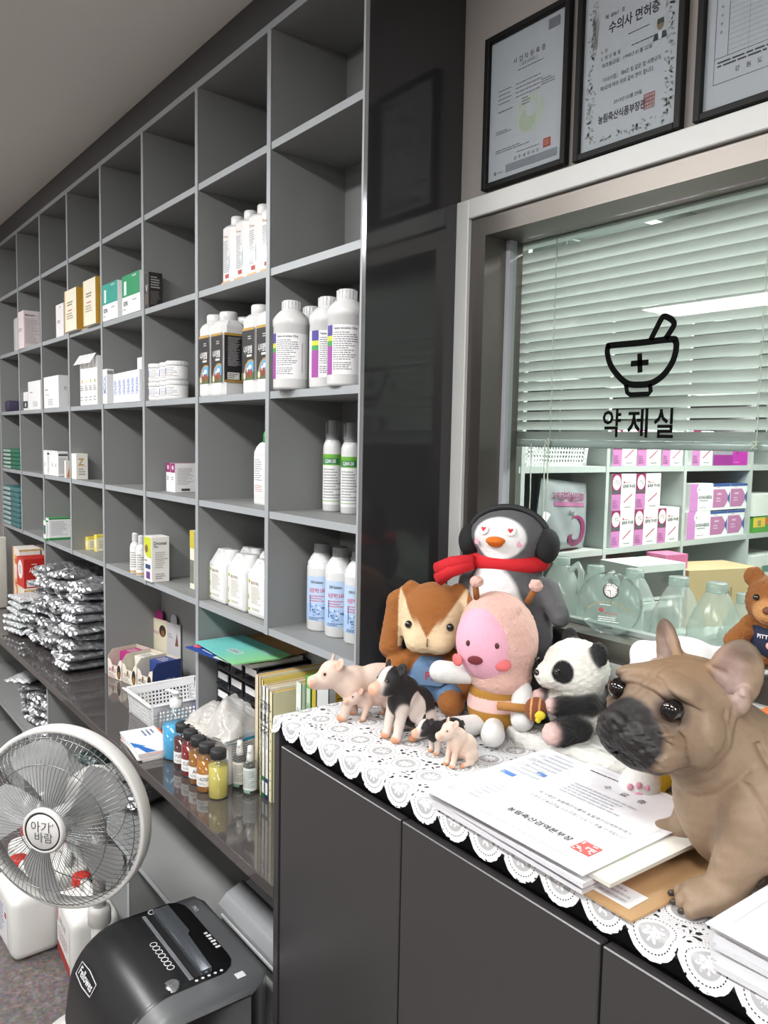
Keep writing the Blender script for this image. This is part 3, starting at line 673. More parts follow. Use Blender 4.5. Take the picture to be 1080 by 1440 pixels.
# third row
for i, (x0, lab) in enumerate(((112.5, 'first'), (118.5, 'second'), (124.5, 'third'), (130.5, 'fourth'))):
    SC('sachet_box', '%s of the white sachet boxes with raised lids, counted from the left' % lab, 'box', (x0, x0 + 5.7, x0 + 14, 503 - i * 1.2), 3, 1.0, '#efefee', [('front', 'disc', .5, .5, .04, ('#e0a33a', '#d7d0b8', '#d9c23e', '#9ab06a')[i]), ('front', 'lines', .1, .3, .9, .42, 3, '#77777b'), ('front', 'lines', .1, .08, .9, .2, 2, '#a9a9ad')], group='white sachet boxes', depth=.11)
    A = at(x0, 503, Y=1.0); Bx = at(x0 + 5.7, 503, Y=1.0); zt = at(x0 + 3, 503 - i * 1.2, Y=1.0).z
    par = [q for q in COL.objects if q.name.startswith('sachet_box')][i]; w = Bx.x - A.x; h = zt - ZS[3]
    b = MB(); b.box((0, 0, 0), (w * .92, .0012, .045), M('#f3f3f2', .45), T=Matrix.Translation((0, -.055 - .014, h - .012)) @ Matrix.Rotation(-.55, 4, 'X')); b.obj('lid', par)
SC('carton', 'larger white carton at the left of the blue-lettered row', 'box', (144.5, 150, 160, 519), 3, 1.005, '#edeef0', [('front', 'text', 'MEDICAL', .5, .55, .3, '#5578b4', .5, PI / 2), ('right', 'rect', .1, .85, .9, .95, '#8d8f90')], dmax=.14)
for i in range(6):
    x0 = 159.5 + i * 6.1
    SC('carton', '%s thin white carton with blue sideways lettering in the third row' % ('first', 'second', 'third', 'fourth', 'fifth', 'last')[i], 'box', (x0, x0 + 5.8, x0 + 12, 525 - i * 1.3), 3, 1.0, '#f2f3f6', [('front', 'text', 'CEFALEXIN', .45, .5, .28, '#4a74c0', .5, PI / 2)], group='thin blue-lettered cartons', depth=.1)
SC('carton', 'small white carton lying on top behind the blue-lettered row', 'box', (193, 199, 204, 502), 3, 1.07, '#f0f1f2', (), depth=.09)
def pot(label, x, y, lvl, Y):
    p = Vector((x, Y, 0)); r = .0355; h = .060; z = ZS[3] + .0004 + lvl * (h + .0006)
    bottle('ointment_pot', label, 'pot', (p.x, p.y, z), [(r * .97, 0), (r, .002), (r, .044), (r * .98, .045)], white_p, white_p, [(r, .046), (r * 1.01, .047), (r * 1.01, h - .002), (r * .97, h), (0, h)], [wrap(.006, .043, -100, 95, r, '#f4f4f4', .0003, 18), wrap(.016, .038, -58, -36, r, '#2c53b0', .0006, 6), wrap(.014, .022, -50, -38, r, '#b84a55', .0008, 4), wlines(.01, .04, -28, 50, r, 6, '#9a9c9e', seed=3)], rz=math.radians(34), group='white ointment pots', n=26)
for lvl, wd in ((0, 'lower'), (1, 'upper')):
    for k, (x, Y, wo) in enumerate(((-2.609, 1.037, 'leftmost'), (-2.5375, 1.046, 'middle'), (-2.466, 1.038, 'rightmost'))): pot('%s pot of the %s layer of stacked white ointment pots' % (wo, wd), x, 0, lvl, Y)
SC('carton', 'white cube carton with a dark top, third row far end', 'box', (61.5, 82, 96, 527), 3, 1.0, '#ebecee', [('front', 'lines', .1, .55, .4, .62, 1, '#5e6064'), ('front', 'lines', .12, .4, .5, .45, 1, lg), ('front', 'lines', .3, .08, .7, .3, 4, '#aaa9a6'), ('front', 'text', '+', .85, .8, .1, '#555'), ('right', 'text', 'TC', .7, .6, .12, '#55565c', .3)], topcol='#333436', dmax=.12)
SC('carton', 'white carton left of the cube carton, third row far end', 'box', (39.5, 56.5, 62, 534), 3, 1.01, '#ecedef', [('front', 'lines', .15, .58, .5, .64, 1, '#606266'), ('front', 'lines', .4, .1, .85, .3, 4, '#aaa9a6')], depth=.12)
SC('pill_bottle', 'tiny white pill bottle with dark label, third row far end', 'bottle', (33, 39, 41, 551), 3, 1.02, '#ebecec', [('front', 'rect', 0, .12, 1, .5, '#3a3d44'), ('front', 'disc', .5, .3, .12, '#dfe3ea')], depth=.03)
b = MB(); b.box((0, 0, .03), (.07, .16, .06), M('#3c3550', .6), .012, 3); b.obj('fabric_pouch', loc=(-4.70, 1.09, ZS[3] + .0005), label='dark purple pouch lying in the farthest pigeonhole of the third row', cat='pouch')
# fourth row
SC('carton', 'white carton with a gold Z standing in the fourth row', 'box', (100.5, 107, 123, 637), 4, 1.04, '#edeae2', [('right', 'text', 'Z', .42, .68, .34, '#b8963c', .5), ('right', 'lines', .2, .15, .85, .45, 3, lg), ('right', 'rect', .05, .5, .95, .51, '#c9b27a')])
SC('carton', 'tiny orange and white carton in front of the upright, fourth row', 'box', (90.5, 92.5, 96.5, 648), 4, 1.0, '#efe9e4', [('right', 'poly', [(.1, .05), (.7, .05), (.9, .9), (.5, .6)], '#d98a4a')], depth=.03)
for i, (x0, xm, x1, yt, nm) in enumerate(((61.5, 66, 71, 633, 'first'), (66.5, 71.5, 76, 633.5, 'second'), (72, 76.5, 81, 634, 'third'), (76.5, 81.5, 96, 635, 'nearest'))):
    SC('carton', '%s slim white carton of the row with a printed side, fourth row' % nm, 'box', (x0, xm, x1, yt), 4, 1.01, '#eeeeef', [('front', 'lines', .2, .35, .8, .5, 3, '#6c6d72'), ('right', 'rect', .05, .82, .95, .9, '#4a4c50'), ('right', 'lines', .08, .1, .92, .75, 12, '#b0b0b3')], group='slim white cartons', dmax=.1)
for i, (x0, xm, x1, nm, Y, dm) in enumerate(((233.5, 239.5, 259, 'front left', 1.06, .1), (240, 246, 262, 'second', 1.06, .075), (259.5, 264, 276, 'back left', 1.14, .075), (264.5, 270, 280, 'back right', 1.14, .07))):
    if i in (0, 1): px = (x0, xm, x1, 651 + i)
    else: px = (x0 - 1, xm - 1, x1, 652)
    SC('carton', '%s of the white cartons with magenta tops, fourth row' % nm, 'box', px, 4, Y, '#eeebed', [('front', 'rect', 0, .68, 1, 1, '#8e2a68'), ('front', 'disc', .5, .85, .08, '#e6c9db'), ('front', 'lines', .2, .4, .8, .55, 2, '#777'), ('right', 'lines', .12, .25, .88, .85, 12, '#b3b1b3'), ('right', 'rect', .3, .05, .7, .13, '#444446')], group='magenta-topped cartons', topcol='#8e2a68', depth=dm)
def bag_stack(name, lab, cat, px, row, n, col, col2, grp):
    pos, dims = fitbay(*pbox(*px, ZS[row] + .0006, 1.01), None, at(px[1], px[3], Y=1.0).x); hh = dims[2] / n
    for i in range(n):
        b = MB(); b.box((0, 0, hh / 2), (dims[0], .15, hh * .96), M(col, .35), .004, 2)
        deco(b, [('front', 'rect', .05, .2, .5, .75, col2), ('front', 'lines', .08, .3, .48, .6, 2, '#7c8a8c')], dims[0], .15, hh)
        b.obj(name, loc=(pos[0], pos[1] - dims[1] / 2 + .075, pos[2] + i * hh), label='%s, %s' % (lab, ['bottom one', 'second from bottom', 'third from bottom', 'fourth from bottom', 'fifth from bottom', 'sixth from bottom', 'seventh from bottom', 'top one'][i if i < n - 1 else 7]), cat=cat, group=grp)
bag_stack('plastic_box', 'green and clear box in the farthest fourth-row pigeonhole', 'box', (4, 26.5, 30, 632), 4, 5, '#1e6a50', '#b9c7c6', 'stacked green boxes')
bag_stack('plastic_box', 'teal and clear box in the farthest fifth-row pigeonhole', 'box', (4, 26, 30, 686), 5, 8, '#3f6f72', '#b4c4c6', 'stacked teal boxes')
# fifth row
for i, (px, nm, Y) in enumerate((((61, 64.5, 72, 728), 'leftmost', 1.03), ((64.5, 68.5, 83, 727), 'middle', 1.02), ((83, 86, 100, 727.5), 'rightmost', 1.08))):
    SC('carton', '%s white carton with green edges in the fifth row' % nm, 'box', px, 5, Y, '#eceeee', [('front', 'rect', .1, .3, .9, .75, '#356b58'), ('right', 'rect', 0, 0, 1, .1, '#2f8a48'), ('right', 'rect', 0, .93, 1, 1, '#2f8a48'), ('front', 'rect', 0, 0, 1, .08, '#2f8a48'), ('right', 'lines', .1, .2, .9, .85, 12, '#b4b2bb')], group='green-edged cartons', topcol='#3b9555', depth=(.06, .1, .08)[i])
for px, nm in (((120, 124, 132, 754), 'left'), ((132.5, 136, 146, 753), 'right')):
    SC('carton', 'small yellow-topped white carton in the fifth row, %s one' % nm, 'box', px, 5, 1.07, '#efe9c9', [('front', 'rect', 0, 0, 1, 1, '#e8d457'), ('front', 'rect', .2, .25, .8, .7, '#f2ead0'), ('right', 'rect', 0, .86, 1, 1, '#e4cf3e'), ('right', 'lines', .15, .2, .85, .7, 5, '#aaa58c')], group='small yellow cartons', topcol='#e7d546', depth=.055)
for x, y, nm in ((190.5, 806, 'left'), (199, 809.5, 'right')):
    p = at(x, y, Z=ZS[5]); k = depth_of(p) / FPX; r = 7.2 * k; h = 57 * k
    bottle('tonic_bottle', 'small white bottle beside the tall yellow-panel carton, %s one' % nm, 'bottle', (p.x, p.y, ZS[5] + .0004), [(r * .95, 0), (r, .003), (r, h * .66), (r * .9, h * .72), (r * .5, h * .78)], white_p, white_p, [(r * .52, h * .77), (r * .55, h * .78), (r * .52, h * .98), (r * .45, h), (0, h)], [wrap(h * .1, h * .62, -95, 95, r, '#f1f0ec', .0003, 14), wlines(h * .15, h * .55, -30, 70, r, 7, '#8c8c8c'), wrap(h * .04, h * .08, -95, 95, r, '#cfa45a', .0005)], rz=math.radians(40), group='small white tonic bottles', n=20)
SC('carton', 'tall white carton with yellow panel and product lettering, fifth row', 'box', (202.5, 213, 238, 755), 5, .998, '#eceae6', [('front', 'poly', [(.05, .98), (.95, .98), (.95, .52), (.3, .55), (.05, .7)], '#c6cf2c'), ('front', 'disc', .35, .72, .09, '#7a5a44'), ('front', 'rect', .2, .28, .85, .38, '#274a73'), ('front', 'rect', .3, .06, .8, .22, '#6d3b86'), ('front', 'lines', .1, .42, .6, .5, 1, '#888'),
    ('right', 'text', 'Drontal', .48, .86, .09, '#3c4a2e', .7), ('right', 'text', 'Plus', .25, .785, .055, '#5c5c56', .3), ('right', 'lines', .2, .3, .9, .68, 8, '#b7b5b0'), ('right', 'rect', .2, .5, .9, .503, '#77756f'), ('right', 'lines', .2, .06, .88, .2, 3, '#9b9994')], dmax=.13)
SC('carton', 'yellow and white carton mostly hidden by the upright, fifth row', 'box', (267, 273, 285, 747), 5, 1.06, '#e6e2d2', [('front', 'rect', 0, .7, 1, 1, '#c5b73a'), ('front', 'rect', .05, .1, .95, .5, '#77776f')], depth=.08)
# ------------------------------------------------------------------ things on the long worktop
ZT = ZD + 0.0006
def clearb(name, tint, a=0.0, body='#ffffff'):
    k = 'cl_' + name
    if k not in _mats: _mats[k] = clear_mat(name, tint, a, body, 0.04, 1.42, 1.2)
    return _mats[k]
plastic_clear = clearb('clear_plastic', '#eef2f2', 0.05)
# five small black-capped bottles
def sauce(label, x, y, liquid, level, lab=True, txt=''):
    p = at(x, y, Z=ZD); r = .0255; h = .100
    t = thing('sample_bottle', label, 'bottle', (p.x, p.y, ZT), math.radians(50), 'black-capped sample bottles')
    b = MB(); b.lathe([(r * .93, 0), (r, .004), (r, .085), (r * .94, .093), (r * .74, .098), (r * .74, .106)], plastic_clear, 30); b.obj('body', t)
    b = MB(); b.lathe([(0, .0015), (r * .92, .002), (r * .97, .005), (r * .97, min(level, .086)), (r * .9, level), (0, level)], M(liquid, .12, coat=.4, sss=.15), 30, cap=False); b.obj('liquid', t)
    b = MB(); b.lathe([(r * .8, .103), (r * .82, .104), (r * .82, .122), (r * .76, .125), (0, .125)], M('#28282a', .55), 30); b.obj('cap', t, label='ribbed black screw cap')
    if lab:
        b = MB(); wrap(.018, .050, -62, 62, r, '#efeeec', .0005, 16)(b); wtext(txt, .038, .012, 0, r, '#5b5b5e', .036, .0009)(b); wlines(.022, .029, -40, 30, r, 2, '#909094', .0009)(b); b.obj('label', t)
for a in (('dark cherry red bottle next to the pump bottle, far end of the row', 257.5, 1078, '#5a1f1d', .084, True, '스마트'), ('bright red bottle second in the row of black caps', 268.5, 1089, '#8c1813', .086, True, '도라지'),
          ('amber brown bottle in the middle of the row', 279, 1099.5, '#a2661c', .085, True, 'AC'), ('orange amber bottle fourth in the row with a lettered label', 290.5, 1110.5, '#b9720f', .085, True, '1 ALOGEE'), ('pale yellow bottle without label nearest in the row', 307, 1120, '#dcc863', .084, False)):
    sauce(*a)
# pump bottle
p = at(248, 1064, Z=ZD); t = thing('pump_bottle', 'clear pump bottle of bright blue liquid behind the small dark bottles', 'bottle', (p.x, p.y, ZT)); r = .0385
b = MB(); b.lathe([(r * .92, 0), (r, .005), (r, .110), (r * .96, .122), (r * .8, .137), (r * .5, .148), (r * .42, .152)], plastic_clear, 32); b.obj('body', t)
b = MB(); b.lathe([(0, .002), (r * .93, .003), (r * .965, .007), (r * .965, .098), (0, .098)], M('#4fb3e6', .1, coat=.3, sss=.1), 32, cap=False); b.obj('liquid', t)
b = MB(); b.lathe([(r * .47, .148), (r * .48, .150), (r * .46, .170), (r * .2, .172), (r * .2, .186), (r * .36, .187), (r * .36, .194), (0, .195)], white_p, 24)
b.tube([(0, 0, .190), (-.03, -.012, .191), (-.042, -.017, .185)], [.0055, .0045, .0038], white_p, 10); b.obj('pump', t)
# two mist sprays
for lab, x, y, wd in (('left clear mist spray bottle with white nozzle', 337, 1106, '#efe9df'), ('right clear mist spray bottle, beside the files', 352, 1115, '#e9efec')):
    p = at(x, y, Z=ZD); r = .0185; t = thing('spray_bottle', lab, 'bottle', (p.x, p.y, ZT), math.radians(40), 'small mist sprays')
    b = MB(); b.lathe([(r * .9, 0), (r, .003), (r, .075), (r * .9, .083), (r * .5, .089)], plastic_clear, 24); b.obj('body', t)
    b = MB(); b.lathe([(r * .5, .086), (r * .56, .088), (r * .55, .1), (r * .48, .102), (r * .46, .112), (r * .38, .126), (0, .127)], white_p, 22); b.tube([(0, -r * .3, .113), (0, -r * .6, .113)], .0022, white_p, 8); b.obj('nozzle', t)
    b = MB(); wrap(.012, .072, -110, 110, r, wd, .0004, 18)(b); wlines(.02, .066, -40, 60, r, 12, '#8fa098', .0007, 5)(b); wrap(.006, .014, -40, 20, r, '#8fb9a0', .0006)(b); b.obj('label', t)
# leaflets
p0, p1, p3 = Vector((-2.36, .815, 0)), Vector((-2.15, .795, 0)), Vector((-2.375, .915, 0))
ang = math.atan2(p1.y - p0.y, p1.x - p0.x)
for i, (c, nm, spec) in enumerate((('#c9705a', 'bottom leaflet of the small stack, orange-red edge', 0), ('#e6e3e0', 'second leaflet of the small stack, white', 0), ('#2f3f8f', 'third leaflet of the small stack, dark blue', 0), ('#d8663a', 'fourth leaflet of the small stack, orange and blue', 0), ('#e9ebee', 'top leaflet of the small stack, white with blue blocks', 1))):
    b = MB(); w, d = .205, .105; b.box((0, 0, .0022), (w, d, .0044), M('#efeeec', .5)); T = face_T('top', w, d, .0044)[0]
    rect(b, T, -w / 2, -d / 2, w / 2, d / 2, M(c, .4))
    if spec:
        rect(b, T, -.02, -.05, .05, -.01, M('#4d8bd0', .4), .0003); b.poly([(-.1, -.05, .0004), (.0, -.05, .0004), (.1, .02, .0004), (.1, .05, .0004)], M('#dfe3ea', .4), T); lines(b, T, -.08, .0, -.02, .04, 3, M('#6a7a94', .5), .0005); b.poly([(.0, -.052, .0006), (.1, -.03, .0006), (.1, -.0, .0006)], M('#2c6ab8', .4), T)
    b.obj('leaflet', loc=(-2.262 + .004 * math.sin(i * 3), .857 + .003 * math.cos(i * 2.3), ZT + i * .0047), rz=ang + (.06, -.03, .02, -.05, .01)[i], label=nm, cat='leaflet', group='leaflets on the worktop')
# white basket
def basket(name, label, loc, w, d, h, rz, hole=.0075, step=.0125, mat=None, group=None):
    mat = mat or M('#e6e7e8', .35); dark = None
    t = thing(name, label, 'basket', loc, rz, group)
    b = MB(); th = .002; fl = .012
    b.box((0, 0, .0015), (w - .03, d - .03, .003), mat)
    def side(L, T):
        n = int((L - .03) / step); m = max(2, int((h - .022) / step)); x0 = -n * step / 2; z0 = .010
        vs = {}
        # lattice of bars: verticals and horizontals with square openings between
        for i in range(n + 1): b.box((x0 + i * step, 0, h / 2), (step - hole, th, h), mat, T=T)
        for j in range(m + 1): b.box((0, 0, z0 + j * step), (L - .004, th, step - hole), mat, T=T)
        b.box((0, 0, (h + z0 + m * step) / 2), (L, th * 1.2, h - z0 - m * step), mat, T=T)
        b.box((-L / 2 + .012, 0, h / 2), (.022, th, h), mat, T=T); b.box((L / 2 - .012, 0, h / 2), (.022, th, h), mat, T=T)
        b.box((0, 0, .004), (L, th, .008), mat, T=T)
    S = .14
    side(w - .02, Matrix.Translation((0, -d / 2 + .016, 0)) @ Matrix.Rotation(S, 4, 'X')); side(w - .02, Matrix.Translation((0, d / 2 - .016, 0)) @ Matrix.Rotation(-S, 4, 'X'))
    side(d - .02, Matrix.Translation((-w / 2 + .016, 0, 0)) @ Matrix.Rotation(-S, 4, 'Y') @ Matrix.Rotation(PI / 2, 4, 'Z')); side(d - .02, Matrix.Translation((w / 2 - .016, 0, 0)) @ Matrix.Rotation(S, 4, 'Y') @ Matrix.Rotation(PI / 2, 4, 'Z'))
    b.obj('lattice', t)
    b = MB(); z = h
    for sx, sy, cx, cy in ((w + .012, .014, 0, -d / 2), (w + .012, .014, 0, d / 2)): b.box((cx, cy, z), (sx, sy, .004), mat, .0015, 1)
    for sx, sy, cx, cy in ((.014, d, -w / 2, 0), (.014, d, w / 2, 0)): b.box((cx, cy, z), (sx, sy, .004), mat, .0015, 1)
    b.obj('rim', t)
    return t
basket('plastic_basket', 'white perforated plastic basket on the worktop behind the pump bottle', (-2.487, 1.035, ZT), .235, .255, .082, 0.0)
carton('blue_carton', 'thin blue carton squeezed between the white basket and the upright', 'box', (-2.262, 1.06, ZT), (.022, .10, .105), '#2c3f94', [('front', 'lines', .1, .2, .9, .8, 4, '#c8cfe6')])
# display trays with little boxes
ang = math.radians(12)
def tray(label, x, y, ink, ink2, side, words, hd):
    t = thing('display_tray', label, 'box', (x, y, ZT), ang, 'open counter display cartons'); w, d, h = .098, .125, .105; c = M('#cfc7b8', .6); pr = M('#e9e3d6', .5)
    b = MB(); b.box((0, 0, .001), (w, d, .002), c)
    # side walls with a swooping cut towards the front
    pts = [(-d / 2, .0), (d / 2, .0), (d / 2, h), (-d / 2 + .02, h), (-d / 2 + .002, h * .8), (-d / 2, h * .5)]
    for sx in (-1, 1):
        T = Matrix.Translation((sx * (w / 2 - .0008) - .0008, 0, 0)) @ Matrix(((0, 0, 1, 0), (1, 0, 0, 0), (0, 1, 0, 0), (0, 0, 0, 1)))
        b.prism(pts, 0, .0016, M(side, .45) if sx > 0 else c, T)
    b.prism([(-w / 2, 0), (w / 2, 0), (w / 2, h * .78), (w * .32, h * .72), (w * .2, h * .5), (-w * .2, h * .5), (-w * .32, h * .66), (-w / 2, h * .7)], 0, .0016, pr, Matrix.Translation((0, -d / 2 + .0016, 0)) @ Matrix.Rotation(PI / 2, 4, 'X'))
    b.box((0, d / 2 - .001, h / 2), (w, .0016, h), c); b.obj('carton_body', t)
    b = MB(); T = face_T('front', w, d, h)[0]; rect(b, T, -w / 2 + .002, -h / 2 + .004, w * .05, -h * .44, M(ink2, .5))
    disc(b, T, w * .3, -h * .2, w * .13, M('#33291f', .6), .0002, 20, h * .26); disc(b, T, w * .31, -h * .3, w * .08, M('#9a6a3c', .6), .0003, 18, h * .12); disc(b, T, -w * .12, h * -.12, w * .06, M('#8a6a4c', .6), .0002, 16, h * .1)
    b.text(words, .016, M(ink, .5), T @ Matrix.Translation((-w * .18, -h * .2, .0003)), fit=w * .5, bold=True); lines(b, T, -w * .42, -h * .42, w * .1, -h * .3, 2, M('#8b8478', .5), .0003)
    Tr = face_T('right', w, d, h)[0]
    if hd: b.text('APOLLO', .009, M('#c9d2e4', .5), Tr @ Matrix.Translation((.012, -.014, .0003)), fit=.04); b.text('Powerful 2IN1 Care 24', .011, M('#dfe5f0', .5), Tr @ Matrix.Translation((.012, -.027, .0003)), fit=.078); lines(b, Tr, 0, -.047, .03, -.038, 1, M('#aab6cf', .5), .0003)
    b.obj('print', t)
    return t
def inner(label, x, y, col, off, group='small boxes in the display cartons', h=.092):
    b = MB(); b.box((0, 0, h / 2), (.082, .07, h), M(col, .4), .0008, 1); T = face_T('top', .082, .07, h)[0]; lines(b, T, -.03, -.02, .03, .02, 3, M('#d8d3cc' if col != '#e4e0d8' else '#8a857c', .5), .0003)
    b.obj('retail_box', loc=(x + off[0], y + off[1], ZT + .0025), rz=ang, label=label, cat='box', group=group)
tr = [(-3.002, 1.066, '#b0417f', '#c02a80', '#b32b7c', 'APOLLO', 0, 'pink-sided open display carton printed with a puppy'), (-2.903, 1.087, '#7d776d', '#9c9488', '#3d6b3a', 'CARE', 0, 'middle open display carton with white front and green side'), (-2.804, 1.108, '#4a4a45', '#8b8478', '#26386f', 'APOLLO', 1, 'open display carton with dark blue side lettered in white')]
for x, y, i1, i2, sd, wd, hd, lab in tr: tray(lab, x, y, i1, i2, sd, wd, hd)
inner('magenta box inside the pink-sided display carton', tr[0][0], tr[0][1], '#b32b7c', (0, .018))
inner('white box inside the middle display carton', tr[1][0], tr[1][1], '#e4e0d8', (0, .018)); inner('blue box inside the dark blue display carton', tr[2][0], tr[2][1], '#2b448c', (0, .018), h=.097)
def card(label, x, y, w, h, col, tab, spec):
    t = thing('header_card', label, 'card', (x, y, ZT + .001), ang, 'standing header cards')
    b = MB(); pts = [(-w / 2, 0), (w / 2, 0), (w / 2, h), (w * .22, h), (w * .22, h + .02), (w * .1, h + .034), (-w * .1, h + .034), (-w * .22, h + .02), (-w * .22, h), (-w / 2, h)]
    b.prism(pts, -.0008, .0008, M(tab, .5), Matrix.Rotation(PI / 2, 4, 'X')); T = face_T('front', w, .0018, h)[0]; rect(b, T, -w / 2 + .001, -h / 2 + .001, w / 2 - .001, h / 2 - .001, M(col, .5)); spec(b, T, w, h); b.obj('board', t)
def dogpic(b, T, w, h): disc(b, T, w * .22, h * .27, w * .2, M('#3a2c22', .6), .0003, 20, h * .12); disc(b, T, w * .24, h * .22, w * .1, M('#8a5c38', .6), .0005, 16, h * .07); b.text('APOLLO', .014, M('#b0417f', .5), T @ Matrix.Translation((-w * .2, h * .22, .0003)), fit=w * .42, bold=True)
def dog2(b, T, w, h): b.poly([(w * .1, h * .08, .0003), (w * .35, h * .08, .0003), (w * .25, h * .33, .0003)], M('#6b4634', .6), T); lines(b, T, -w * .4, h * .2, 0, h * .3, 2, M('#8a8a8a', .5), .0003)
card('cream standing card with a puppy and a pink rounded tab', -3.035, 1.199, .115, .2, '#e6dfc6', '#a82374', dogpic); card('grey standing card with a rounded tab and a small dog', -2.905, 1.206, .09, .205, '#bdbcc0', '#aeadb3', dog2)
# ---- clear drawer organiser with papers and folders on top
OX0, OX1, OY = -2.2, -1.935, 1.05; OH = .285
t = thing('drawer_organizer', 'dark translucent small-drawer organiser behind the plastic bag', 'drawers', ((OX0 + OX1) / 2, OY + .085, ZT)); w = OX1 - OX0; d = .165
b = MB(); fr = M('#55585e', .3)
b.box((-w / 2 + .003, 0, OH / 2), (.006, d, OH), fr); b.box((w / 2 - .003, 0, OH / 2), (.006, d, OH), fr); b.box((0, 0, OH - .004), (w, d, .008), fr); b.box((0, 0, .004), (w, d, .008), fr); b.box((0, d / 2 - .003, OH / 2), (w, .006, OH), fr)
for k in (1, 2): b.box((-w / 2 + w * k / 3, 0, OH / 2), (.005, d, OH), fr)
for k in range(1, 5): b.box((0, 0, OH * k / 5), (w, d, .004), fr)
b.obj('case', t)
smoke = clearb('smoke_plastic', '#878c96', .35, '#4d5159')
for r_ in range(5):
    for c_ in range(3):
        x = -w / 2 + w * (c_ + .5) / 3; z = OH * r_ / 5 + .004; dw, dh = w / 3 - .01, OH / 5 - .008
        b = MB(); b.box((x, -d / 2 - .003, z + dh / 2), (dw, .002, dh), smoke); b.box((x, -.005, z + .002), (dw, d * .9, .002), smoke); b.box((x - dw / 2, -.005, z + dh * .4), (.0015, d * .9, dh * .8), smoke); b.box((x + dw / 2, -.005, z + dh * .4), (.0015, d * .9, dh * .8), smoke)
        b.box((x, -d / 2 - .010, z + dh * .3), (dw * .5, .014, .004), smoke); b.box((x, .0, z + dh * .25), (dw * .7, d * .6, dh * .35), M(('#8a4a40', '#6d6f76', '#b7a9a0', '#4a4a50')[(r_ + c_) % 4], .6)); dr = b.obj('drawer', t)
        b = MB(); b.box((x, -d / 2 - .0045, z + dh * .72), (dw * .8, .001, dh * .4), M('#e9e9ea', .5)); b.obj('label_strip', dr, label='white paper label strip')
zt = ZT + OH
def sheet(name, label, cat, corners, z, th, col, spec=None, group=None, edge=None):
    """flat paper or folder given by its four outline corners (x, y)"""
    cx = sum(c[0] for c in corners) / 4; cy = sum(c[1] for c in corners) / 4
    b = MB(); b.prism([(x - cx, y - cy) for x, y in corners], 0, th, M(edge or col, .55))
    if edge: b.add([(x - cx, y - cy, th + .0003) for x, y in corners], [(0, 1, 2, 3)], M(col, .5))
    if spec: spec(b, Matrix.Translation((0, 0, th + .0006)))
    return b.obj(name, loc=(cx, cy, z), label=label, cat=cat, group=group)
sheet('paper_stack', 'white stack of papers on top of the drawer organiser', 'paper', [(-2.19, 1.03), (-1.95, 1.03), (-1.95, 1.2), (-2.19, 1.2)], zt + .0005, .012, '#e3e2df', lambda b, T: lines(b, T, -.1, -.07, .0, .07, 10, M('#7d7d80', .6)), edge='#cfcdc8')
sheet('brown_folder', 'brown cardboard folder wedged under the shelf above the drawer organiser', 'folder', [(-2.21, 1.10), (-1.95, 1.09), (-1.95, 1.215), (-2.21, 1.215)], zt + .019, .005, '#a87a4c')
sheet('booklet', 'dark blue booklet with a pink flower jutting out under the teal folder', 'booklet', [(-2.215, .955), (-2.03, .975), (-2.05, 1.17), (-2.214, 1.15)], zt + .0128, .003, '#24428e', lambda b, T: (disc(b, T, -.07, -.07, .018, M('#d8526e', .5), 0), disc(b, T, -.06, -.055, .012, M('#efe6ea', .5), .0002), disc(b, T, -.085, -.06, .011, M('#b03a5c', .5), .0002), lines(b, T, -.03, -.085, .05, -.06, 2, M('#c9d3ea', .5))))
sheet('green_paper', 'pale green paper corner sticking out under the teal folder', 'paper', [(-2.06, .972), (-1.97, .985), (-2.0, 1.12), (-2.09, 1.1)], zt + .0162, .002, '#d2e3d0')
teal = bpy.data.materials.new('teal_fade'); teal.use_nodes = True; _n = teal.node_tree.nodes; _l = teal.node_tree.links
_tc = _n.new('ShaderNodeTexCoord'); _sx = _n.new('ShaderNodeSeparateXYZ'); _cr = _n.new('ShaderNodeValToRGB'); _mr = _n.new('ShaderNodeMapRange'); _mr.inputs['From Min'].default_value = -.16; _mr.inputs['From Max'].default_value = .16
_l.new(_tc.outputs['Object'], _sx.inputs[0]); _l.new(_sx.outputs['X'], _mr.inputs['Value']); _l.new(_mr.outputs['Result'], _cr.inputs['Fac']); _l.new(_cr.outputs['Color'], _n['Principled BSDF'].inputs['Base Color'])
_e = _cr.color_ramp.elements; _e[0].position = .45; _e[0].color = lin('#72c6c2'); _e[1].position = 1.0; _e[1].color = lin('#8fd08a'); _n['Principled BSDF'].inputs['Roughness'].default_value = .35
b = MB(); cs = [(-2.212, .985), (-1.92, .965), (-1.905, 1.10), (-1.92, 1.14), (-2.21, 1.14)]; cx, cy = -2.06, 1.05
b.prism([(x - cx, y - cy) for x, y in cs], 0, .004, teal); T = Matrix.Translation((0, 0, .0044))
rect(b, T, -.01, -.035, .055, -.008, M('#cfe3df', .4)); b.text('강원도', .02, M('#35545a', .5), T @ Matrix.Translation((.022, -.022, .0003)), fit=.056, bold=True); rect(b, T, .055, .035, .11, .058, M('#a8d9d4', .4), .0002)
b.obj('teal_folder', loc=(cx, cy, zt + .0265), rz=0.0, rot=(0.0, -.01, 0), label='teal to green plastic folder lying on top of the drawer organiser', cat='folder')
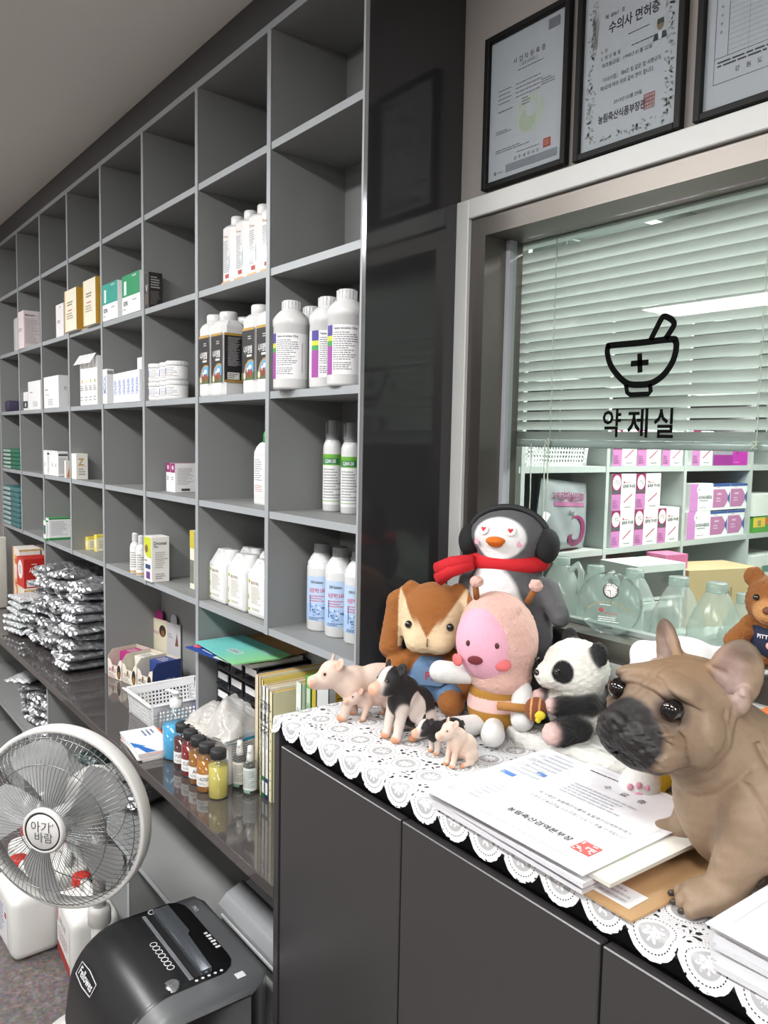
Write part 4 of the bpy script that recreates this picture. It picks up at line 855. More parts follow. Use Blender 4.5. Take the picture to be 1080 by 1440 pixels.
# ---- files standing at the right end
fx = -1.838
files = [(.019, .305, '#d8c9ae', 'beige cardboard file, leftmost of the standing files', 0), (.010, .305, '#d6cfb4', 'thin beige file second from the left', 1), (.012, .300, '#d9c56a', 'thin yellow file third from the left', 1), (.008, .288, '#cfc9a4', 'very thin cream file between yellow and white ones', 1), (.016, .293, '#dcdcd6', 'pale file with handwritten spine and green label box', 2), (.016, .291, '#dedcd2', 'pale file with handwritten spine and navy label box', 3), (.017, .286, '#dcd6b2', 'cream file with dotted spine', 4),
         (.026, .345, '#d9e3d4', 'white and green file with printed spine, upper part seen behind the counter', 5), (.024, .365, '#58b43c', 'bright green file seen behind the counter edge', 6), (.02, .35, '#b8a63f', 'mustard yellow file behind the green one', 7), (.05, .37, '#c8cccb', 'clear grey plastic file box behind the counter edge', 8)]
for i, (w, h, col, lab, kind) in enumerate(files):
    if kind == 5: fx = -1.615
    d = .235; y = .975 + (.012 if i < 3 else 0) + (.02 if i > 7 else 0); y = min(y, 1.2205 - d); b = MB(); cx = fx + w / 2; m = M(col, .5)
    b.box((-w / 2 + .0008, 0, h / 2), (.0016, d, h), m); b.box((w / 2 - .0008, 0, h / 2), (.0016, d, h), m); b.box((0, -d / 2 + .0008, h / 2), (w, .0016, h), m)
    b.box((0, .004, h / 2 - .004), (max(.002, w - .005), d - .012, h - .012), M('#e3dcc2' if i < 7 else '#dcdcd8', .7)); b.box((0, .004, .002), (w, d - .01, .004), m)
    if w > .015: b.box((0, .0, h - .0025), (w * .5, d * .9, .003), M(('#c59a3a', '#b98b2f', '#d8c9a0')[i % 3], .5))
    t_ = b.obj('document_file', loc=(cx, y + d / 2, ZT), label=lab, cat='file', group='standing document files')
    b = MB(); T = face_T('front', w, d, h)[0]; q = M('#4c4b48', .6)
    if kind in (1, 4): [rect(b, T, -w * .1, -h * .4 + k * h * .09, w * .12, -h * .4 + k * h * .09 + .004, q) for k in range(9)]
    if kind in (2, 3):
        rect(b, T, -w * .4, -h * .1, w * .4, h * .4, M('#e8e8e4', .5)); b.text('자료철', .034 if kind == 2 else .03, q, T @ Matrix.Translation((0, h * .22, .0003)) @ Matrix.Rotation(PI / 2, 4, 'Z'), fit=.09); lines(b, T, -w * .15, -h * .05, w * .15, h * .1, 14, q, .0003)
        rect(b, T, -w * .5, -h * .5, w * .5, -h * .31, M('#1e6e45' if kind == 2 else '#2a2f66', .4)); rect(b, T, -w * .36, -h * .46, w * .36, -h * .35, M('#e9e9ea', .5), .0003)
    if kind in (5, 6):
        rect(b, T, -w * .3, -h * .05, w * .3, h * .42, M('#e4ece4' if kind == 5 else '#c9d0cc', .5)); b.text('축산', .018, q, T @ Matrix.Translation((0, h * .3, .0003)), fit=w * .5); lines(b, T, -w * .22, h * .0, w * .22, h * .2, 5, q, .0003)
    if kind == 8: rect(b, face_T('right', w, d, h)[0], -d * .42, h * .32, -d * .2, h * .46, M('#c9a21e', .4)); lines(b, face_T('right', w, d, h)[0], -d * .4, h * .34, -d * .22, h * .4, 3, q, .0003)
    if b.v: b.obj('spine_label', t_)
    fx += w + .0022
# bag of swabs on a blue-edged carton
cz = .118
carton('tissue_carton', 'white carton with blue top edge under the plastic bag', 'box', (-1.975, .972, ZT), (.17, .095, cz), '#e6e6e4', [('front', 'lines', .05, .1, .95, .9, 14, '#8b8b90'), ('right', 'lines', .1, .05, .9, .95, 16, '#8b8b90'), ('front', 'rect', 0, .93, 1, 1, '#3ba3d0'), ('right', 'rect', 0, .93, 1, 1, '#3ba3d0')], topcol='#49aed8', rz=.1)
bagm = clear_mat('bag_plastic', '#f3f3f3', .62, '#f4f2ef', .08, 1.45, 1.0)
t = thing('swab_bag', 'clear plastic bag of white cotton swabs lying over the carton', 'bag', (-1.975, .966, ZT + cz + .001), .12)
rs = np.random.RandomState(5)
def crumple(nx, ny, fn):
    vs = []; fs = []
    for j in range(ny + 1):
        for i in range(nx + 1): vs.append(fn(i / nx, j / ny))
    for j in range(ny):
        for i in range(nx): a = j * (nx + 1) + i; fs.append((a, a + 1, a + nx + 2, a + nx + 1))
    return vs, fs
def bagtop(u, v):
    x = (u - .5) * .2 * (1 + .08 * math.sin(v * 7)); y = (v - .55) * .125 + .006 * math.sin(u * 9)
    e = (4 * u * (1 - u)) ** .4
    z = .010 + .072 * e * (math.sin(min(1, v * 1.35) * PI * .62)) * (0.85 + .15 * math.sin(9 * u + 4 * v)) + .006 * math.sin(17 * u + 9 * v) * e + .006 * abs(math.sin(23 * u - 17 * v)) * e + .004 * abs(math.sin(41 * u + 29 * v))
    if v < .12: z *= .5 + v * 4
    return (x, y, max(z, .003))
v, f = crumple(26, 22, bagtop); b = MB(); b.add(v, f, bagm, True); v2 = [(x, y, .002) for x, y, z in v]; b.add(v2, f, bagm, True); b.obj('plastic_film', t)
b = MB()
for k in range(260):
    u, vv = rs.rand(), rs.rand() * .5 + .02; q = bagtop(u, vv); z = .006 + rs.rand() * max(.004, (q[2] - .014)); a = rs.rand() * 3; L = .011
    b.tube([(q[0] * .9 - L * math.cos(a), q[1] - L * math.sin(a) * .6, z), (q[0] * .9 + L * math.cos(a), q[1] + L * math.sin(a) * .6, z + .003 * rs.randn())], .0022, M('#e9e2da', .8), 5)
o = b.obj('swabs', t); o['kind'] = 'stuff'
t = thing('tape_dispenser', 'black tape dispenser behind the plastic bag', 'tape dispenser', (-2.155, .985, ZT), .3)
b = MB(); b.prism([(-.05, 0), (.055, 0), (.06, .02), (.03, .035), (0, .07), (-.03, .085), (-.05, .06)], -.018, .018, M('#1e1e20', .35), Matrix.Rotation(PI / 2, 4, 'X')); b.obj('body', t)
b = MB(); b.lathe([(.012, -.012), (.03, -.012), (.03, .012), (.012, .012)], M('#2e2e30', .3), 22, T=Matrix.Translation((-.012, 0, .06)) @ Matrix.Rotation(PI / 2, 4, 'X'), cap=False); b.obj('tape_roll', t)

# ------------------------------------------------------------------ foil pouches
foil = M('#b4b6b9', .36, metal=.82, noise=(25, .12)); foil2 = M('#c4c8ca', .38, metal=.3, noise=(25, .06)); green_f = M('#4cd22c', .3, metal=.3)
def pouch_mesh(seed, w, d, h, mat, crimp=.018, amp=.008):
    r = np.random.RandomState(seed); D = r.randn(14, 2); ph = r.rand(14) * 6.28; sc = 18 + 95 * r.rand(14)
    def n(x, y): return sum(abs(math.sin(sc[i] * (D[i, 0] * x + D[i, 1] * y) + ph[i])) - .6 for i in range(14)) / 5
    b = MB(); nx, ny = 18, 26
    def surf(s):
        def fn(u, v):
            x = (u - .5) * w; y = (v - .5) * d; e = max(0, 4 * u * (1 - u)) ** .45 * max(0, 4 * v * (1 - v)) ** .4
            z = h / 2 + s * h / 2 * e + amp * 1.5 * n(x, y) * (e * .7 + .35) * (1 if s > 0 else .6)
            if v < .08 or v > .92: x *= 1.0 + .05 * math.sin(v * 60); z += .004 * math.sin(x * 160 + seed)
            return (x + .004 * n(y, x), y, z)
        return fn
    v, f = crumple(nx, ny, surf(1)); b.add(v, f, mat, False); v, f = crumple(nx, ny, surf(-1)); b.add(v, [q[::-1] for q in f], mat, False)
    return b
LBL = 'crumpled silver foil pouch in the big pile on the worktop'
protos = []
for s in range(5): protos.append(pouch_mesh(s, .155, .25, .036, foil))
rn = random.Random(11); first = []
for j in range(9):
    for i in range(5):
        x = -3.83 + i * .16 + rn.uniform(-.035, .035); y = 1.07 + rn.uniform(-.045, .012) - .007 * (8 - j); z = ZT + .006 + j * .0365 + rn.uniform(-.004, .004)
        x = max(-3.80, min(-3.195, x)); y = min(y, 1.08) 
        k = (i * 2 + j * 3) % 5
        tilt = (rn.uniform(-.10, .10), rn.uniform(-.10, .10))
        if len(first) <= k or first[k] is None:
            while len(first) <= k: first.append(None)
            first[k] = protos[k].obj('foil_pouch', loc=(x, y, z), rz=rn.uniform(-.16, .16) * (1 if 0 < i < 4 else .4), label=LBL, cat='pouch', group='silver foil pouches on the worktop')
        else: dup(first[k], loc=(x, y, z), rz=rn.uniform(-.16, .16) * (1 if 0 < i < 4 else .4) + (PI if rn.random() < .5 else 0)); COL.objects[-1].rotation_euler[0] = tilt[0]; COL.objects[-1].rotation_euler[1] = tilt[1]
fw = pouch_mesh(21, .19, .15, .030, foil2, amp=.005).obj('white_pouch', loc=(-3.925, .915, ZT + .004), rz=.2, label='bottom pouch of the whitish stack in front of the foil pile', cat='pouch', group='whitish pouches')
for j, nm in enumerate(('second', 'third', 'fourth', 'fifth', 'top')):
    dup(fw, '%s pouch of the whitish stack in front of the foil pile' % (nm if nm == 'top' else nm + ' lowest'), (-3.93 + rn.uniform(-.02, .02) - .012 * j, .915 + .006 * j, ZT + .004 + .028 * (j + 1)), .2 + rn.uniform(-.2, .2))
LB2 = 'crumpled silver foil pouch piled on the low shelf under the worktop'
for j in range(4):
    for i in range(3): dup(first[(i + j) % 5], LB2, (-3.82 + i * .19 + rn.uniform(-.02, .02), .975 + rn.uniform(-.02, .02), ZL + .004 + j * .034), rn.uniform(-.3, .3), 'silver foil pouches on the low shelf')
pouch_mesh(31, .13, .2, .03, foil2, amp=.004).obj('white_pouch', loc=(-3.86, .91, ZL + .142), rz=.7, label='white printed pouch with a green tab on top of the low shelf pile', cat='pouch')
b = pouch_mesh(33, .13, .24, .034, green_f, amp=.006); b.obj('green_pouch', loc=(-3.315, .955, ZL + .003), rz=.1, label='bright green foil pouch on the low shelf by the divider', cat='pouch')
pouch_mesh(35, .16, .2, .04, M('#3b4a48', .3, metal=.3), amp=.006).obj('dark_pouch', loc=(-3.07, 1.0, ZL + .004), rz=.2, label='dark green bag on the low shelf right of the divider', cat='pouch')
pouch_mesh(36, .16, .2, .04, M('#c3c8c8', .4, metal=.1), amp=.004).obj('white_pouch', loc=(-2.88, 1.0, ZL + .004), rz=-.2, label='pale printed bag on the low shelf behind the fan', cat='pouch')
pouch_mesh(37, .16, .22, .05, foil, amp=.008).obj('foil_pouch', loc=(-2.66, .98, ZL + .004), rz=.4, label='single silver pouch on the low shelf right behind the fan', cat='pouch')
# ---- cartons at the far end
oc = '#e8e2da'
OS = [('front', 'rect', 0, 0, .18, 1, '#d98a3a'), ('front', 'disc', .5, .5, .22, '#c9703a'), ('front', 'disc', .5, .62, .1, '#e6c24a'), ('right', 'rect', 0, .9, 1, .96, '#c9a24a'), ('right', 'lines', .1, .4, .7, .75, 3, '#b9b2a8'), ('right', 'rect', 0, .04, 1, .1, '#c9a24a')]
for k in range(3):
    carton('supplement_carton', '%s orange and white carton of the front column at the far end of the worktop' % ('bottom', 'middle', 'top')[k], 'box', (-4.30, 1.005, ZT + k * .118), (.135, .10, .1165), oc, OS, group='orange and white cartons')
    carton('supplement_carton', '%s orange and white carton of the rear column at the far end of the worktop' % ('bottom', 'middle', 'top')[k], 'box', (-4.30, 1.115, ZT + k * .118), (.135, .10, .1165), oc, OS, group='orange and white cartons')
carton('supplement_carton', 'orange and white carton under the red box', 'box', (-4.09, .985, ZT), (.15, .12, .19), '#e2d6c8', OS, group='orange and white cartons')
carton('red_carton', 'red carton with a white round label, stacked at the far end of the worktop', 'box', (-4.09, .985, ZT + .191), (.135, .115, .14), '#b3211c', [('front', 'rect', 0, 0, 1, 1, '#c93a2e'), ('front', 'disc', .5, .6, .32, '#ece6e4'), ('front', 'lines', .3, .45, .7, .75, 4, '#9a8d90'), ('right', 'text', '사군자', .45, .6, .2, '#f2e9e4', .5), ('right', 'lines', .3, .78, .6, .84, 1, '#eadfd8'), ('right', 'rect', .35, .42, .7, .46, '#d8a23a'), ('right', 'rect', .1, .04, .85, .28, '#e6d6d8')])
t = thing('paper_bag', 'pale paper bag hanging at the far left end of the shelving', 'bag', (-4.57, .89, ZT)); b = MB(); b.box((0, 0, .19), (.03, .16, .38), M('#cfcbc2', .7, bump=(60, .4, .004)), .008, 2); b.obj('sack', t); b = MB(); b.tube([(.0, -.04, .37), (0, -.03, .42), (0, .03, .42), (0, .04, .37)], .004, M('#cfcbc2', .7), 8); b.obj('handle', t)
# ------------------------------------------------------------------ pedestal fan
fanw = M('#d9d8d5', .35, coat=.2)
PX, PY = -2.09, .655
fan = thing('pedestal_fan', 'white pedestal fan with wire cage standing in front of the base shelves', 'fan', (PX, PY, 0))
b = MB(); b.lathe([(.178, 0), (.18, .008), (.172, .022), (.12, .038), (.05, .048), (.034, .056)], fanw, 48); b.obj('base', fan)
b = MB(); b.lathe([(.022, .04), (.022, .40)], fanw, 24); b.lathe([(.026, .36), (.030, .365), (.030, .40), (.026, .41), (.018, .412)], fanw, 24); b.obj('outer_pole', fan)
b = MB(); b.lathe([(.0165, .40), (.0165, .66)], M('#cfcecb', .3), 20); b.obj('inner_pole', fan)
hc = at(86, 1150, Y=.52); hc = hc - Vector((PX, PY, 0)); RR = .222
TH_ = Matrix.Translation(hc) @ Matrix.Rotation(facing(12), 4, 'Z') @ Matrix.Rotation(PI / 2, 4, 'X')     # local z = out of the fan towards the viewer
b = MB(); b.lathe([(.03, -.20), (.055, -.19), (.068, -.16), (.07, -.09), (.05, -.06), (.02, -.055)], fanw, 32, T=TH_); 
b.tube([TH_ @ Vector((0, -.02, -.13)), Vector((0, 0, .68)), Vector((0, 0, .62))], [.03, .026, .02], fanw, 14); b.obj('motor_housing', fan)
def ringprof(r0, r1, z0, z1): return [(r1, z0), (r1 + .0012, z0 + .002), (r1 + .0012, z1 - .003), (r1 - .002, z1), (r0, z1), (r0 - .001, z1 - .002), (r0, z0), (r1, z0)]
b = MB(); b.lathe(ringprof(RR - .010, RR, -.028, .010), fanw, 96, T=TH_, cap=False); b.obj('outer_ring', fan)
wire = M('#8c8e90', .25, metal=.85)
def grille(n, prof, tw, r):
    b = MB()
    for i in range(n):
        a0 = 2 * PI * i / n
        b.tube([(rr * math.cos(a0 + tw * (rr / RR)), rr * math.sin(a0 + tw * (rr / RR)), z) for rr, z in prof], r, wire, 4, T=TH_, cap=False)
    return b
front = grille(90, [(.045, .062), (.09, .064), (.14, .057), (.185, .040), (.212, .014), (RR - .006, .002)], 0, .0008)
for rr, z in ((.152, .054), (.205, .022)): front.tube([(rr * math.cos(2 * PI * i / 72), rr * math.sin(2 * PI * i / 72), z) for i in range(72)], .0012, wire, 5, T=TH_, closed=True)
front.obj('front_grille', fan)
rear = grille(60, [(.06, -.088), (.12, -.088), (.18, -.074), (.208, -.045), (RR - .006, -.018)], .35, .0007)
for rr, z in ((.12, -.089), (.19, -.068), (.06, -.088)): rear.tube([(rr * math.cos(2 * PI * i / 60), rr * math.sin(2 * PI * i / 60), z) for i in range(60)], .0012, wire, 5, T=TH_, closed=True)
rear.obj('rear_grille', fan)
blade_m = clear_mat('smoky_blade', '#d3d5d6', .86, '#d0d1d2', .15, 1.45, 1.0)
for k in range(5):
    b = MB(); a0 = 2 * PI * k / 5 + .42; vs = []; n = 12; m = 8
    for i in range(n + 1):
        u = i / n; r = .03 + u * .165; hw = .20 + .20 * math.sin(min(1, u * 1.15) * PI * .56) - (.2 * max(0, (u - .8) / .2) ** 2.2)
        for j in range(m + 1):
            v = j / m * 2 - 1; a = a0 + v * hw + .25 * u; vs.append((r * math.cos(a), r * math.sin(a), .012 + v * (.022 - .006 * u)))
    fs = [(i * (m + 1) + j, i * (m + 1) + j + 1, (i + 1) * (m + 1) + j + 1, (i + 1) * (m + 1) + j) for i in range(n) for j in range(m)]
    b.add(vs, fs, blade_m, True, TH_); b.add([(x, y, z - .002) for x, y, z in vs], [f[::-1] for f in fs], blade_m, True, TH_); b.obj('blade', fan)
b = MB(); b.lathe([(.0, .03), (.032, .03), (.034, -.02), (.03, -.05)], M('#c9cacb', .3), 28, T=TH_, cap=False); b.obj('blade_hub', fan)
b = MB(); b.lathe([(.0, .0735), (.040, .0735), (.042, .072)], M('#dcdcdb', .3), 44, T=TH_, cap=False)
b.lathe([(.042, .0725), (.044, .0738), (.046, .0725)], M('#55575a', .2, metal=.8), 44, T=TH_, cap=False); b.lathe([(.046, .0728), (.0485, .0745), (.0535, .070), (.054, .060)], fanw, 44, T=TH_, cap=False)
hb = b.obj('hub_badge', fan)
b = MB(); T = TH_ @ Matrix.Translation((0, 0, .0742)); b.text('아기', .026, M('#3b3b3d', .5), T @ Matrix.Translation((-.005, .012, 0))); b.text('바람', .024, M('#3b3b3d', .5), T @ Matrix.Translation((.004, -.013, 0)))
b.tube([T @ Vector((.021, .016, .0)), T @ Vector((.023, .019, 0))], .001, M('#3b3b3d', .5), 5); b.tube([T @ Vector((.027, .018, .0)), T @ Vector((.029, .022, 0))], .001, M('#3b3b3d', .5), 5); b.obj('lettering', hb)
# ------------------------------------------------------------------ jerry cans on the floor
canm = M('#d9d9d6', .42, sss=.1); redc = M('#c22b22', .4)
def can(label, loc, w, d, h, rz, capxy, spec=None, face='left'):
    t = thing('jerrycan', label, 'jerrycan', loc, rz, 'white jerrycans on the floor')
    b = MB(); b.box((0, 0, h * .42), (w, d, h * .84), canm, .028, 4)
    b.add([(-w * .42, -d * .42, h * .80), (w * .42, -d * .42, h * .80), (w * .42, d * .42, h * .80), (-w * .42, d * .42, h * .80), (-w * .30, -d * .2, h * .9), (w * .36, -d * .2, h * .9), (w * .36, d * .2, h * .9), (-w * .30, d * .2, h * .9)], [(0, 1, 5, 4), (1, 2, 6, 5), (2, 3, 7, 6), (3, 0, 4, 7), (4, 5, 6, 7)], canm, True); b.obj('body', t)
    b = MB(); b.tube([(w * .34, 0, h * .86), (w * .30, 0, h * 1.0), (w * .1, 0, h * 1.03), (-w * .12, 0, h * 1.0), (-w * .18, 0, h * .86)], [.016, .015, .014, .015, .016], canm, 12); b.obj('handle', t)
    b = MB(); cx, cy = capxy; b.lathe([(.026, h * .85), (.03, h * .87), (.029, h * .99), (.025, h * 1.01), (0, h * 1.01)], redc, 26, T=Matrix.Translation((cx, cy, 0))); b.obj('cap', t, label='red screw cap')
    if spec:
        b = MB()
        for f_, sp in spec: deco(b, [(f_,) + q for q in sp], w + .001, d + .001, h * .84)
        b.obj('label', t)
    return t
can('nearest white jerrycan with red cap, left of the fan pole', (-2.72, .615, 0), .24, .15, .245, math.radians(2), (-.085, -.0), [('front', [('rect', .25, .15, .75, .8, '#dfe0e4'), ('disc', .66, .62, .05, '#c4342c'), ('lines', .3, .25, .6, .75, 8, '#8a93b0')])])
can('white jerrycan half hidden between the nearest one and the labelled one', (-2.79, .752, 0), .2, .13, .245, 0, (-.06, 0), None)
can('white jerrycan with a red-striped label right behind the fan pole', (-2.475, .738, 0), .235, .145, .255, math.radians(-4), (-.08, 0), [('front', [('rect', .12, .12, .86, .86, '#e2e0e0'), ('rect', .12, .12, .86, .28, '#a8362c'), ('text', '크린스타', .45, .68, .11, '#5a4046', .5), ('lines', .2, .36, .8, .56, 4, '#a08a8e'), ('rect', .14, .6, .2, .82, '#c04a42')])])
can('white jerrycan with a dark cap deep behind the fan', (-2.95, .70, 0), .2, .14, .25, .1, (-.06, 0), None)
# ------------------------------------------------------------------ paper shredder
SX0, SX1, SY0, SY1, SZ = -1.795, -1.405, .478, .808, .545
sh = thing('paper_shredder', 'black and grey paper shredder standing beside the low cupboard', 'shredder', ((SX0 + SX1) / 2, (SY0 + SY1) / 2, 0)); SW = SX1 - SX0; SD = SY1 - SY0
dk = M('#56585a', .38); bk = M('#1c1d1f', .3); bk2 = M('#121315', .22, coat=.3)
def sprofile(off=0.0):
    """front-to-back outline of the head (y, z): flat top that rolls over the front edge"""
    p = [(SD / 2 + off * .3, .40), (SD / 2 + off * .3, SZ - .02), (SD / 2 - .006, SZ - .006 + off), (SD / 2 - .02, SZ + off)]
    p += [(-.035, SZ + off)]
    for i in range(1, 11):
        a = i / 10 * PI / 2 * .93; p.append((-.035 - (.12 + off) * math.sin(a), SZ - .125 + (.125 + off) * math.cos(a)))
    p += [(-SD / 2 - off + .002, .36), (-SD / 2 - off + .008, .30)]
    return p
def shell(x0, x1, mat, off, rc, mb, inset_back=0.0, rb=.06):
    pr = sprofile(off); N_ = 14; xs_ = []
    for i in range(N_ + 1):
        u = i / N_; xs_.append(x0 + (x1 - x0) * (0.5 - 0.5 * math.cos(PI * u)))
    vs = []
    for x in xs_:
        e = min(x - x0, x1 - x)
        drop = rc - math.sqrt(max(0, rc * rc - max(0, rc - e) ** 2)) if e < rc else 0
        back = rb - math.sqrt(max(0, rb * rb - max(0, rb - e) ** 2)) if e < rb else 0
        for y, z in pr:
            yy = min(y, SD / 2 - back - inset_back); vs.append((x, yy + (drop * .6 if y < -.1 else 0), z - drop if z > .42 else z))
    m = len(pr); fs = [(i * m + j, i * m + j + 1, (i + 1) * m + j + 1, (i + 1) * m + j) for i in range(N_) for j in range(m - 1)]
    fs += [tuple(range(m)), tuple(N_ * m + j for j in range(m))[::-1]]
    mb.add(vs, fs, mat, True)
b = MB(); shell(-SW / 2, SW / 2, dk, 0, .022, b); b.obj('head_shell', sh)
b = MB(); b.box((0, .0, .19), (SW - .012, SD - .016, .38), bk, .02, 3); b.box((0, -SD / 2 + .004, .2), (SW * .8, .01, .3), bk2, .004, 2); b.obj('waste_bin', sh)
b = MB(); b.tube([(SW * .1, -SD / 2 - .012, .33), (SW * .38, -SD / 2 - .012, .33)], .009, dk, 10); b.obj('bin_handle', sh)
zt_ = SZ + .0024
b = MB(); y0 = .022
b.box((-.02, y0, zt_ + .0006), (.268, .013, .002), M('#050505', .6)); 
b.box((-.02, y0 - .013, zt_ + .002), (.272, .009, .004), M('#9fa3a8', .15, metal=.7), .001, 1); b.obj('feed_slot', sh)
b = MB(); b.prism([(-.155, y0 + .008), (.115, y0 + .008), (.115, y0 + .032), (-.02, y0 + .038), (-.03, y0 + .046), (-.155, y0 + .046)], zt_, zt_ + .012, M('#7f868e', .08, metal=.75)); b.obj('clear_guard', sh)
wm = M('#c9cacc', .5); b = MB(); shell(-SW / 2 + .012, SW / 2 - .062, bk, .0022, .004, b, .055, .05)
for k in range(7): b.lathe([(.0065, 0), (.0085, 0), (.0085, .0004), (.0065, .0004), (.0065, 0)], wm, 14, T=Matrix.Translation((-.045 + k * .016, y0 - .032, zt_ + .0003)), cap=False)
for k in range(2): b.lathe([(.008, 0), (.011, 0), (.011, .0004), (.008, .0004), (.008, 0)], wm, 14, T=Matrix.Translation((-.165 + k * .004, y0 + .012 + k * .024, zt_ + .0003)), cap=False)
for k in range(6): rect(b, Matrix.Translation((0, 0, zt_ + .0005)), -.02 + k * .012, y0 + .075, -.02 + k * .012 + .007, y0 + .083 + (k % 2) * .003, wm)
for k in range(5): disc(b, Matrix.Translation((0, 0, zt_ + .0005)), .122, y0 - .005 + k * .014, .0035, wm)
b.text('79Ci', .012, wm, Matrix.Translation((-.12, y0 + .10, zt_ + .0005))); rect(b, Matrix.Translation((SW / 2 - .04, .10, SZ + .0006)), -.009, -.010, .009, .010, wm); b.obj('top_panel', sh)
b = MB(); Tb = Matrix.Translation((.108, y0 - .056, SZ - .002)) @ Matrix.Rotation(.32, 4, 'X'); b.lathe([(.0, .006), (.008, .0065), (.010, .005), (.018, .0055), (.0205, .004), (.021, 0)], M('#a4a7aa', .2, metal=.8), 28, T=Tb); b.obj('power_button', sh, label='round silver power button')
b = MB(); Tl = Matrix.Translation((-.095, -.1395, .4905)) @ Matrix.Rotation(1.0, 4, 'X'); ol = [(-.048, -.013), (0, -.017), (.048, -.013), (.048, .013), (0, .017), (-.048, .013)]
b.tube([Tl @ Vector((x, y, .004)) for x, y in ol], .0012, wm, 5, closed=True); b.text('Fellowes', .021, wm, Tl @ Matrix.Translation((0, 0, .004)), fit=.082, bold=True); b.obj('logo_plate', sh)
# ------------------------------------------------------------------ laminator on the low shelf
lam = thing('laminator', 'silver and black laminating machine on the low shelf behind the shredder', 'laminator', (-1.625, .985, ZL + .0006)); silv = M('#a2a5a8', .3, metal=.35)
lw, ld = .40, .20
def lprism(pts, x0, x1, mat, mb): mb.prism(pts, x0, x1, mat, Matrix(((0, 0, 1, 0), (1, 0, 0, 0), (0, 1, 0, 0), (0, 0, 0, 1))), smooth=False)
b = MB(); lprism([(-.10, .0), (.095, 0), (.095, .06), (-.10, .045)], -lw / 2, lw / 2, M('#3a3b3d', .4), b); b.obj('base', lam)
b = MB(); lprism([(-.112, .040), (-.108, .062), (-.085, .085), (-.045, .10), (-.045, .06)], -lw / 2 - .004, lw / 2, silv, b); b.obj('front_cover', lam)
b = MB(); lprism([(-.038, .06), (-.038, .104), (.0, .115), (.06, .112), (.092, .095), (.095, .06)], -lw / 2 + .01, lw / 2, silv, b); b.obj('top_cover', lam)
b = MB(); b.box((0, -.0415, .08), (lw, .006, .05), M('#3f4143', .4)); b.box((-.02, -.115, .052), (.30, .004, .006), M('#c9cbcd', .3)); b.obj('feed_slot', lam)
b = MB()
for k in range(5): b.box((-.13 + .02 * k, .06, .1135), (.01, .004, .002), M('#6d7072', .4))
b.obj('buttons', lam); b = MB(); b.lathe([(.05, .0), (.052, .002), (.052, .012), (.046, .016), (0, .016)], M('#2c2d2f', .35), 28, T=Matrix.Translation((.13, .04, .102))); b.obj('dial', lam)
# ------------------------------------------------------------------ lace runner
lace = bpy.data.materials.new('white_lace'); lace.use_nodes = True
nt = lace.node_tree; N = nt.nodes; L = nt.links; _b = N['Principled BSDF']; _b.inputs['Roughness'].default_value = .8
def mth(op, a, b_=None, c=None, clamp=False):
    n = N.new('ShaderNodeMath'); n.operation = op; n.use_clamp = clamp
    for i, v in enumerate((a, b_, c)):
        if v is None: continue
        if isinstance(v, (int, float)): n.inputs[i].default_value = v
        else: L.new(v, n.inputs[i])
    return n.outputs[0]
PIT = .0675
uvn = N.new('ShaderNodeUVMap'); uvn.uv_map = 'UVMap'; sp = N.new('ShaderNodeSeparateXYZ'); L.new(uvn.outputs['UV'], sp.inputs[0])
U = mth('DIVIDE', sp.outputs['X'], PIT); V = mth('DIVIDE', sp.outputs['Y'], PIT)
fu = mth('SUBTRACT', mth('FRACT', U), .5); fv = mth('SUBTRACT', mth('FRACT', V), .5)
r_ = mth('SQRT', mth('ADD', mth('MULTIPLY', fu, fu), mth('MULTIPLY', fv, fv))); an = mth('ARCTAN2', fv, fu)
def band(x, lo, hi): return mth('MULTIPLY', mth('GREATER_THAN', x, lo), mth('LESS_THAN', x, hi))
# inner net with a sprig, thread ring, dotted ring, ribbed outer ring with a scalloped rim
vor = N.new('ShaderNodeTexVoronoi'); vor.feature = 'DISTANCE_TO_EDGE'; vor.inputs['Scale'].default_value = 95; L.new(uvn.outputs['UV'], vor.inputs['Vector'])
noi = N.new('ShaderNodeTexNoise'); noi.inputs['Scale'].default_value = 150; L.new(uvn.outputs['UV'], noi.inputs['Vector'])
petal = mth('ABSOLUTE', mth('SINE', mth('MULTIPLY', an, 4)))
sprig = mth('MULTIPLY', mth('LESS_THAN', r_, mth('MULTIPLY_ADD', petal, .13, .07)), mth('GREATER_THAN', noi.outputs['Fac'], .44))
chk = N.new('ShaderNodeTexChecker'); chk.inputs['Scale'].default_value = 1400; L.new(uvn.outputs['UV'], chk.inputs['Vector'])
net = mth('MULTIPLY', mth('LESS_THAN', r_, .27), mth('MAXIMUM', sprig, mth('MULTIPLY_ADD', chk.outputs['Fac'], .25, .42)))
ring1 = band(r_, .27, .30)
dots = mth('MULTIPLY', band(r_, .355, .378), mth('GREATER_THAN', mth('SINE', mth('MULTIPLY', an, 34)), -.2))
rim = mth('MULTIPLY_ADD', mth('ABSOLUTE', mth('SINE', mth('MULTIPLY', an, 11))), .025, .455)
ring2 = mth('MULTIPLY', mth('MULTIPLY', mth('GREATER_THAN', r_, .30), mth('LESS_THAN', r_, rim)), mth('SUBTRACT', 1, dots))
lat = mth('MULTIPLY', mth('GREATER_THAN', r_, .44), mth('LESS_THAN', vor.outputs['Distance'], .0021 * 95))
alpha = mth('MAXIMUM', mth('MAXIMUM', net, ring1), mth('MAXIMUM', ring2, lat))
ribs = mth('MULTIPLY', mth('MULTIPLY', mth('GREATER_THAN', r_, .385), mth('LESS_THAN', mth('SINE', mth('MULTIPLY', an, 60)), -.35)), .22)
alpha = mth('SUBTRACT', alpha, ribs, clamp=True)
_b.inputs['Base Color'].default_value = lin('#e3e4e6'); L.new(alpha, _b.inputs['Alpha'])
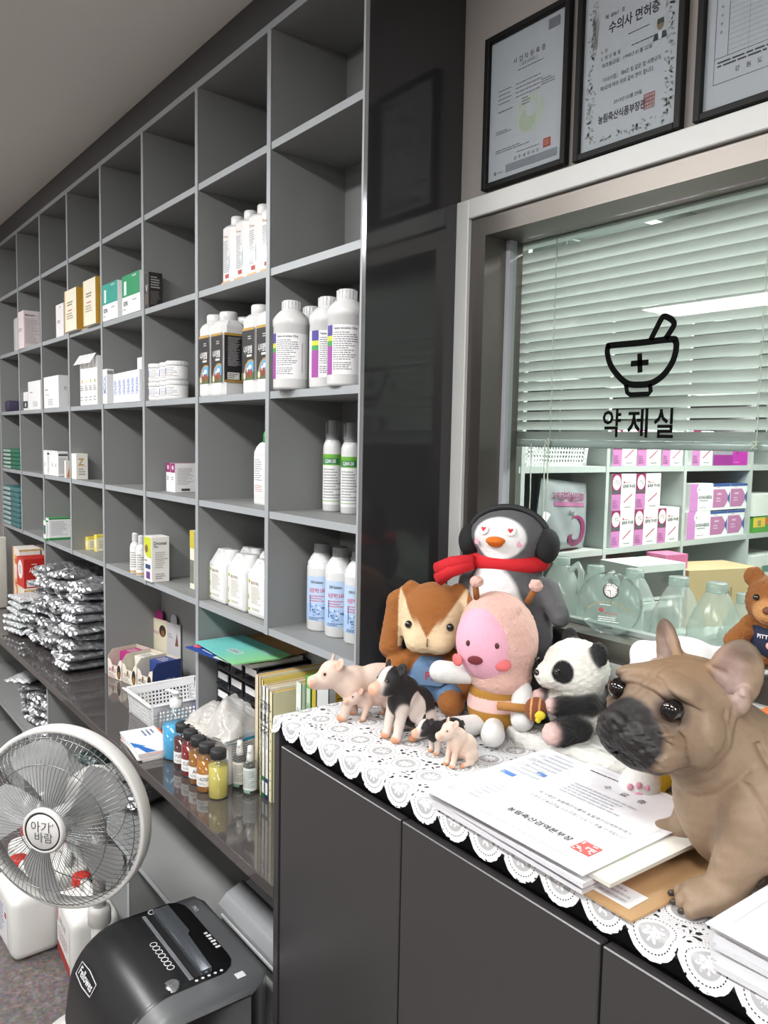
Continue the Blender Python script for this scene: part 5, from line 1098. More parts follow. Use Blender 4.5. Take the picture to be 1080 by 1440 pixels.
LX0, LX1, LY0, LY1 = -1.383, .58, YD - .0022, 1.225
b = MB(); b.uv = []; zL = ZC + .0012
cols_ = []; nx = int((LX1 - LX0) / .0045); ny = 26
for i in range(nx + 1):
    x = LX0 + (LX1 - LX0) * i / nx; dx = ((x / PIT) % 1.0 - .5) * PIT
    ov = max(.006, math.sqrt(max(0, (.5 * PIT) ** 2 - dx * dx)) - .001) + .0014 * abs(math.sin(x * PI / .0075))
    lx = []
    for j in range(ny + 1):
        v = (LY1 - LY0) * j / (ny - 9) if j <= ny - 9 else LY1 - LY0 + ov * (j - ny + 9) / 9; y = LY1 - v
        if j <= ny - 9: p = (x, y, zL + .0004 * math.sin(x * 40) * math.sin(y * 50))
        else:
            q = LY0 - y; p = (x, LY0 - min(q, .003) - q * .12, zL - q * .95)
        lx.append((p, (x, y)))
    cols_.append(lx)
vs = [p for c in cols_ for p, _ in c]; b.uv = [(u, v - LY0 + .5 * PIT) for c in cols_ for _, (u, v) in c]
b.add(vs, [(i * (ny + 1) + j, i * (ny + 1) + j + 1, (i + 1) * (ny + 1) + j + 1, (i + 1) * (ny + 1) + j) for i in range(nx) for j in range(ny)], lace, True)
b.obj('lace_runner', label='white lace runner with scalloped edge covering the low cupboard top', cat='tablecloth')

# ------------------------------------------------------------------ figurines and plush toys
ceram = M('#ffffff', .6, spec=.3, attr='Col', noise=(260, .05), bump=(420, .12, .0006))
plush = M('#ffffff', .9, attr='Col', noise=(180, .05), bump=(480, .5, .0012), sheen=.08)
fleece = M('#ffffff', .95, attr='Col', noise=(120, .05), bump=(330, .8, .003), sheen=.08)
fabric = M('#ffffff', .85, attr='Col', noise=(500, .04), bump=(900, .3, .0006))
eye_m = M('#0c0b0b', .06, coat=.8)
ZK = ZC + .0022
def cpos(x, y, z=0.0): p = at(x, y, Z=ZK); return (p.x, p.y, ZK + z)
def ball(parent, name, c, r, mat, label=None, rot=None, n=18):
    b = MB(); b.ell(c, r if isinstance(r, tuple) else (r, r, r), mat, n, rot=rot); return b.obj(name, parent, label=label)
def pig(label, x, y, theta, s, pose, skin, dark=None, snout='#d3977c', turn=0, group='pig figurines'):
    t = thing('pig_figurine', label, 'figurine', cpos(x, y) if y > 0 else (x, -y, ZK), facing(theta), group)
    S = lambda *a: tuple(q * s for q in a)
    hoof = '#c98d68'
    d = dark or skin
    P = []
    if pose == 'stand':
        P += [E(S(0, .14, .60), S(.235, .40, .255), d), E(S(0, -.26, .58), S(.225, .26, .26), d)]
        hz, hy = .72, -.62
        for sx in (-1, 1):
            fy = -.12 * sx if not dark else 0
            P += [K(S(.125 * sx, -.30, .48), S(.13 * sx, -.34 + fy, .07), .115 * s, .062 * s, skin), E(S(.13 * sx, -.37 + fy, .045), S(.062, .075, .05), hoof),
                  E(S(.14 * sx, .34, .46), S(.115, .17, .2), d), K(S(.14 * sx, .38, .38), S(.14 * sx, .40 - fy * .5, .07), .085 * s, .058 * s, skin), E(S(.14 * sx, .37 - fy * .5, .045), S(.058, .07, .05), hoof)]
        P += [K(S(0, .53, .72), S(.04, .58, .60), .022 * s, .014 * s, d)]
    else:
        P += [E(S(0, .14, .44), S(.27, .33, .33), d, rot=(-.5, 0, 0)), E(S(0, -.12, .62), S(.22, .24, .28), d, rot=(-.4, 0, 0))]
        hz, hy = .94, -.36
        for sx in (-1, 1):
            P += [K(S(.125 * sx, -.22, .52), S(.125 * sx, -.33, .07), .095 * s, .065 * s, skin), E(S(.125 * sx, -.36, .045), S(.064, .08, .05), hoof),
                  E(S(.22 * sx, .20, .24), S(.12, .21, .20), skin if dark else d), K(S(.25 * sx, .16, .09), S(.24 * sx, -.07, .065), .08 * s, .06 * s, skin), E(S(.24 * sx, -.12, .05), S(.06, .07, .05), hoof)]
        P += [K(S(0, .42, .22), S(.05, .5, .14), .025 * s, .016 * s, d)]
    ca, sa = math.cos(turn), math.sin(turn)
    def H(x_, y_, z_): return S(x_ * ca - y_ * sa, hy + x_ * sa + y_ * ca, hz + z_)
    P += [E(H(0, .0, .02), S(.20, .21, .205), d), E(H(0, -.10, -.08), S(.165, .17, .13), d), K(H(0, -.12, -.04), H(0, -.31, -.09), .125 * s, .088 * s, skin if dark else d), E(H(0, -.345, -.095), S(.082, .028, .068), snout, k=.012 * s / .1, rot=(0, 0, turn)),
          K(H(0, -.1, -.15), H(0, -.27, -.17), .085 * s, .05 * s, skin), K(H(0, .1, -.06), S(0, hy + .28, hz - .2), .19 * s, .22 * s, d)]
    for sx in (-1, 1):
        P += [E(H(.165 * sx, .06, .19), S(.085, .028, .105), d, k=.02 * s, rot=(-.35, .35 * sx, .25 * sx + turn))]
        P += [E(H(.172 * sx, .032, .195), S(.05, .022, .07), None, k=.02 * s, rot=(-.35, .35 * sx, .25 * sx + turn), op='s')]
        P += [E(H(.03 * sx, -.375, -.095), S(.014, .018, .02), None, k=.006 * s, op='s')]
    paint = []
    if dark:
        paint += [(sphere_mask(H(0, -.2, .06), S(.075, .26, .3), .008 * s), skin), (sphere_mask(H(0, -.33, -.08), S(.11, .14, .13), .02 * s), '#d9ae98')]
        paint += [(sphere_mask(S(.22, -.02, .5), S(.12, .15, .26), .008 * s), skin), (sphere_mask(S(-.22, -.02, .5), S(.12, .15, .26), .008 * s), skin)] if pose != 'stand' else [(sphere_mask(S(0, -.1, .5), S(.4, .12, .2), .03 * s), dark)]
        paint += [(sphere_mask(H(0, -.365, -.095), S(.085, .05, .07), .02 * s), snout)]
    else:
        for sx in (-1, 1): paint += [(lambda V, c=H(.17 * sx, .03, .19): .55 * sphere_mask(c, S(.07, .07, .09), .05 * s)(V), '#cf9a84'), (lambda V, c=H(.1 * sx, -.17, .04): .5 * sphere_mask(c, S(.06, .06, .06), .03 * s)(V), '#c89680')]
        paint += [(lambda V: .4 * sphere_mask(S(0, -.2, .4), S(.4, .25, .3), .2 * s)(V), '#d9ab95')]
    o = blob('body', P, ceram, res=max(.0011, s * .0175), k=.055 * s, paint=paint, parent=t, base=skin, sharp=.007 * s, disp=wob(34 / s * .1, .004 * s, 3))
    for sx in (-1, 1): ball(t, 'eye', H(.115 * sx, -.165, .045), .026 * s, eye_m, n=14)
    return t
PK = '#d2beb1'
pig('large pale pink pig figurine striding at the far left end of the lace', -1.276, -.944, 74, .126, 'stand', PK, turn=.15)
pig('small pink piglet figurine standing between the large pink pig and the black sitting pig', 527, 1009, 62, .068, 'stand', '#d4bbae')
pig('large black and white pig figurine sitting on the lace', 574, 1034, 52, .121, 'sit', '#d2c4bc', '#232122', '#d39c7c')
pig('small black and white piglet figurine behind the sitting pink piglet', 626, 1056, 60, .070, 'stand', '#d4c6be', '#232122', '#d8a184')
pig('small pink piglet figurine sitting at the front of the group', 647, 1074, 58, .068, 'sit', '#d5c0b2')

# rabbit in denim overalls
p = at(601, 985, Y=1.125); t = thing('plush_rabbit', 'brown and cream plush rabbit in denim overalls leaning by the dark panel', 'plush toy', (-1.256, 1.095, ZK), facing(14)); t.scale = (.97, .97, .97)
BR, CR = '#925a28', '#d6bf9c'
cre = lambda V: np.clip((np.abs(V[:, 0] + .004) - (.012 + np.clip((V[:, 2] - .165) * .62, 0, .2))) / .004 + .5, 0, 1) * (V[:, 1] < .03) * (V[:, 2] < .262)
Pp = [E((0, 0, .195), (.077, .066, .076), BR), E((0, -.03, .168), (.064, .045, .045), CR), E((.022, -.055, .152), (.03, .024, .024), CR), E((-.022, -.055, .152), (.03, .024, .024), CR)]
for sx in (-1, 1):
    Pp += [K((.052 * sx, .0, .255), (.082 * sx, -.005, .225), .017, .02, BR), K((.082 * sx, -.005, .225), (.094 * sx, -.012, .125), .022, .025, BR)]
    Pp += [K((.045 * sx, 0, .105), (.078 * sx, -.025, .085 if sx < 0 else .05), .022, .024, BR), K((.04 * sx, -.02, .03), (.052 * sx, -.062, .028), .03, .028, BR)]
Pp += [E((0, .008, .065), (.058, .05, .062), BR)]
blob('body', Pp, plush, res=.0032, k=.010, paint=[(lambda V: cre(V) * (V[:, 2] > .13) * (np.abs(V[:, 0]) < .074) * (V[:, 1] < .02), CR), (lambda V: (np.abs(V[:, 0]) > .079) * 1.0 * (V[:, 2] > .09), BR), (lambda V: np.clip(((V[:, 2] - .166) * .62 - np.abs(V[:, 0] + .002)) / .003 + .5, 0, 1) * (V[:, 1] < .02) * (V[:, 2] > .166), BR)], parent=t, base=BR, sharp=.003, disp=wob(420, .0006, 2))
blob('overalls', [E((0, .006, .066), (.0605, .0525, .058), '#5f7d9f'), K((.04, -.018, .035), (.048, -.042, .032), .033, .031, '#5f7d9f'), K((-.04, -.018, .035), (-.048, -.042, .032), .033, .031, '#5f7d9f')], fabric, res=.003, k=.01, parent=t, base='#5f7d9f', label='blue denim overalls')
b = MB(); T = Matrix.Translation((.004, -.0485, .078)) @ Matrix.Rotation(PI / 2 - .12, 4, 'X'); b.prism([(-.034, .018), (.034, .018), (.034, -.008), (.022, -.02), (-.022, -.02), (-.034, -.008)], -.004, .001, M('#6886a8', .85), T); b.text('PL', .022, M('#b8323c', .7), T @ Matrix.Translation((0, .0, .0018)), bold=True); b.obj('pocket', t, label='denim pocket embroidered in red')
for sx in (-1, 1): ball(t, 'eye', (.044 * sx, -.0585, .188), .0085, eye_m)
b = MB(); b.tube([(0, -.078, .165), (0, -.0795, .156), (0, -.077, .148)], .0014, M('#7c5b44', .8), 6); b.obj('nose_seam', t)

# penguin with earmuffs
t = thing('plush_penguin', 'grey plush penguin with black earmuffs and red scarf against the window frame', 'plush toy', (-1.147, 1.197, ZK), facing(26))
G = '#58585b'; WH = '#dededf'
Pp = [E((0, .0, .155), (.098, .046, .160), G), E((0, -.008, .368), (.078, .054, .052), G), K((0, 0, .26), (0, 0, .335), .078, .06, G), K((.085, -.005, .262), (.118, -.03, .215), .025, .02, G), K((-.080, -.005, .262), (-.098, .005, .21), .024, .02, G)]
blob('body', Pp, plush, res=.0036, k=.014, paint=[(sphere_mask((-.014, -.052, .205), (.068, .055, .112), .004), WH), (sphere_mask((-.006, -.060, .368), (.058, .045, .043), .004), WH)], parent=t, base=G, sharp=.003, disp=wob(380, .0005, 4))
for sx in (-1, 1): ball(t, 'earmuff', (.080 * sx, -.004, .352), (.026, .034, .036), M('#1d1e20', .9, bump=(300, .5, .002)))
b = MB(); b.tube([(.085 * math.cos(PI * i / 20), -.004, .362 + .064 * math.sin(PI * i / 20)) for i in range(21)], .0065, M('#232426', .7), 8); b.obj('earmuff_band', t)
b = MB(); red = M('#c01823', .85, bump=(300, .3, .002))
b.lathe([(.076, .300), (.084, .306), (.086, .316), (.080, .326), (.066, .330)], red, 40, sy=.8, cap=False); b.tube([(-.055, -.055, .318), (-.10, -.06, .308), (-.132, -.055, .292)], [.013, .016, .017], red, 10); b.tube([(-.055, -.058, .310), (-.10, -.066, .294), (-.128, -.062, .274)], [.011, .014, .015], red, 10); b.obj('scarf', t, label='red felt scarf tied at the side')
blob('beak', [E((-.008, -.064, .362), (.020, .018, .0085), '#d9701c'), E((-.008, -.062, .355), (.015, .014, .006), '#c05f16')], fabric, res=.0015, k=.003, parent=t, base='#d9701c')
for sx, ex in ((-1, -.035), (1, .021)):
    b = MB(); T = Matrix.Translation((ex, -.0570 if sx < 0 else -.0595, .383)) @ Matrix.Rotation(.18 * sx, 4, 'Z') @ Matrix.Rotation(PI / 2 - .3, 4, 'X'); disc(b, T, 0, 0, .0100, M('#f0eff0', .7), .0015); b.poly([(0, -.0055, .0022), (.0055, .001, .0022), (.0045, .0045, .0022), (.0015, .0045, .0022), (0, .0025, .0022), (-.0015, .0045, .0022), (-.0045, .0045, .0022), (-.0055, .001, .0022)], M('#c4232c', .6), T); b.obj('eye', t)
    b = MB(); T = Matrix.Translation((-.006 + .044 * sx, -.0525, .357)) @ Matrix.Rotation(.55 * sx, 4, 'Z') @ Matrix.Rotation(PI / 2, 4, 'X'); disc(b, T, 0, 0, .006, M('#eaa6bd', .8), .002); b.obj('cheek', t)

# pink hooded bee plush
t = thing('plush_bee', 'pink faced plush toy in a fuzzy hood and striped bee suit holding a honey dipper', 'plush toy', (-1.073, 1.092, ZK), facing(17)); t.scale = (.925, .89, .93)
HP, FP, MU = '#d9b1a6', '#e3a9bd', '#a3752c'
rotH = (0, -.14, 0)
blob('hood', [E((.004, .004, .195), (.083, .072, .098), HP, rot=rotH), E((.012, 0, .115), (.064, .056, .04), HP)], fleece, res=.003, k=.02, parent=t, base=HP, disp=lambda V: wob(520, .0010, 6)(V) + wob(1100, .0006, 7)(V))
blob('face', [E((-.012, -.022, .190), (.066, .058, .080), FP, rot=rotH)], plush, res=.003, k=.01, parent=t, base=FP, label='smooth pink round face')
blob('suit', [E((.006, .004, .055), (.062, .056, .062), MU), E((.006, .004, .09), (.052, .048, .03), MU)], fabric, res=.0026, k=.015, parent=t, base=MU, paint=[(lambda V: ((V[:, 2] > .052) & (V[:, 2] < .080)) * 1.0, '#dfb9b4'), (lambda V: ((V[:, 2] > .010) & (V[:, 2] < .020)) * 0.0, MU)], sharp=.002, label='mustard and pink striped bee suit')
for nm, a, c_ in (('arm', (-.05, -.01, .118), (-.108, -.03, .122)), ('arm', (.06, -.02, .098), (.068, -.062, .052)), ('foot', (-.03, -.04, .022), (-.065, -.085, .024)), ('foot', (.01, -.055, .024), (.016, -.105, .028))):
    blob(nm, [K(a, c_, .021, .024, '#dcdcda')], plush, res=.0028, parent=t, base='#dcdcda')
for sx in (-1, 1):
    ax = .012 + .052 * sx; b = MB(); b.tube([(ax, -.012, .278), (ax + .008 * sx + .006, -.02, .306)], .0065, M('#8a5526', .85), 10); b.obj('antenna', t)
    blob('pompom', [E((ax + .008 * sx + .009, -.022, .315), (.014, .013, .012), HP)], fleece, res=.0018, parent=t, base=HP, disp=wob(700, .0012, 8))
for ex in (-.044, .014): ball(t, 'eye', (ex, -.0755 + abs(ex) * .06, .198), (.0048, .003, .0062), M('#4a2a20', .6), n=14)
b = MB(); b.ell((-.028, -.0785, .166), (.0155, .0035, .009), M('#6b1e26', .7), 20); b.obj('mouth', t)
for ex, q, ry in ((.026, .02, .26), (-.068, .045, -.75)):
    b = MB(); b.ell((ex, -.0715 + q * .3, .158), (.0165, .0045, .0125), M('#dc6f70', .8), 18, rot=(0, 0, ry)); b.obj('cheek', t)
b = MB(); b.tube([(.02, -.075, .078), (.085, -.085, .082)], .0085, M('#a8743a', .85), 12); b.obj('dipper_handle', t)
hd = blob('dipper_head', [E((.096, -.086, .083), (.022, .022, .024), '#7c4524')], plush, res=.002, parent=t, base='#7c4524', paint=[(lambda V: ((np.abs(V[:, 0] - .088) < .0015) | (np.abs(V[:, 0] - .104) < .0015)) * 1.0, '#d49a6a')])
b = MB(); b.ell((.106, -.106, .078), (.011, .004, .009), M('#dcc72a', .5), 16); b.ell((.103, -.106, .069), (.006, .0035, .007), M('#dcc72a', .5), 12); b.obj('honey_drop', t)

# white fluffy mat and the panda on it
def matshape(V): return wob(420, .0018, 9)(V) + wob(900, .0010, 10)(V)
blob('fluffy_mat', [K((-.17, .0, .013), (-.02, -.02, .014), .05, .055, '#dad9d4'), K((-.02, -.02, .014), (.16, -.03, .013), .06, .05, '#dad9d4'), E((-.0, .03, .014), (.15, .07, .016), '#dad9d4'), E((0, -.01, -.06), (.5, .5, .058), None, k=.004, op='s'), E((0, 0, .085), (.5, .5, .058), None, k=.01, op='s')], fleece, res=.0042, k=.03, disp=matshape, loc=(-.965, 1.158, ZK), rz=math.radians(-2), label='white fluffy mat lying on the lace under the plush panda', cat='mat', base='#dad9d4')
t = thing('plush_panda', 'fluffy plush panda sitting on the white mat, seen from its side', 'plush toy', (-.938, 1.166, ZK + .022), facing(76))
W2, B2, PKP = '#dcdad2', '#0e0e10', '#dfbdb8'
Pp = [E((0, .0, .122), (.064, .060, .054), W2), E((0, -.052, .112), (.030, .026, .024), W2), E((0, .006, .05), (.060, .055, .055), W2), E((0, .02, .064), (.0625, .046, .032), B2)]
for sx in (-1, 1):
    Pp += [K((.05 * sx, .0, .07), (.030 * sx, -.048, .062), .022, .017, B2), E((.026 * sx, -.062, .063), (.012, .010, .014), PKP), K((.045 * sx, -.015, .026), (.062 * sx, -.058, .026), .026, .025, B2), E((.055 * sx, .015, .162), (.023, .013, .022), B2), E((.068 * sx, -.078, .027), (.018, .014, .019), PKP, rot=(0, 0, .35 * sx))]
pat = [(sphere_mask((.040 * sx, -.047, .128), (.022, .020, .022), .003), B2) for sx in (-1, 1)]
blob('body', Pp, fleece, res=.0026, k=.008, parent=t, base=W2, paint=pat, sharp=.0022, disp=lambda V: wob(700, .0010, 11)(V) + wob(1300, .0006, 12)(V))
ball(t, 'nose', (0, -.078, .118), (.007, .005, .0055), eye_m)
for sx in (-1, 1): ball(t, 'eye', (.041 * sx, -.058, .130), .005, eye_m)

# white plush lying behind the bulldog, with an orange round front
t = thing('plush_cat', 'big white plush toy with an orange patch sitting behind the bulldog statue', 'plush toy', (-.722, 1.165, ZK), facing(10))
Pp = [E((.0, .0, .124), (.100, .070, .124), '#dcdcde'), E((-.062, -.005, .218), (.022, .02, .022), '#dcdcde'), E((.066, .0, .218), (.02, .02, .018), '#dcdcde'), K((-.045, -.03, .03), (-.072, -.098, .032), .034, .032, '#dcdcd8'), K((.05, -.04, .03), (.07, -.11, .03), .032, .03, '#dcdcd8')]
blob('body', Pp, plush, res=.0036, k=.015, parent=t, base='#dcdcde', paint=[(sphere_mask((0, -.072, .135), (.080, .055, .082), .004), '#dfa25a'), (lambda V: sphere_mask((0, -.08, .03), (.06, .05, .03), .004)(V), '#e0c62f')], sharp=.003)
for sx in (-1, 1): ball(t, 'eye', (.045 * sx, -.058, .185), (.007, .004, .007), M('#2a2422', .4))
b = MB()
for (dx, dz, rr) in ((0, -.008, .010), (-.012, .008, .005), (0, .013, .005), (.012, .008, .005)): b.ell((-.078 + dx, -.1295 + abs(dx) * .3, .034 + dz), (rr, .003, rr * 1.1), M('#d99bb0', .8), 12)
b.obj('paw_pad', t)
# orange round plush
t = thing('plush_ball', 'round orange plush toy under the teddy bear at the right edge', 'plush toy', (-.545, 1.172, ZK), facing(0))
blob('body', [E((0, 0, .092), (.080, .066, .092), '#c96b28')], plush, res=.004, parent=t, base='#c96b28', paint=[(sphere_mask((-.03, -.07, .05), (.05, .03, .03), .004), '#d98748')])
b = MB(); b.ell((-.030, -.056, .125), (.014, .004, .006), M('#e6e0d8', .7), 14, rot=(0, -.4, 0)); b.ell((-.042, -.056, .108), (.012, .004, .0045), M('#4a2a1a', .7), 12); b.obj('face_marks', t)
# teddy bear on the sill
t = thing('teddy_bear', 'brown teddy bear in a navy shirt sitting on the window sill at the right edge', 'plush toy', (-.638, 1.293, 1.3015), facing(40))
TB = '#8a5526'; TL = '#c08c56'
Pp = [E((0, 0, .120), (.048, .042, .044), TB), E((0, -.034, .108), (.026, .022, .022), TL), E((0, .004, .055), (.038, .032, .045), TB)]
for sx in (-1, 1): Pp += [E((.038 * sx, .004, .157), (.017, .010, .017), TB), K((.036 * sx, -.004, .078), (.055 * sx, -.03, .052), .017, .016, TB), K((.026 * sx, -.01, .018), (.036 * sx, -.05, .018), .019, .018, TB)]
blob('body', Pp, fleece, res=.0024, k=.007, parent=t, base=TB, sharp=.0025, disp=wob(800, .0008, 13))
blob('shirt', [E((0, .003, .056), (.0405, .0345, .038), '#1d2742'), E((.034, -.004, .076), (.018, .018, .014), '#1d2742'), E((-.034, -.004, .076), (.018, .018, .014), '#1d2742')], fabric, res=.0022, k=.006, parent=t, base='#1d2742', label='navy blue shirt with small white lettering')
b = MB(); b.text('PITTIBEA', .0085, M('#e6e6e8', .7), Matrix.Translation((0, 0, .068)), wrap=.0385, fit=.042, bold=True); b.ell((.0, -.033, .053), (.005, .002, .006), M('#d8a8a0', .7), 10); b.obj('print', t)
ball(t, 'nose', (0, -.056, .114), (.007, .005, .0065), M('#6b3f28', .6))
for sx in (-1, 1): ball(t, 'eye', (.022 * sx, -.037, .130), .0055, eye_m)
b = MB(); b.tube([(-.008, -.0545, .098), (0, -.0565, .0955), (.008, -.0545, .098)], .0009, M('#6b4428', .7), 5); b.obj('mouth', t)

# ------------------------------------------------------------------ french bulldog statue
t = thing('bulldog_statue', 'tan french bulldog statue with black muzzle sitting at the right of the counter', 'statue', (-.534, .938, ZK), facing(93))
t.scale = (.95, .95, .95)
TAN = '#8b7661'; DK = '#262324'
PSI = math.radians(29); HO = np.array([0.0, -.062, .026]); PV = np.array([0, .03, 0]); RZ = np.array(Matrix.Rotation(PSI, 3, 'Z'))
def hp(c): return (np.array(c, float) - PV) @ RZ.T + PV + HO
def hinv(V): return (V - PV - HO) @ RZ + PV
def HE(c, r, col=None, k=None, rot=(0, 0, 0), op='u'):
    e = E(hp(c), r, col, k, None, op); e['R'] = RZ @ np.array(Euler(rot).to_matrix()); return e
def HK(a, b, ra, rb, col=None, k=None, op='u'): return K(hp(a), hp(b), ra, rb, col, k, op)
P = [HE((0, .026, .228), (.072, .070, .053), TAN), HE((0, -.014, .226), (.068, .050, .050), TAN)]
P += [K(tuple(hp((0, .03, .19))), (0, .07, .135), .068, .082, TAN), E((0, .035, .115), (.076, .075, .098), TAN), K((0, .07, .125), (0, .27, .105), .088, .085, TAN), E((0, .0, .125), (.055, .045, .066), TAN)]
P += [HE((0, -.056, .203), (.045, .034, .031), TAN), HE((0, -.052, .162), (.040, .033, .021), TAN)]
ER = .42
for sx in (-1, 1):
    P += [HE((.045 * sx, -.010, .198), (.041, .048, .045), TAN), HK((.017 * sx, -.080, .194), (.041 * sx, -.056, .170), .025, .0235, TAN), HE((.043 * sx, -.036, .253), (.021, .017, .011), TAN, k=.02),
          HE((.046 * sx, -.050, .212), (.020, .014, .011), TAN),
          E((.070 * sx, .050, .12), (.038, .056, .07), TAN), K((.072 * sx, .03, .115), (.076 * sx, .0, .03), .037, .026, TAN), E((.079 * sx, -.022, .020), (.031, .036, .020), TAN), E((.07 * sx, .27, .075), (.048, .08, .07), TAN), K((.085 * sx, .25, .03), (.09 * sx, .16, .02), .03, .022, TAN)]
    for q in (-1, 0, 1): P += [K((.079 * sx + .017 * q, -.03, .020), (.079 * sx + .020 * q, -.054 + .004 * abs(q), .012), .0115, .0105, TAN, k=.004)]
    # bat ear: thick leaf turned outwards, hollowed on its front
    ex, ey, ez = .055 * sx, 0.046, .267; nx_, ny_ = math.sin(ER) * sx, -math.cos(ER)
    P += [HE((ex, ey, ez), (.034, .0125, .052), TAN, k=.012, rot=(.10, .30 * sx, ER * sx)), HE((ex + nx_ * .0125, ey + ny_ * .0125, ez - .001), (.024, .0095, .041), None, k=.006, rot=(.10, .30 * sx, ER * sx), op='s'), HE((.073 * sx, .040, .240), (.012, .012, .020), TAN, k=.008)]
    P += [HE((.048 * sx, -.0615, .2335), (.0150, .014, .0150), None, k=.005, op='s')]
P += [HE((0, -.100, .211), (.020, .011, .014), TAN, k=.004)]
for sx in (-1, 1): P += [HE((.009 * sx, -.111, .210), (.005, .006, .0045), None, k=.003, op='s')]
P += [HK((0, -.108, .195), (0, -.100, .170), .0022, .0022, None, k=.004, op='s')]
for sx in (-1, 1): P += [HK((.0, -.092, .166), (.046 * sx, -.056, .1545), .0024, .003, None, k=.004, op='s'), HK((.046 * sx, -.056, .1545), (.060 * sx, -.026, .156), .003, .002, None, k=.004, op='s')]
def wr(V):
    H = hinv(V); x, y, z = np.abs(H[..., 0]), H[..., 1], H[..., 2]; s = 0
    g = lambda d, w: np.exp(-(d / w) ** 2)
    r1 = np.sqrt((x - .008) ** 2 + (z - .190) ** 2)
    s = s - .0042 * g(r1 - .058, .003) * (y < -.005) * (y > -.085) - .0036 * g(r1 - .072, .0035) * (y < .015) * (y > -.07) - .0026 * g(r1 - .088, .004) * (y < .04) * (y > -.05)
    s = s - .0022 * g(z - (.278 - .25 * (x - .015)), .003) * (y < -.015) * (x < .05) - .0016 * g(z - (.290 - .3 * (x - .015)), .003) * (y < -.005) * (x < .05)
    s = s - .0022 * g(x - .006, .0028) * (y < .0) * (z > .240) * (z < .292)
    s = s - .0024 * g(y - .012 - .5 * (z - .2), .0045) * (x > .055) * (z > .15) * (z < .25) - .002 * g(y - .030 - .5 * (z - .2), .0045) * (x > .055) * (z > .14) * (z < .24)
    yb, zb_ = V[..., 1], V[..., 2]
    s = s - .0055 * g(yb - .040 - .45 * (.2 - zb_), .005) * (zb_ < .215) * (zb_ > .09) - .0046 * g(yb - .062 - .45 * (.2 - zb_), .005) * (zb_ < .21) * (zb_ > .09) - .003 * g(yb - .014 - .55 * (.17 - zb_), .0045) * (zb_ < .17) * (zb_ > .1)
    blk = g(y + .085, .03) * g(z - .190, .034)
    s = s + blk * .0021 * np.sin(H[..., 0] * 300 + 4 * np.sin(z * 260)) * np.sin(z * 330) + blk * .001 * np.sin(H[..., 0] * 620 + z * 500)
    return s + wob(300, .0003, 21)(V)
hm = lambda c, r, so: (lambda V: sphere_mask(c, r, so)(hinv(V)).clip(0, 1))
dk1 = hm((0, -.088, .193), (.060, .044, .050), .006)
paint = [(lambda V: .5 * hm((0, -.045, .205), (.078, .05, .055), .02)(V), '#6b5644'), (lambda V: dk1(V) * (hinv(V)[:, 1] < -.044), DK)]
paint += [(lambda V: .9 * np.clip(1 - np.abs(hinv(V)[:, 2] - .1555) / .006, 0, 1) * (hinv(V)[:, 1] < -.024) * (np.abs(hinv(V)[:, 0]) > .02), DK)]
for sx in (-1, 1):
    paint += [(lambda V, s_=sx: .8 * hm((.050 * s_, -.056, .233), (.025, .022, .023), .008)(V), '#43352c'),
              (lambda V, s_=sx: .9 * hm((.055 * s_ + math.sin(ER) * s_ * .012, .046 - math.cos(ER) * .012, .267), (.027, .013, .044), .006)(V), '#a8928c'),
              (lambda V, s_=sx: .7 * hm((.070 * s_, .046, .316), (.034, .03, .022), .015)(V), '#54453a')]
paint += [(lambda V: .45 * sphere_mask((0, -.05, .10), (.05, .03, .06), .03)(V).clip(0, 1), '#ad967a'), (lambda V: .35 * hm((0, -.0, .29), (.06, .07, .03), .03)(V), '#93673c')]
dogm = M('#ffffff', .6, attr='Col', noise=(160, .06), bump=(700, .25, .0008))
blob('body', P, dogm, res=.0024, k=.013, parent=t, base=TAN, paint=paint, sharp=.004, disp=wr)
for sx in (-1, 1):
    c_ = hp((.0470 * sx, -.0505, .2335)); e = ball(t, 'eye', tuple(c_), .0145, eye_m, n=28)
    b = MB(); nrm = Matrix.Translation(hp((.0470 * sx, -.0505, .2335))) @ Matrix.Rotation(PSI + .3 * sx, 4, 'Z') @ Matrix.Rotation(PI / 2, 4, 'X') @ Matrix.Translation((0, 0, .0107)); b.lathe([(.0094, -.001), (.0106, .0), (.0106, .0006), (.0094, .0006)], M('#3a1d0e', .2), 24, T=nrm, cap=False); b.obj('iris', e)
for sx in (-1, 1):
    for q in (-1, 0, 1): ball(t, 'claw', (.079 * sx + .0205 * q, -.0655 + .004 * abs(q), .0105), (.003, .006, .0045), M('#3a312a', .4), n=10)

# ------------------------------------------------------------------ paper piles
zp = ZK + .0002
lt = M('#b9bbc4', .7); ink = M('#3c3c42', .7); blue = M('#4a76b5', .6); redi = M('#c25a58', .6)
def rc(x0, y0, x1, y1, r=0.0):
    cx, cy = (x0 + x1) / 2, (y0 + y1) / 2; c, s = math.cos(r), math.sin(r)
    return [(cx + (x - cx) * c - (y - cy) * s, cy + (x - cx) * s + (y - cy) * c) for x, y in ((x0, y0), (x1, y0), (x1, y1), (x0, y1))]
Gp = 'papers in the left pile on the lace'
def env(b, T): rect(b, T, .085, -.115, .145, -.075, M('#e9e9ea', .5)); lines(b, T, .09, -.11, .14, -.08, 3, lt, .0004)
sheet('kraft_envelope', 'brown kraft envelope at the bottom of the left paper pile', 'envelope', rc(-.855, .782, -.525, 1.035, -.03), zp, .003, '#b8946a', env, Gp)
z = zp + .0035
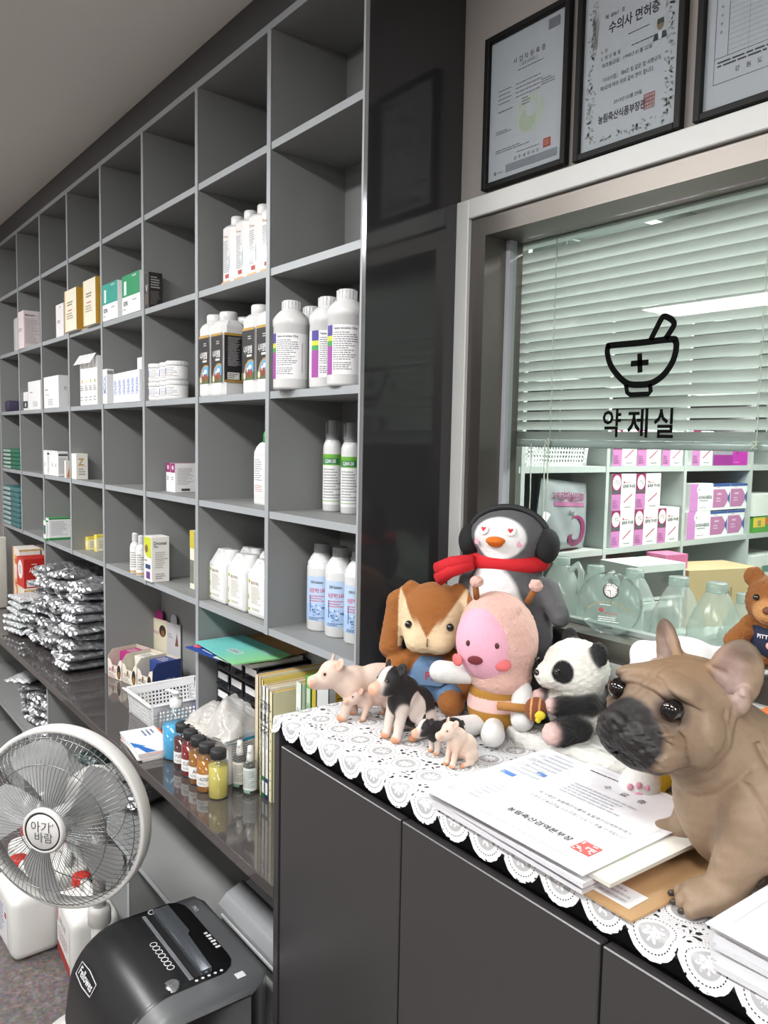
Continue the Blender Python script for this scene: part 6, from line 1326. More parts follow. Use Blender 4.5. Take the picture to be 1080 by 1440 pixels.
for i, (r, nm, c, th) in enumerate(((( -.885, .775, -.595, 1.02, -.02), 'lowest white paper bundle above the kraft envelope', '#dcdce0', .006), ((-.895, .778, -.60, 1.025, .01), 'second white paper bundle above the kraft envelope', '#e2e2e5', .005), ((-.89, .772, -.588, 1.03, -.035), 'crinkled plastic-wrapped white packet in the left paper pile', '#e4e4e6', .006))):
    sheet('paper_bundle', nm, 'paper', rc(*r), z, th, c, None, Gp, '#d3d3d8'); z += th + .0006
sheet('red_folder', 'thin red folder whose edge shows under the cream folder', 'folder', rc(-.84, .79, -.572, 1.04, -.02), z, .0016, '#b8323a', None, Gp); z += .002
def fold(b, T): b.text('貴下', .011, ink, T @ Matrix.Translation((.06, -.085, 0)), fit=.02); disc(b, T, .095, -.065, .02, M('#cfdcc4', .6), 0); disc(b, T, .088, -.07, .012, M('#dfe6d8', .6), .0003)
sheet('cream_folder', 'cream card folder sticking out right under the top certificate', 'folder', rc(-.845, .785, -.562, 1.045, -.02), z, .005, '#e2e1d9', fold, Gp, '#cfcdc2'); z += .0056
def doc(b, T):
    rect(b, T, -.098, .0, -.07, .012, blue); rect(b, T, -.06, .04, -.04, .05, blue)
    for k in range(9): lines(b, T, -.105 + .0, -.11 + k * .026, -.085, -.095 + k * .026, 3, lt, .0002, seed=k)
    lines(b, T, -.09, .02, -.03, .13, 8, lt, .0002, seed=4); lines(b, T, -.07, -.1, -.04, -.03, 6, lt, .0002, seed=9)
sheet('printed_sheet', 'white printed sheet with blue table headings, left under the certificate', 'paper', rc(-.895, .768, -.66, 1.05, .02), z, .0012, '#e4e5ea', doc, Gp); z += .0022
cx0, cy0, cx1, cy1 = -.812, .765, -.592, 1.055
def cert(b, T):
    w, h = cx1 - cx0, cy1 - cy0; m = .013
    for x0_, y0_, x1_, y1_ in ((-w / 2 + m, -h / 2 + m, w / 2 - m, -h / 2 + m + .0007), (-w / 2 + m, h / 2 - m - .0007, w / 2 - m, h / 2 - m), (-w / 2 + m, -h / 2 + m, -w / 2 + m + .0007, h / 2 - m), (w / 2 - m - .0007, -h / 2 + m, w / 2 - m, h / 2 - m)): rect(b, T, x0_, y0_, x1_, y1_, lt)
    for q, ch in enumerate('수료증'): b.text(ch, .014, ink, T @ Matrix.Translation((-.03 + .03 * q, h * .3, .0002)))
    lines(b, T, -w * .4, h * .4, -w * .1, h * .42, 1, ink, .0002, full=.95)
    lines(b, T, -w * .32, h * .06, w * .2, h * .22, 5, lt, .0002, seed=2)
    b.text('위 사람은 농림축산식품부 농림축산검역본부에서', .0085, ink, T @ Matrix.Translation((0, -h * .03, .0002)), fit=w * .74); b.text('소정의 교육과정을 이수하였으므로 이 증을 수여합니다', .0085, ink, T @ Matrix.Translation((0, -h * .09, .0002)), fit=w * .76)
    b.text('2023년 10월 13일', .007, lt, T @ Matrix.Translation((0, -h * .19, .0002))); b.text('농림축산검역본부장', .0125, ink, T @ Matrix.Translation((-.012, -h * .30, .0002)), fit=w * .56, bold=True)
    rnd = random.Random(3)
    sx0, sy0 = .056, -h * .36; rect(b, T, sx0, sy0, sx0 + .03, sy0 + .03, redi, .0001)
    for a in range(7):
        for c in range(7):
            if rnd.random() < .45: rect(b, T, sx0 + .002 + a * .0038, sy0 + .002 + c * .0038, sx0 + .0055 + a * .0038, sy0 + .0045 + c * .0038, M('#e8dfe2', .6), .0003)
    lines(b, T, -w * .4, -h * .44, w * .4, -h * .425, 1, lt, .0002, full=.9)
sheet('certificate', 'white completion certificate with a red seal on top of the left paper pile', 'certificate', rc(cx0, cy0, cx1, cy1, .0), z, .0012, '#e6e6ec', cert, Gp)
Gq = 'papers in the right pile at the frame corner'; z = zp; RX0, RY0 = -.432, .792
RL = [('red_edged_envelope', 'white envelope with a red printed edge, bottom of the right pile', 'envelope', '#dedee2', .007, 0.02), ('paper_bundle', 'thick grey-white bundle low in the right pile', 'paper', '#d2d4d6', .014, -.01), ('clear_folder', 'greyish clear folder in the middle of the right pile', 'folder', '#bfc4c6', .004, .02), ('paper_bundle', 'white bundle just above the clear folder, right pile', 'paper', '#e2e2e4', .009, .0),
      ('paper_bundle', 'loose white bundle second from the top of the right pile', 'paper', '#dcdce0', .009, -.025)]
for nm, lab, cat, c, th, r in RL:
    sheet(nm, lab, cat, rc(RX0 + .004 * r * 100 * .3, RY0 - .01, RX0 + .3, RY0 + .22, r), z, th, c, (lambda b, T: None), Gq, '#cfd0d4'); 
    if nm == 'red_edged_envelope':
        o = COL.objects[-1]; b = MB(); b.box((-.005, -.1155, .0025), (.25, .0008, .0045), M('#c0262c', .5)); b.box((-.1505, -.06, .0025), (.0008, .08, .0045), M('#c0262c', .5)); b.obj('red_border', [q for q in COL.objects if q.name.startswith('red_edged_envelope')][0])
    z += th + .0008
def top(b, T): rect(b, T, -.135, -.09, .14, -.0893, lt); rect(b, T, -.135, -.09, -.1343, .1, lt); lines(b, T, -.1, -.05, .1, .05, 6, lt)
sheet('printed_sheet', 'white framed document on top of the right pile at the frame corner', 'paper', rc(RX0 - .004, RY0 - .018, RX0 + .3, RY0 + .21, -.01), z, .0016, '#e6e6ea', top, Gq)
# ------------------------------------------------------------------ framed certificates on the wall
def frame(label, x0, x1, z0, z1, spec, cat='certificate'):
    t = thing('framed_certificate', label, 'certificate', ((x0 + x1) / 2, YW, (z0 + z1) / 2), 0, 'framed certificates on the wall'); w, h = x1 - x0, z1 - z0; fm = M('#0d0d0e', .5, spec=.25); bw = .0125
    b = MB()
    for sx in (-1, 1): b.box((sx * (w / 2 - bw / 2), -.009, 0), (bw, .016, h), fm, .0015, 1)
    for sz in (-1, 1): b.box((0, -.009, sz * (h / 2 - bw / 2)), (w - 2 * bw, .016, bw), fm, .0015, 1)
    b.box((0, -.0025, 0), (w - bw, .003, h - bw), M('#3a3a3a', .7)); b.obj('frame', t)
    b = MB(); b.box((0, -.0055, 0), (w - 2 * bw + .002, .002, h - 2 * bw + .002), M('#c9cbd3', .6)); T = Matrix.Translation((0, -.0068, 0)) @ Matrix.Rotation(PI / 2, 4, 'X'); spec(b, T, w - 2 * bw, h - 2 * bw); b.obj('document', t)
    b = MB(); b.box((0, -.0125, 0), (w - 2 * bw, .0012, h - 2 * bw), glassp); b.obj('glass', t)
glassp = clear_mat('picture_glass', '#f4f6f6', fres=1.4, boost=.6)
dki = M('#4b4b52', .7); mid = M('#83858d', .7); pale = M('#c5ccb6', .7); seal = M('#b4463c', .6)
def c1(b, T, w, h):
    tx = lambda s, x, y, hh, m=dki, fit=None: b.text(s, hh, m, T @ Matrix.Translation((x * w, y * h, .0002)), fit=fit)
    lines(b, T, w * .27, h * .40, w * .42, h * .47, 8, mid, .0002, th=.9, full=.95)
    for q, ch in enumerate('사업자등록증'): tx(ch, -.16 + .075 * q, .305, .0115)
    tx('( 일반과세자 )', .02, .262, .0075, mid); lines(b, T, -w * .12, h * .222, w * .22, h * .237, 1, mid, .0002, full=1)
    for r in range(4): lines(b, T, -w * .38, h * (.13 - r * .03), -w * .2, h * (.145 - r * .03), 1, mid, .0002, seed=r, full=.9); lines(b, T, -w * .14, h * (.13 - r * .03), w * .3, h * (.145 - r * .03), 1, mid, .0002, seed=r + 9)
    lines(b, T, w * .2, h * .05, w * .4, h * .1, 3, mid, .0002); lines(b, T, -w * .38, h * -.02, -w * .05, h * .0, 1, mid, .0002); lines(b, T, -w * .05, -h * .03, w * .08, h * .03, 3, mid, .0002)
    pts = [(.115 * math.cos(a) * w * 1.6, .115 * math.sin(a) * w * 1.6) for a in [i * 2 * PI / 40 for i in range(40)]]
    b.add([(x + w * .06, y - h * .1, .0001) for x, y in pts], [tuple(range(40))], M('#c6cec3', .6), False, T); disc(b, T, w * .03, -h * .14, w * .11, M('#bcc6b2', .6), .0002); disc(b, T, w * .08, -h * .07, w * .075, M('#cbced3', .6), .0003)
    lines(b, T, -w * .4, -h * .17, -w * .15, -h * .14, 2, mid, .0002); lines(b, T, -w * .4, -h * .305, w * .15, -h * .275, 2, mid, .0002); lines(b, T, -w * .1, -h * .345, w * .2, -h * .33, 1, mid, .0002, full=1)
    for q, ch in enumerate('원주세무서장'): tx(ch, -.12 + .06 * q, -.375, .008)
    rect(b, T, w * .25, -h * .375, w * .345, -h * .315, seal, .0003); lines(b, T, w * .265, -h * .365, w * .33, -h * .325, 3, M('#d9a79c', .6), .0005, full=.9)
    rect(b, T, -w * .25, -h * .455, w * .43, -h * .40, M('#8e9199', .6), .0002); disc(b, T, -w * .4, -h * .44, w * .02, mid, .0002); lines(b, T, -w * .36, -h * .448, -w * .29, -h * .432, 1, mid, .0002, full=1)
def wreath(b, T, w, h):
    rnd = random.Random(5); g1, g2 = M('#9c9ca0', .7), M('#b0b0ab', .7)
    def leaf(x, y, a, L, m): b.poly([(x, y, .0002), (x + L * .5 * math.cos(a + .5), y + L * .5 * math.sin(a + .5), .0002), (x + L * math.cos(a), y + L * math.sin(a), .0002), (x + L * .5 * math.cos(a - .5), y + L * .5 * math.sin(a - .5), .0002)], m, T)
    for k in range(260):
        u = rnd.random(); sd = rnd.random()
        if sd < .4: x, y = -w * .405 + rnd.gauss(0, .004), -h * .43 + u * h * .86
        elif sd < .8: x, y = w * .405 + rnd.gauss(0, .004), -h * .43 + u * h * .86
        else: x, y = -w * .4 + u * w * .8, -h * .445 + rnd.gauss(0, .003)
        leaf(x, y, rnd.random() * 6.28, .006 + .004 * rnd.random(), (g1, g2)[k % 2])
    for k in range(60):      # sheaf of straw at the upper left, as printed
        u = rnd.random(); x = -w * .41 + .012 * rnd.random(); y = h * (.12 + .22 * u); dx = .008 * u * rnd.random(); L = .018
        b.poly([(x, y, .0002), (x + .0006, y, .0002), (x + dx + .0006, y + L, .0002), (x + dx, y + L, .0002)], (g1, g2)[k % 2], T)
def c2(b, T, w, h):
    wreath(b, T, w, h)
    def tx(s, x, y, hh, m=dki, fit=None, bold=False): b.text(s, hh, m, T @ Matrix.Translation((x * w, y * h, .0004)), fit=fit, bold=bold)
    disc(b, T, 0, h * .435, w * .05, M('#b7a67e', .6), .0003); b.tube([T @ Vector((w * (.04 + .08 * math.cos(a)), h * .43 + .012 * math.sin(a), .001)) for a in [i * PI / 8 for i in range(17)]], .0012, dki, 5)
    tx('제  8961  호', -.17, .31, .008); tx('수의사 면허증', .03, .235, .0205, M('#3f3f46', .7), w * .52, True)
    lines(b, T, -w * .02, h * .138, w * .2, h * .15, 1, dki, .0003, full=1)
    tx('1. 성', -.27, .105, .0072); tx('2. 생 년 월 일', -.2, .062, .0072); lines(b, T, w * .02, h * .06, w * .26, h * .073, 1, dki, .0003, full=1); tx('최초발급일 : 1998년 01월 22일', -.03, .015, .0078, fit=w * .52)
    # the small portrait photo
    rect(b, T, w * .235, h * .03, w * .375, h * .165, M('#c4c6cc', .6), .0003); disc(b, T, w * .305, h * .115, w * .035, M('#8f7a66', .6), .0006, 20, h * .032); b.poly([(w * .27, h * .12, .0007), (w * .34, h * .12, .0007), (w * .335, h * .15, .0007), (w * .275, h * .15, .0007)], M('#3d3f40', .6), T); b.poly([(w * .237, h * .03, .0005), (w * .373, h * .03, .0005), (w * .36, h * .07, .0005), (w * .25, h * .07, .0005)], M('#2f3b42', .6), T); b.poly([(w * .29, h * .03, .0007), (w * .32, h * .03, .0007), (w * .325, h * .075, .0007), (w * .285, h * .075, .0007)], M('#d8dadf', .6), T)
    tx('「수의사법」 제4조 및 같은 법 시행규칙', .02, -.075, .0085, fit=w * .6); tx('제3조에 따라 위와 같이 면허 합니다.', -.02, -.125, .0085, fit=w * .56)
    tx('2013년 03월 29일', 0, -.235, .0075); tx('농림축산식품부장관', -.06, -.315, .0155, M('#3f3f46', .7), w * .5, True)
    s0, s1 = w * .17, -h * .355
    for a in range(5):
        rect(b, T, s0 + a * .0055, s1, s0 + a * .0055 + .0008, s1 + .026, seal, .0006)
    for a in range(5): rect(b, T, s0, s1 + a * .0065, s0 + .0228, s1 + a * .0065 + .0008, seal, .0006)
    rnd = random.Random(8)
    for a in range(4):
        for c in range(4): b.text('농림축산식품부장관인인인인인인인인'[a * 4 + c], .005, seal, T @ Matrix.Translation((s0 + .003 + a * .0055, s1 + .0235 - c * .0062, .0006)))
def c3(b, T, w, h):
    m = .0007; x0, x1, y0, y1 = -w * .42, w * .42, -h * .36, h * .45
    for p in ((x0, y0, x1, y0 + m), (x0, y1 - m, x1, y1), (x0, y0, x0 + m, y1), (x1 - m, y0, x1, y1), (x0, -h * .22, x1, -h * .22 + m), (x0 + w * .11, -h * .22, x0 + w * .11 + m, y1)): rect(b, T, *p, dki, .0002)
    for k in range(22): rect(b, T, x0 + w * .11, -h * .195 + k * h * .028, x1, -h * .195 + k * h * .028 + .0003, mid, .0002)
    for k in (.28, .46, .66): rect(b, T, x0 + w * k, -h * .22, x0 + w * k + .0003, y1, mid, .0002)
    for q, ch in enumerate('기재사항란'): b.text(ch, .0045, dki, T @ Matrix.Translation((x0 + w * .05, h * (.1 - .045 * q), .0003)))
    lines(b, T, x0 + w * .03, -h * .275, x0 + w * .8, -h * .235, 2, dki, .0003, full=.8)
    for q, ch in enumerate('강원도 원주시'): b.text(ch, .0085, dki, T @ Matrix.Translation((x0 + w * (.2 + .09 * q), -h * .31, .0003))) if ch != ' ' else None
frame('leftmost black-framed certificate on the wall, with a grey printed bar and pale green emblem', -1.3095, -1.0790, 2.2135, 2.5265, c1)
frame('middle black-framed licence with a leafy printed border and a small portrait photo', -1.0595, -.8290, 2.2090, 2.5220, c2)
frame('rightmost black-framed certificate on the wall, printed with a ruled table', -.8050, -.5745, 2.2085, 2.5215, c3)
# ------------------------------------------------------------------ sticker on the window pane
YS = YG + .0088
stk = M('#0c0d0e', .7, spec=.05)
def ribbon(b, pts, wd, mat, closed=False):
    P2 = [Vector((p.x, p.z)) for p in pts]; n = len(P2); L_, R_ = [], []
    for i in range(n):
        a = P2[i - 1] if (closed or i > 0) else P2[i]; c = P2[(i + 1) % n] if (closed or i < n - 1) else P2[i]; d = (c - a).normalized(); nn = Vector((-d.y, d.x))
        L_.append(P2[i] + nn * wd / 2); R_.append(P2[i] - nn * wd / 2)
    vs = [(q.x, YS, q.y) for q in L_] + [(q.x, YS, q.y) for q in R_]
    b.add(vs, [(i, (i + 1) % n, n + (i + 1) % n, n + i) for i in range(n if closed else n - 1)], mat)
def g_(pts): return [at(x, y, Y=YS) for x, y in pts]
def smooth_path(pts, k=6, closed=False):
    out = []; n = len(pts)
    for i in range(n if closed else n - 1):
        p0, p1, p2, p3 = (pts[(i - 1) % n] if closed or i > 0 else pts[i]), pts[i], pts[(i + 1) % n], (pts[(i + 2) % n] if closed or i + 2 < n else pts[(i + 1) % n])
        for j in range(k):
            t_ = j / k; out.append(tuple(.5 * ((2 * p1[a]) + (-p0[a] + p2[a]) * t_ + (2 * p0[a] - 5 * p1[a] + 4 * p2[a] - p3[a]) * t_ ** 2 + (-p0[a] + 3 * p1[a] - 3 * p2[a] + p3[a]) * t_ ** 3) for a in (0, 1)))
    if not closed: out.append(pts[-1])
    return out
b = MB()
ribbon(b, g_(smooth_path([(858, 486), (900, 482), (944, 477), (950, 480), (951, 488), (948, 503), (941, 517), (930, 530), (915, 539), (897, 541), (882, 539), (868, 527), (858, 512), (854, 496), (855, 489)], 6, True)), .0125, stk, True)
ribbon(b, g_([(880, 541), (882, 552), (886, 555), (900, 554.5), (912, 554), (915, 550), (914, 540)]), .0095, stk)
ribbon(b, g_(smooth_path([(915, 478), (924, 460), (931, 447), (936, 445), (945, 450), (948, 456), (944, 464), (936, 476)], 4)), .0115, stk)
ribbon(b, g_([(887, 511.5), (912, 509.5)]), .011, stk); ribbon(b, g_([(899.5, 497), (900, 524)]), .011, stk)
for ch, x0, x1 in (('약', 847, 873), ('제', 882, 911), ('실', 919, 947)):
    c = at((x0 + x1) / 2, 595, Y=YS); wd = at(x1, 595, Y=YS).x - at(x0, 595, Y=YS).x
    b.text(ch, .056, stk, Matrix.Translation((c.x, YS, c.z)) @ Matrix.Rotation(PI / 2, 4, 'X'), fit=wd, bold=True, fith=True)
b.obj('pharmacy_sticker', win, label='black mortar pictogram with Korean lettering stuck on the pane')
# ------------------------------------------------------------------ venetian blind behind the pane
bl = thing('venetian_blind', 'pale venetian blind half lowered behind the window pane', 'blind', (0, 0, 0)); YBl = 1.395; bx0, bx1 = -1.352, .54
slat_m = M('#d8dbda', .38); z_top, z_bot = 2.128, 1.690; ns = 19
for k in range(ns):
    z = z_bot + (z_top - .035 - z_bot) * k / (ns - 1); b = MB(); n = 6; vs = []; a = math.radians(44)
    for i in range(n + 1):
        u = i / n - .5; q = u * .0255; cz = .0022 * (1 - (2 * u) ** 2)
        y = YBl + q * math.cos(a) - cz * math.sin(a) * .6; zz = z - q * math.sin(a) + cz * math.cos(a); vs += [(bx0, y, zz), (bx1, y, zz)]
    fs = [(2 * i, 2 * i + 1, 2 * i + 3, 2 * i + 2) for i in range(n)]; b.add(vs, fs, slat_m, True); b.add([(x, y + .0003, z_ - .0004) for x, y, z_ in vs], [f[::-1] for f in fs], slat_m, True); b.obj('slat', bl)
b = MB(); b.box(((bx0 + bx1) / 2, YBl, z_top + .006), (bx1 - bx0, .036, .034), M('#aeb8b4', .4), .003, 1)
for x in (-1.245, -.72, -.2, .3): b.box((x, YBl - .02, z_top + .01), (.02, .004, .03), M('#5f7376', .3), .001, 1)
b.obj('head_rail', bl)
b = MB(); b.box(((bx0 + bx1) / 2, YBl, 1.672), (bx1 - bx0, .03, .016), M('#b9c2c6', .3, metal=.2), .005, 3); b.obj('bottom_rail', bl)
cord = M('#dfe2da', .7)
for x in (-1.208, -.735, -.26):
    b = MB()
    for dy in (-.016, .016): b.tube([(x + .002 * (i % 2), YBl + dy, z_top - i * (z_top - 1.672) / 12) for i in range(13)], .0011, cord, 5)
    b.tube([(x + .006 * math.cos(i * 1.9), YBl - .021 + .004 * math.sin(i * 2.3), 1.675 + .008 * math.sin(i * 1.3)) for i in range(12)], .0014, cord, 5); b.obj('ladder_cord', bl)
for x, zb in ((-1.337, 1.31), (-1.255, 1.33), (-1.215, 1.36), (-1.205, 1.31)):
    b = MB(); b.tube([(x, YBl - .023, 1.672), (x + .002, YBl - .023, 1.55), (x + (.012 if x < -1.3 else -.006), YBl - .022, zb)], .0014, cord, 5); b.obj('pull_cord', bl)
# ------------------------------------------------------------------ award on the sill
t = thing('crystal_award', 'round clear crystal award with a small clock standing on the window sill', 'award', (-.972, 1.305, 1.3012), math.radians(20)); cr = clear_mat('crystal', '#eaf2f0', .06, '#ffffff', .02, 1.5, 1.6); R_ = .062; cz = .0585
ring = [(R_ * math.cos(2 * PI * i / 64), R_ * math.sin(2 * PI * i / 64)) for i in range(64)]; ring = [(x, max(y, -.0575)) for x, y in ring]
TT = Matrix.Translation((0, 0, cz)) @ Matrix.Rotation(PI / 2, 4, 'X')
b = MB(); b.prism(ring, -.009, .009, cr, TT); b.lathe([(R_ - .001, .0088), (R_ - .001, -.0088)], clear_mat('crystal_rim', '#dfecec', .35, '#f4fafa', .05, 1.5, 3), 64, T=TT, cap=False); b.obj('crystal_disc', t)
b = MB(); Tc = TT @ Matrix.Translation((.004, .028, .0095)); b.lathe([(.0125, 0), (.0155, .001), (.0155, .004), (.0125, .0045)], M('#a9abad', .18, metal=.9), 36, T=Tc, cap=False); disc(b, Tc, 0, 0, .0128, M('#e9e8e4', .5), .003, 32)
for k in range(12): b.box((0, .0105, .0034), (.0007, .0026, .0004), M('#2c2c2c', .5), T=Tc @ Matrix.Rotation(k * PI / 6, 4, 'Z'))
b.box((-.003, .0, .0038), (.007, .0008, .0004), M('#222', .5), T=Tc); b.box((-.001, -.0035, .0038), (.0008, .008, .0004), M('#222', .5), T=Tc @ Matrix.Rotation(.2, 4, 'Z')); b.obj('clock', t)
b = MB(); Tt = TT @ Matrix.Translation((0, 0, .0096)); gold = M('#c9a23a', .4); 
for q, ch in enumerate('Certificate of Partnership'):
    a = PI * (.78 - .56 * q / 25)
    if ch != ' ': b.text(ch, .0055, gold, Tt @ Matrix.Translation((.052 * math.cos(a), -.040 + .045 * math.sin(a), 0)) @ Matrix.Rotation(a - PI / 2, 4, 'Z'))
for q in range(5): disc(b, Tt, -.014 + .003 * math.cos(q * 1.257), -.012 + .003 * math.sin(q * 1.257), .0018, M('#c22c30', .5))
b.text('Award 2016', .0055, M('#c22c30', .5), Tt @ Matrix.Translation((.004, -.018, 0)), fit=.026); lines(b, Tt, -.02, -.036, .022, -.024, 3, M('#eef2f2', .5), full=.8); lines(b, Tt, -.018, -.003, .018, .0, 1, M('#eef2f2', .5)); b.text('GABRIEL', .005, M('#20242c', .5), Tt @ Matrix.Translation((0, -.047, 0)), bold=True); b.obj('engraving', t)

# ------------------------------------------------------------------ the pharmacy room behind the pane
PXS = -1.85; gp = M('#b3b9b7', .55)
b = MB(); b.box((PXS - .42, 3.0, CEIL / 2), (.1, 3.2, CEIL), M('#b7bfbb', .8)); b.obj('wall_pharmacy_left', kind='structure')
yd = [at(733, 660, X=PXS).y, at(853, 656, X=PXS).y, at(961.5, 680, X=PXS).y, at(1053.5, 700, X=PXS).y]; yd.append(yd[-1] + .5)
zb2 = at(958, 761, X=PXS).z; zb1 = at(800, 656, X=PXS).z; PIZ = zb1 - zb2
ps = thing('pharmacy_shelves', 'pale grey-green pigeonhole shelves in the room behind the window', 'shelving')
for y in yd: b = MB(); b.box((PXS - .165, y + .009, 1.25), (.33, .018, 2.3), gp); b.obj('divider', ps)
for k in range(-3, 4): b = MB(); b.box((PXS - .165, (yd[0] + yd[-1]) / 2, zb1 + k * PIZ - .011), (.326, yd[-1] - yd[0] + .018, .022), gp); b.obj('shelf', ps)
b = MB(); b.box((PXS - .335, (yd[0] + yd[-1]) / 2, 1.25), (.01, yd[-1] - yd[0], 2.3), M('#7e8785', .6)); b.obj('back_panel', ps)
RP = math.pi / 2          # cartons here face +x
def sbox(name, label, cat, px, zb, depth, col, spec=(), group=None, x=None, h=None, topcol=None):
    """px: left, right and top pixel of the face that looks into the room"""
    xf = PXS - .006 if x is None else x; ya = at(px[0], px[2] + 10, X=xf).y; yb = at(px[1], px[2] + 10, X=xf).y; hh = h or at(px[0], px[2], X=xf).z - zb
    return carton(name, label, cat, (xf - depth / 2, (ya + yb) / 2, zb + .0006), (yb - ya, depth, hh), col, spec, rz=RP, group=group, topcol=topcol, lid=False)
pkc, wnc = '#b55fa0', '#8a2355'
def needle(n17=True): return [('front', 'rect', 0, 0, .38, 1, wnc if n17 else pkc), ('front', 'rect', 0, .0, .38, .44, '#bd7ab0'), ('front', 'disc', .19, .76, .17, '#efeef0', .2), ('front', 'text', '17G', .19, .76, .13, '#444', .26), ('front', 'rect', 0, .46, .38, .55, '#55525a'), ('front', 'text', '일회용 주사침', .7, .66, .1, '#55505a', .5), ('front', 'disc', .5, .77, .03, '#b23c4c'), ('front', 'lines', .52, .73, .8, .78, 1, '#b88'), ('front', 'poly', [(.48, .22), (.52, .2), (.86, .42), (.84, .46)], '#b0607e'), ('front', 'lines', .55, .06, .9, .11, 1, '#777'), ('front', 'lines', .04, .06, .3, .3, 4, '#9a5a90')]
for (a, c, tp, lv), nm in zip(((860.5, 894, 676, 1), (894.5, 929, 675, 1)), ('left', 'right')):
    h1 = .138; sbox('needle_box', 'upper layer white and purple needle box behind the glass, %s one' % nm, 'box', (a, c, tp), zb2 + h1 + .001, .12, '#e4e6e6', needle(), 'needle boxes marked 17', h=h1)
for a, c, nm in ((860, 892, 'left'), (892.5, 925, 'middle'), (925.5, 955, 'right')): sbox('needle_box', 'lower layer white and purple needle box behind the glass, %s one' % nm, 'box', (a, c, 715), zb2, .12, '#e4e6e6', needle(), 'needle boxes marked 17', h=.138)
for a, c, nm in ((863, 897, 'left'), (898, 931, 'middle'), (933, 962, 'right')): sbox('needle_box', 'needle box on the shelf just under the blind, %s one' % nm, 'box', (a, c, 600), zb1, .12, '#e4e6e6', needle(), 'needle boxes marked 17', h=.138)
sbox('needle_box', 'single needle box under the blind in the bay right of the upright', 'box', (975, 1004, 600), zb1, .12, '#e4e6e6', needle(), h=.143)
sbox('carton', 'grey and magenta carton under the blind, right bay', 'box', (1004, 1031, 622), zb1, .12, '#8f8794', [('front', 'rect', 0, 0, 1, .5, '#8b1f80')], h=.09)
sbox('carton', 'bright magenta carton under the blind, right bay', 'box', (1031, 1052, 622), zb1, .12, '#b01c9c', [('front', 'disc', .3, .6, .08, '#7b1c70'), ('front', 'lines', .1, .1, .6, .2, 1, '#d77cc8')], h=.09)
kv = [('front', 'rect', 0, 0, .35, 1, '#c27fbd'), ('front', 'disc', .38, .78, .13, '#eceaf0', .15), ('front', 'text', '18', .38, .78, .12, '#555', .2), ('front', 'text', 'KOVAX-NEEDLE', .68, .5, .15, '#3f3f46', .6), ('front', 'lines', .42, .34, .95, .42, 1, '#8a8a90'), ('front', 'lines', .42, .1, .9, .16, 1, '#c29ac0')]
hx = [('front', 'rect', 0, .9, 1, 1, '#2e4f8f'), ('front', 'poly', [(.02, .1), (.68, .1), (.98, .45), (.68, .8), (.02, .8)], '#b3739f'), ('front', 'poly', [(1, .2), (.84, .45), (1, .72)], '#2f5596'), ('front', 'text', 'NIPRO', .38, .62, .1, '#e8d6e4', .4), ('front', 'lines', .2, .3, .55, .5, 2, '#d8b8d0'), ('front', 'lines', .2, .84, .5, .89, 1, '#c07a90')]
h2 = .115
for lv, nm in ((0, 'lower'), (1, 'upper')):
    z = zb2 + lv * (h2 + .001); sh_ = 2 * lv
    sbox('needle_box', '%s white and pink lettered needle box behind the glass, right bay' % nm, 'box', (969 + sh_, 1001 + sh_, 672), z, .14, '#e6e7e8', kv, 'lettered needle boxes', h=h2)
    for a, c, n2 in ((1001, 1025, 'left'), (1025.3, 1049, 'right')): sbox('syringe_box', '%s layer syringe box with pink hexagon, %s one' % (nm, n2), 'box', (a + sh_, c + sh_, 676), z, .13, '#e3e5e8', hx, 'syringe boxes with pink hexagons', h=h2 - .004, topcol='#2e4f8f')
sbox('carton', 'white carton stacked on a green one at the right edge behind the glass', 'box', (1061, 1100, 680), zb2 + .075, .14, '#dfe3dd', (), h=.1)
sbox('carton', 'green and yellow carton at the right edge behind the glass', 'box', (1060, 1100, 715), zb2, .15, '#4f9a3c', [('front', 'rect', 0, .35, .4, .95, '#e2c33a'), ('front', 'text', 'SE', .2, .6, .4, '#2b3a80', .3), ('front', 'rect', .4, .5, .8, .9, '#c9692e')], h=.072)
sbox('carton', 'large white carton at the right edge on the lower shelf behind the glass', 'box', (1058, 1100, 790), zb2 - PIZ, .2, '#dbe0db', [('front', 'rect', .3, .6, .8, .75, '#5a8a78')], h=.2)
# basket and medicine bag on the left bay
basket('plastic_basket', 'white perforated basket on the shelf behind the window, under the blind', (PXS - .14, (yd[0] + yd[1]) / 2 + .006, zb1 + .001), .36, .2, .105, RP + .0, hole=.009, step=.015)
t = thing('medicine_bag', 'silver one-kilogram medicine bag with a purple swirl behind the window', 'bag', (PXS - .04, yd[0] + .25, zb2 + .002), RP + .1, rot=None); bagf = M('#a9adb2', .32, metal=.35)
b = MB(); W_, H_ = .31, .262
def bf(s):
    def fn(u, v):
        e = (max(0, 4 * u * (1 - u)) ** .5) * (max(0, 4 * v * (1 - v)) ** .45); x = (u - .5) * W_ * (1 - .10 * v) + .02 * v; z = v * H_ * (1 - .1 * u) + .003
        return (x, -s * (.042 * e * (1 - .3 * v) + .003 * math.sin(18 * u + 11 * v) * e), z)
    return fn
v, f = crumple(24, 20, bf(1)); b.add(v, f, bagf, True); v, f = crumple(24, 20, bf(-1)); b.add(v, [q[::-1] for q in f], bagf, True); b.obj('sack', t)
b = MB(); mg = M('#8d2a62', .4); mg2 = M('#a06088', .45)
def onbag(u, v): p = bf(1)(u, v); return (p[0], p[1] - .0022, p[2])
def patch(poly_uv, mat, off=0.0):
    b.add([(lambda p: (p[0], p[1] - off, p[2]))(onbag(u, v)) for u, v in poly_uv], [tuple(range(len(poly_uv)))], mat)
for i in range(16): patch([(.2 + .04 * i, .64), (.24 + .04 * i, .64), (.24 + .04 * i, .70), (.2 + .04 * i, .70)], mg2)
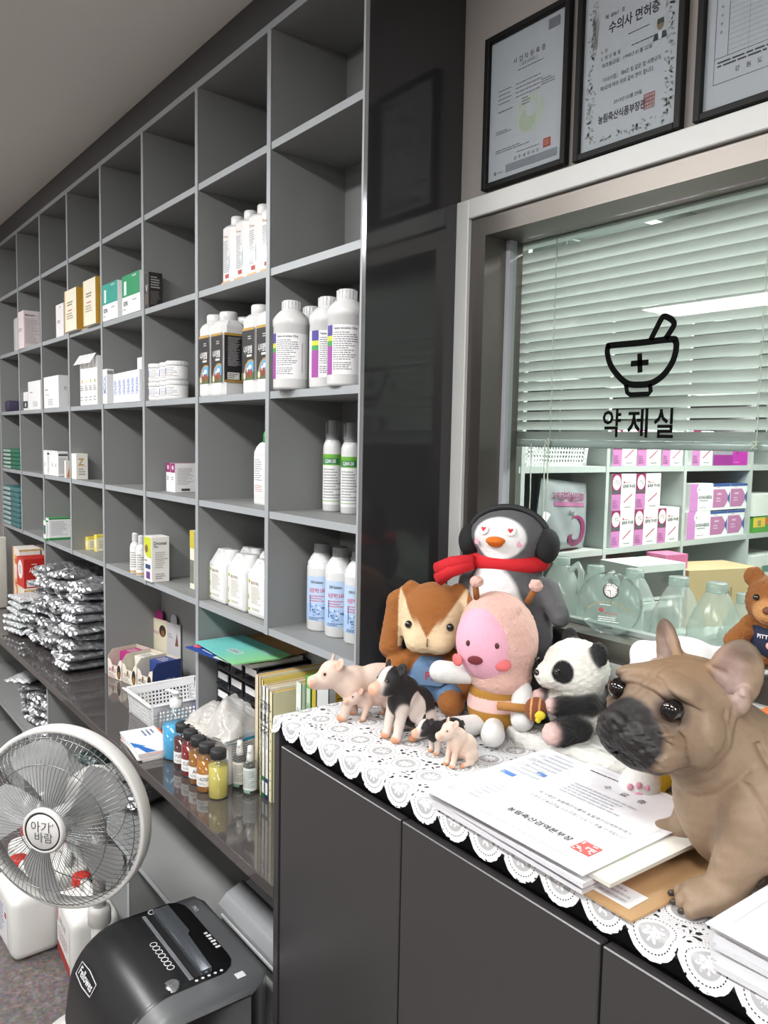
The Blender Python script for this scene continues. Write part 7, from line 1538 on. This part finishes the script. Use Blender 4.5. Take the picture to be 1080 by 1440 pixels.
for ch, u in (('그', .17), ('린', .235), ('암', .32), ('피', .42), ('실', .52), ('린', .61), ('5', .69), ('0', .735), ('0', .78)):
    big = u > .3; p = onbag(u, .78); b.text(ch, .031 if big else .024, mg, Matrix.Translation((p[0], p[1] - .004, p[2])) @ Matrix.Rotation(PI / 2, 4, 'X'), bold=True)
p = onbag(.5, .54); b.text('1kg', .024, M('#33343a', .5), Matrix.Translation((p[0], p[1] - .002, p[2])) @ Matrix.Rotation(PI / 2, 4, 'X'), bold=True)
sw = []
for i in range(30):
    q = i / 29; a = -.2 + q * 4.9; rad = .2 - .02 * q * 4; wd = .004 + .05 * math.sin(min(1, q * 1.15) * PI * .75) ** 1.2
    rr = .215 if q < .55 else .215 - (q - .55) * .30
    cx, cy = .62, .27
    if q > .55: pass
    sw.append((cx + rr * math.cos(PI * .62 - a), cy + rr * 1.05 * math.sin(PI * .62 - a), wd, PI * .62 - a))
for i in range(29):
    (x0, y0_, w0, a0), (x1, y1_, w1, a1) = sw[i], sw[i + 1]
    patch([(x0 + w0 * math.cos(a0), y0_ + w0 * math.sin(a0)), (x1 + w1 * math.cos(a1), y1_ + w1 * math.sin(a1)), (x1 - w1 * math.cos(a1), y1_ - w1 * math.sin(a1)), (x0 - w0 * math.cos(a0), y0_ - w0 * math.sin(a0))], mg, .0008)
b.obj('print', t)
t = thing('mortar', 'white porcelain mortar beside the medicine bag behind the window', 'mortar', (PXS - .02, yd[0] + .085, zb2 + .001)); cer = M('#d6dcd6', .2, coat=.4)
b = MB(); b.lathe([(.03, 0), (.034, .006), (.03, .012), (.052, .04), (.064, .082), (.067, .085), (.062, .083), (.05, .045), (0, .02)], cer, 36, cap=False); b.obj('bowl', t)
t2 = thing('pestle', 'white pestle resting in the porcelain mortar', 'pestle', (PXS - .02, yd[0] + .085, zb2 + .03)); b = MB(); b.tube([(0, -.01, .0), (.01, .03, .07), (.016, .055, .115)], [.016, .010, .0135], cer, 14); b.obj('shaft', t2)
t = thing('glass_jar', 'small glass jar half hidden behind the plush penguin, inside the window', 'jar', (PXS - .03, yd[0] + .025 + .02, zb2 + .001)); b = MB(); b.lathe([(.026, 0), (.028, .004), (.028, .10), (.02, .112), (.02, .12)], clearb('jar_glass', '#e3ecea', .2), 24); b.obj('body', t); b = MB(); b.lathe([(.022, .116), (.022, .132), (0, .133)], M('#b6c0be', .4), 20); b.obj('lid', t)
# inner counter with the big clear jugs
b = MB(); b.box((-.6, 1.63, 1.075), (2.2, .44, .03), M('#a9b3ae', .5)); b.box((-.6, 1.63, .53), (2.18, .40, 1.06), M('#8a938f', .6)); b.obj('inner_counter', label='pale counter inside the room behind the window carrying clear jugs', cat='counter')
jugm = clear_mat('jug_plastic', '#f6faf8', .34, '#edf3f1', .15, 1.45, 1.0); liqm = clear_mat('jug_liquid', '#e8f0ed', .25, '#cfdad6', .05, 1.33, .8)
JZ = 1.0906
for i, (x, y, hn, lab) in enumerate(((790, 1.57, 783, 'leftmost big clear jug behind the glass, right of the plush penguin'), (838, 1.62, 795, 'clear jug behind the crystal award, left side'), (893, 1.60, 800, 'clear jug behind the crystal award, right side'), (955, 1.55, 811, 'big clear jug above the bulldog far ear'), (1009, 1.52, 819, 'big clear jug between the bulldog ears'), (1052, 1.58, 835, 'clear jug partly behind the teddy bear'))):
    p = at(x, hn, Y=y); H = p.z - JZ; r = .0555; t = thing('water_jug', lab, 'jug', (p.x, y, JZ), 0, 'big clear jugs behind the glass')
    b = MB(); b.lathe([(r * .94, 0), (r, .008), (r, H - .115), (r * .98, H - .108), (r, H - .102), (r * .93, H - .08), (r * .55, H - .035), (r * .40, H - .022), (r * .36, H - .018)], jugm, 36); b.obj('body', t)
    b = MB(); b.lathe([(r * .38, H - .02), (r * .385, H - .018), (r * .385, H - .001), (r * .35, H), (0, H)], clear_mat('jug_cap_%d' % i, '#dde8e4', .55, '#d9e3e0', .2), 24); b.obj('cap', t)
    b = MB(); b.lathe([(0, .004), (r * .95, .006), (r * .96, H - .135), (0, H - .135)], liqm, 32, cap=False); b.obj('water', t)
    if i < 2: b = MB(); b.tube([(r * .5, .0, H - .03), (r * .95, 0, H - .012), (r * 1.15, 0, H - .03), (r * 1.05, 0, H - .085)], .008, jugm, 10); b.obj('handle', t)
zl = zb2 - PIZ
carton('cardboard_box', 'open brown cardboard box behind the jugs in the room behind the window', 'box', (PXS + .16, yd[2] - .07, zl + .02), (.34, .2, .215), '#b7a27a', [('front', 'text', '2ml', .5, .6, .2, '#7a6c50', .3), ('right', 'rect', .0, .0, 1, 1, '#a08b64')], rz=RP - .3)
carton('pink_carton', 'pink carton marked 1 beside the cardboard box behind the window', 'box', (PXS + .11, yd[1] + .24, zl + .02), (.11, .10, .27), '#c46a92', [('front', 'text', '1', .4, .72, .18, '#f0dfe8', .2), ('front', 'text', 'cc', .62, .68, .08, '#f0dfe8', .2), ('front', 'lines', .1, .2, .8, .4, 2, '#dba3bd')], rz=RP - .2)
for k, (y, z, nm) in enumerate(((yd[1] + .06, zl + .02, 'lower'), (yd[1] + .06, zl + .15, 'upper'))):
    carton('carton', '%s open white carton behind the crystal award in the room behind the window' % nm, 'box', (PXS + .13, y, z), (.24, .18, .125), '#c9d1cc', [('front', 'rect', .05, .1, .95, .8, '#4c5654')], rz=RP - .15 * k, group='open white cartons')
ib = MB(); ib.box((PXS + .16, (yd[1] + yd[3]) / 2, zl + .01), (.3, yd[3] - yd[1], .018), gp); ib.box((PXS + .28, (yd[1] + yd[3]) / 2, zl / 2), (.02, yd[3] - yd[1], zl), gp); ib.obj('side_table', label='low pale table in front of the shelves behind the window', cat='table')
v, f = crumple(16, 16, lambda u, v: ((u - .5) * .16, (v - .5) * .2, .004 + .11 * (max(0, 16 * u * (1 - u) * v * (1 - v))) ** .5 + .01 * math.sin(19 * u + 13 * v))); b = MB(); b.add(v, f, clear_mat('bag_film', '#e3ebe8', .55, '#d8ded8', .1), True); b.obj('plastic_bag', loc=(PXS + .14, yd[2] + .2, zl + .02), label='clear plastic bag of white gauze right of the cardboard box behind the window', cat='bag')
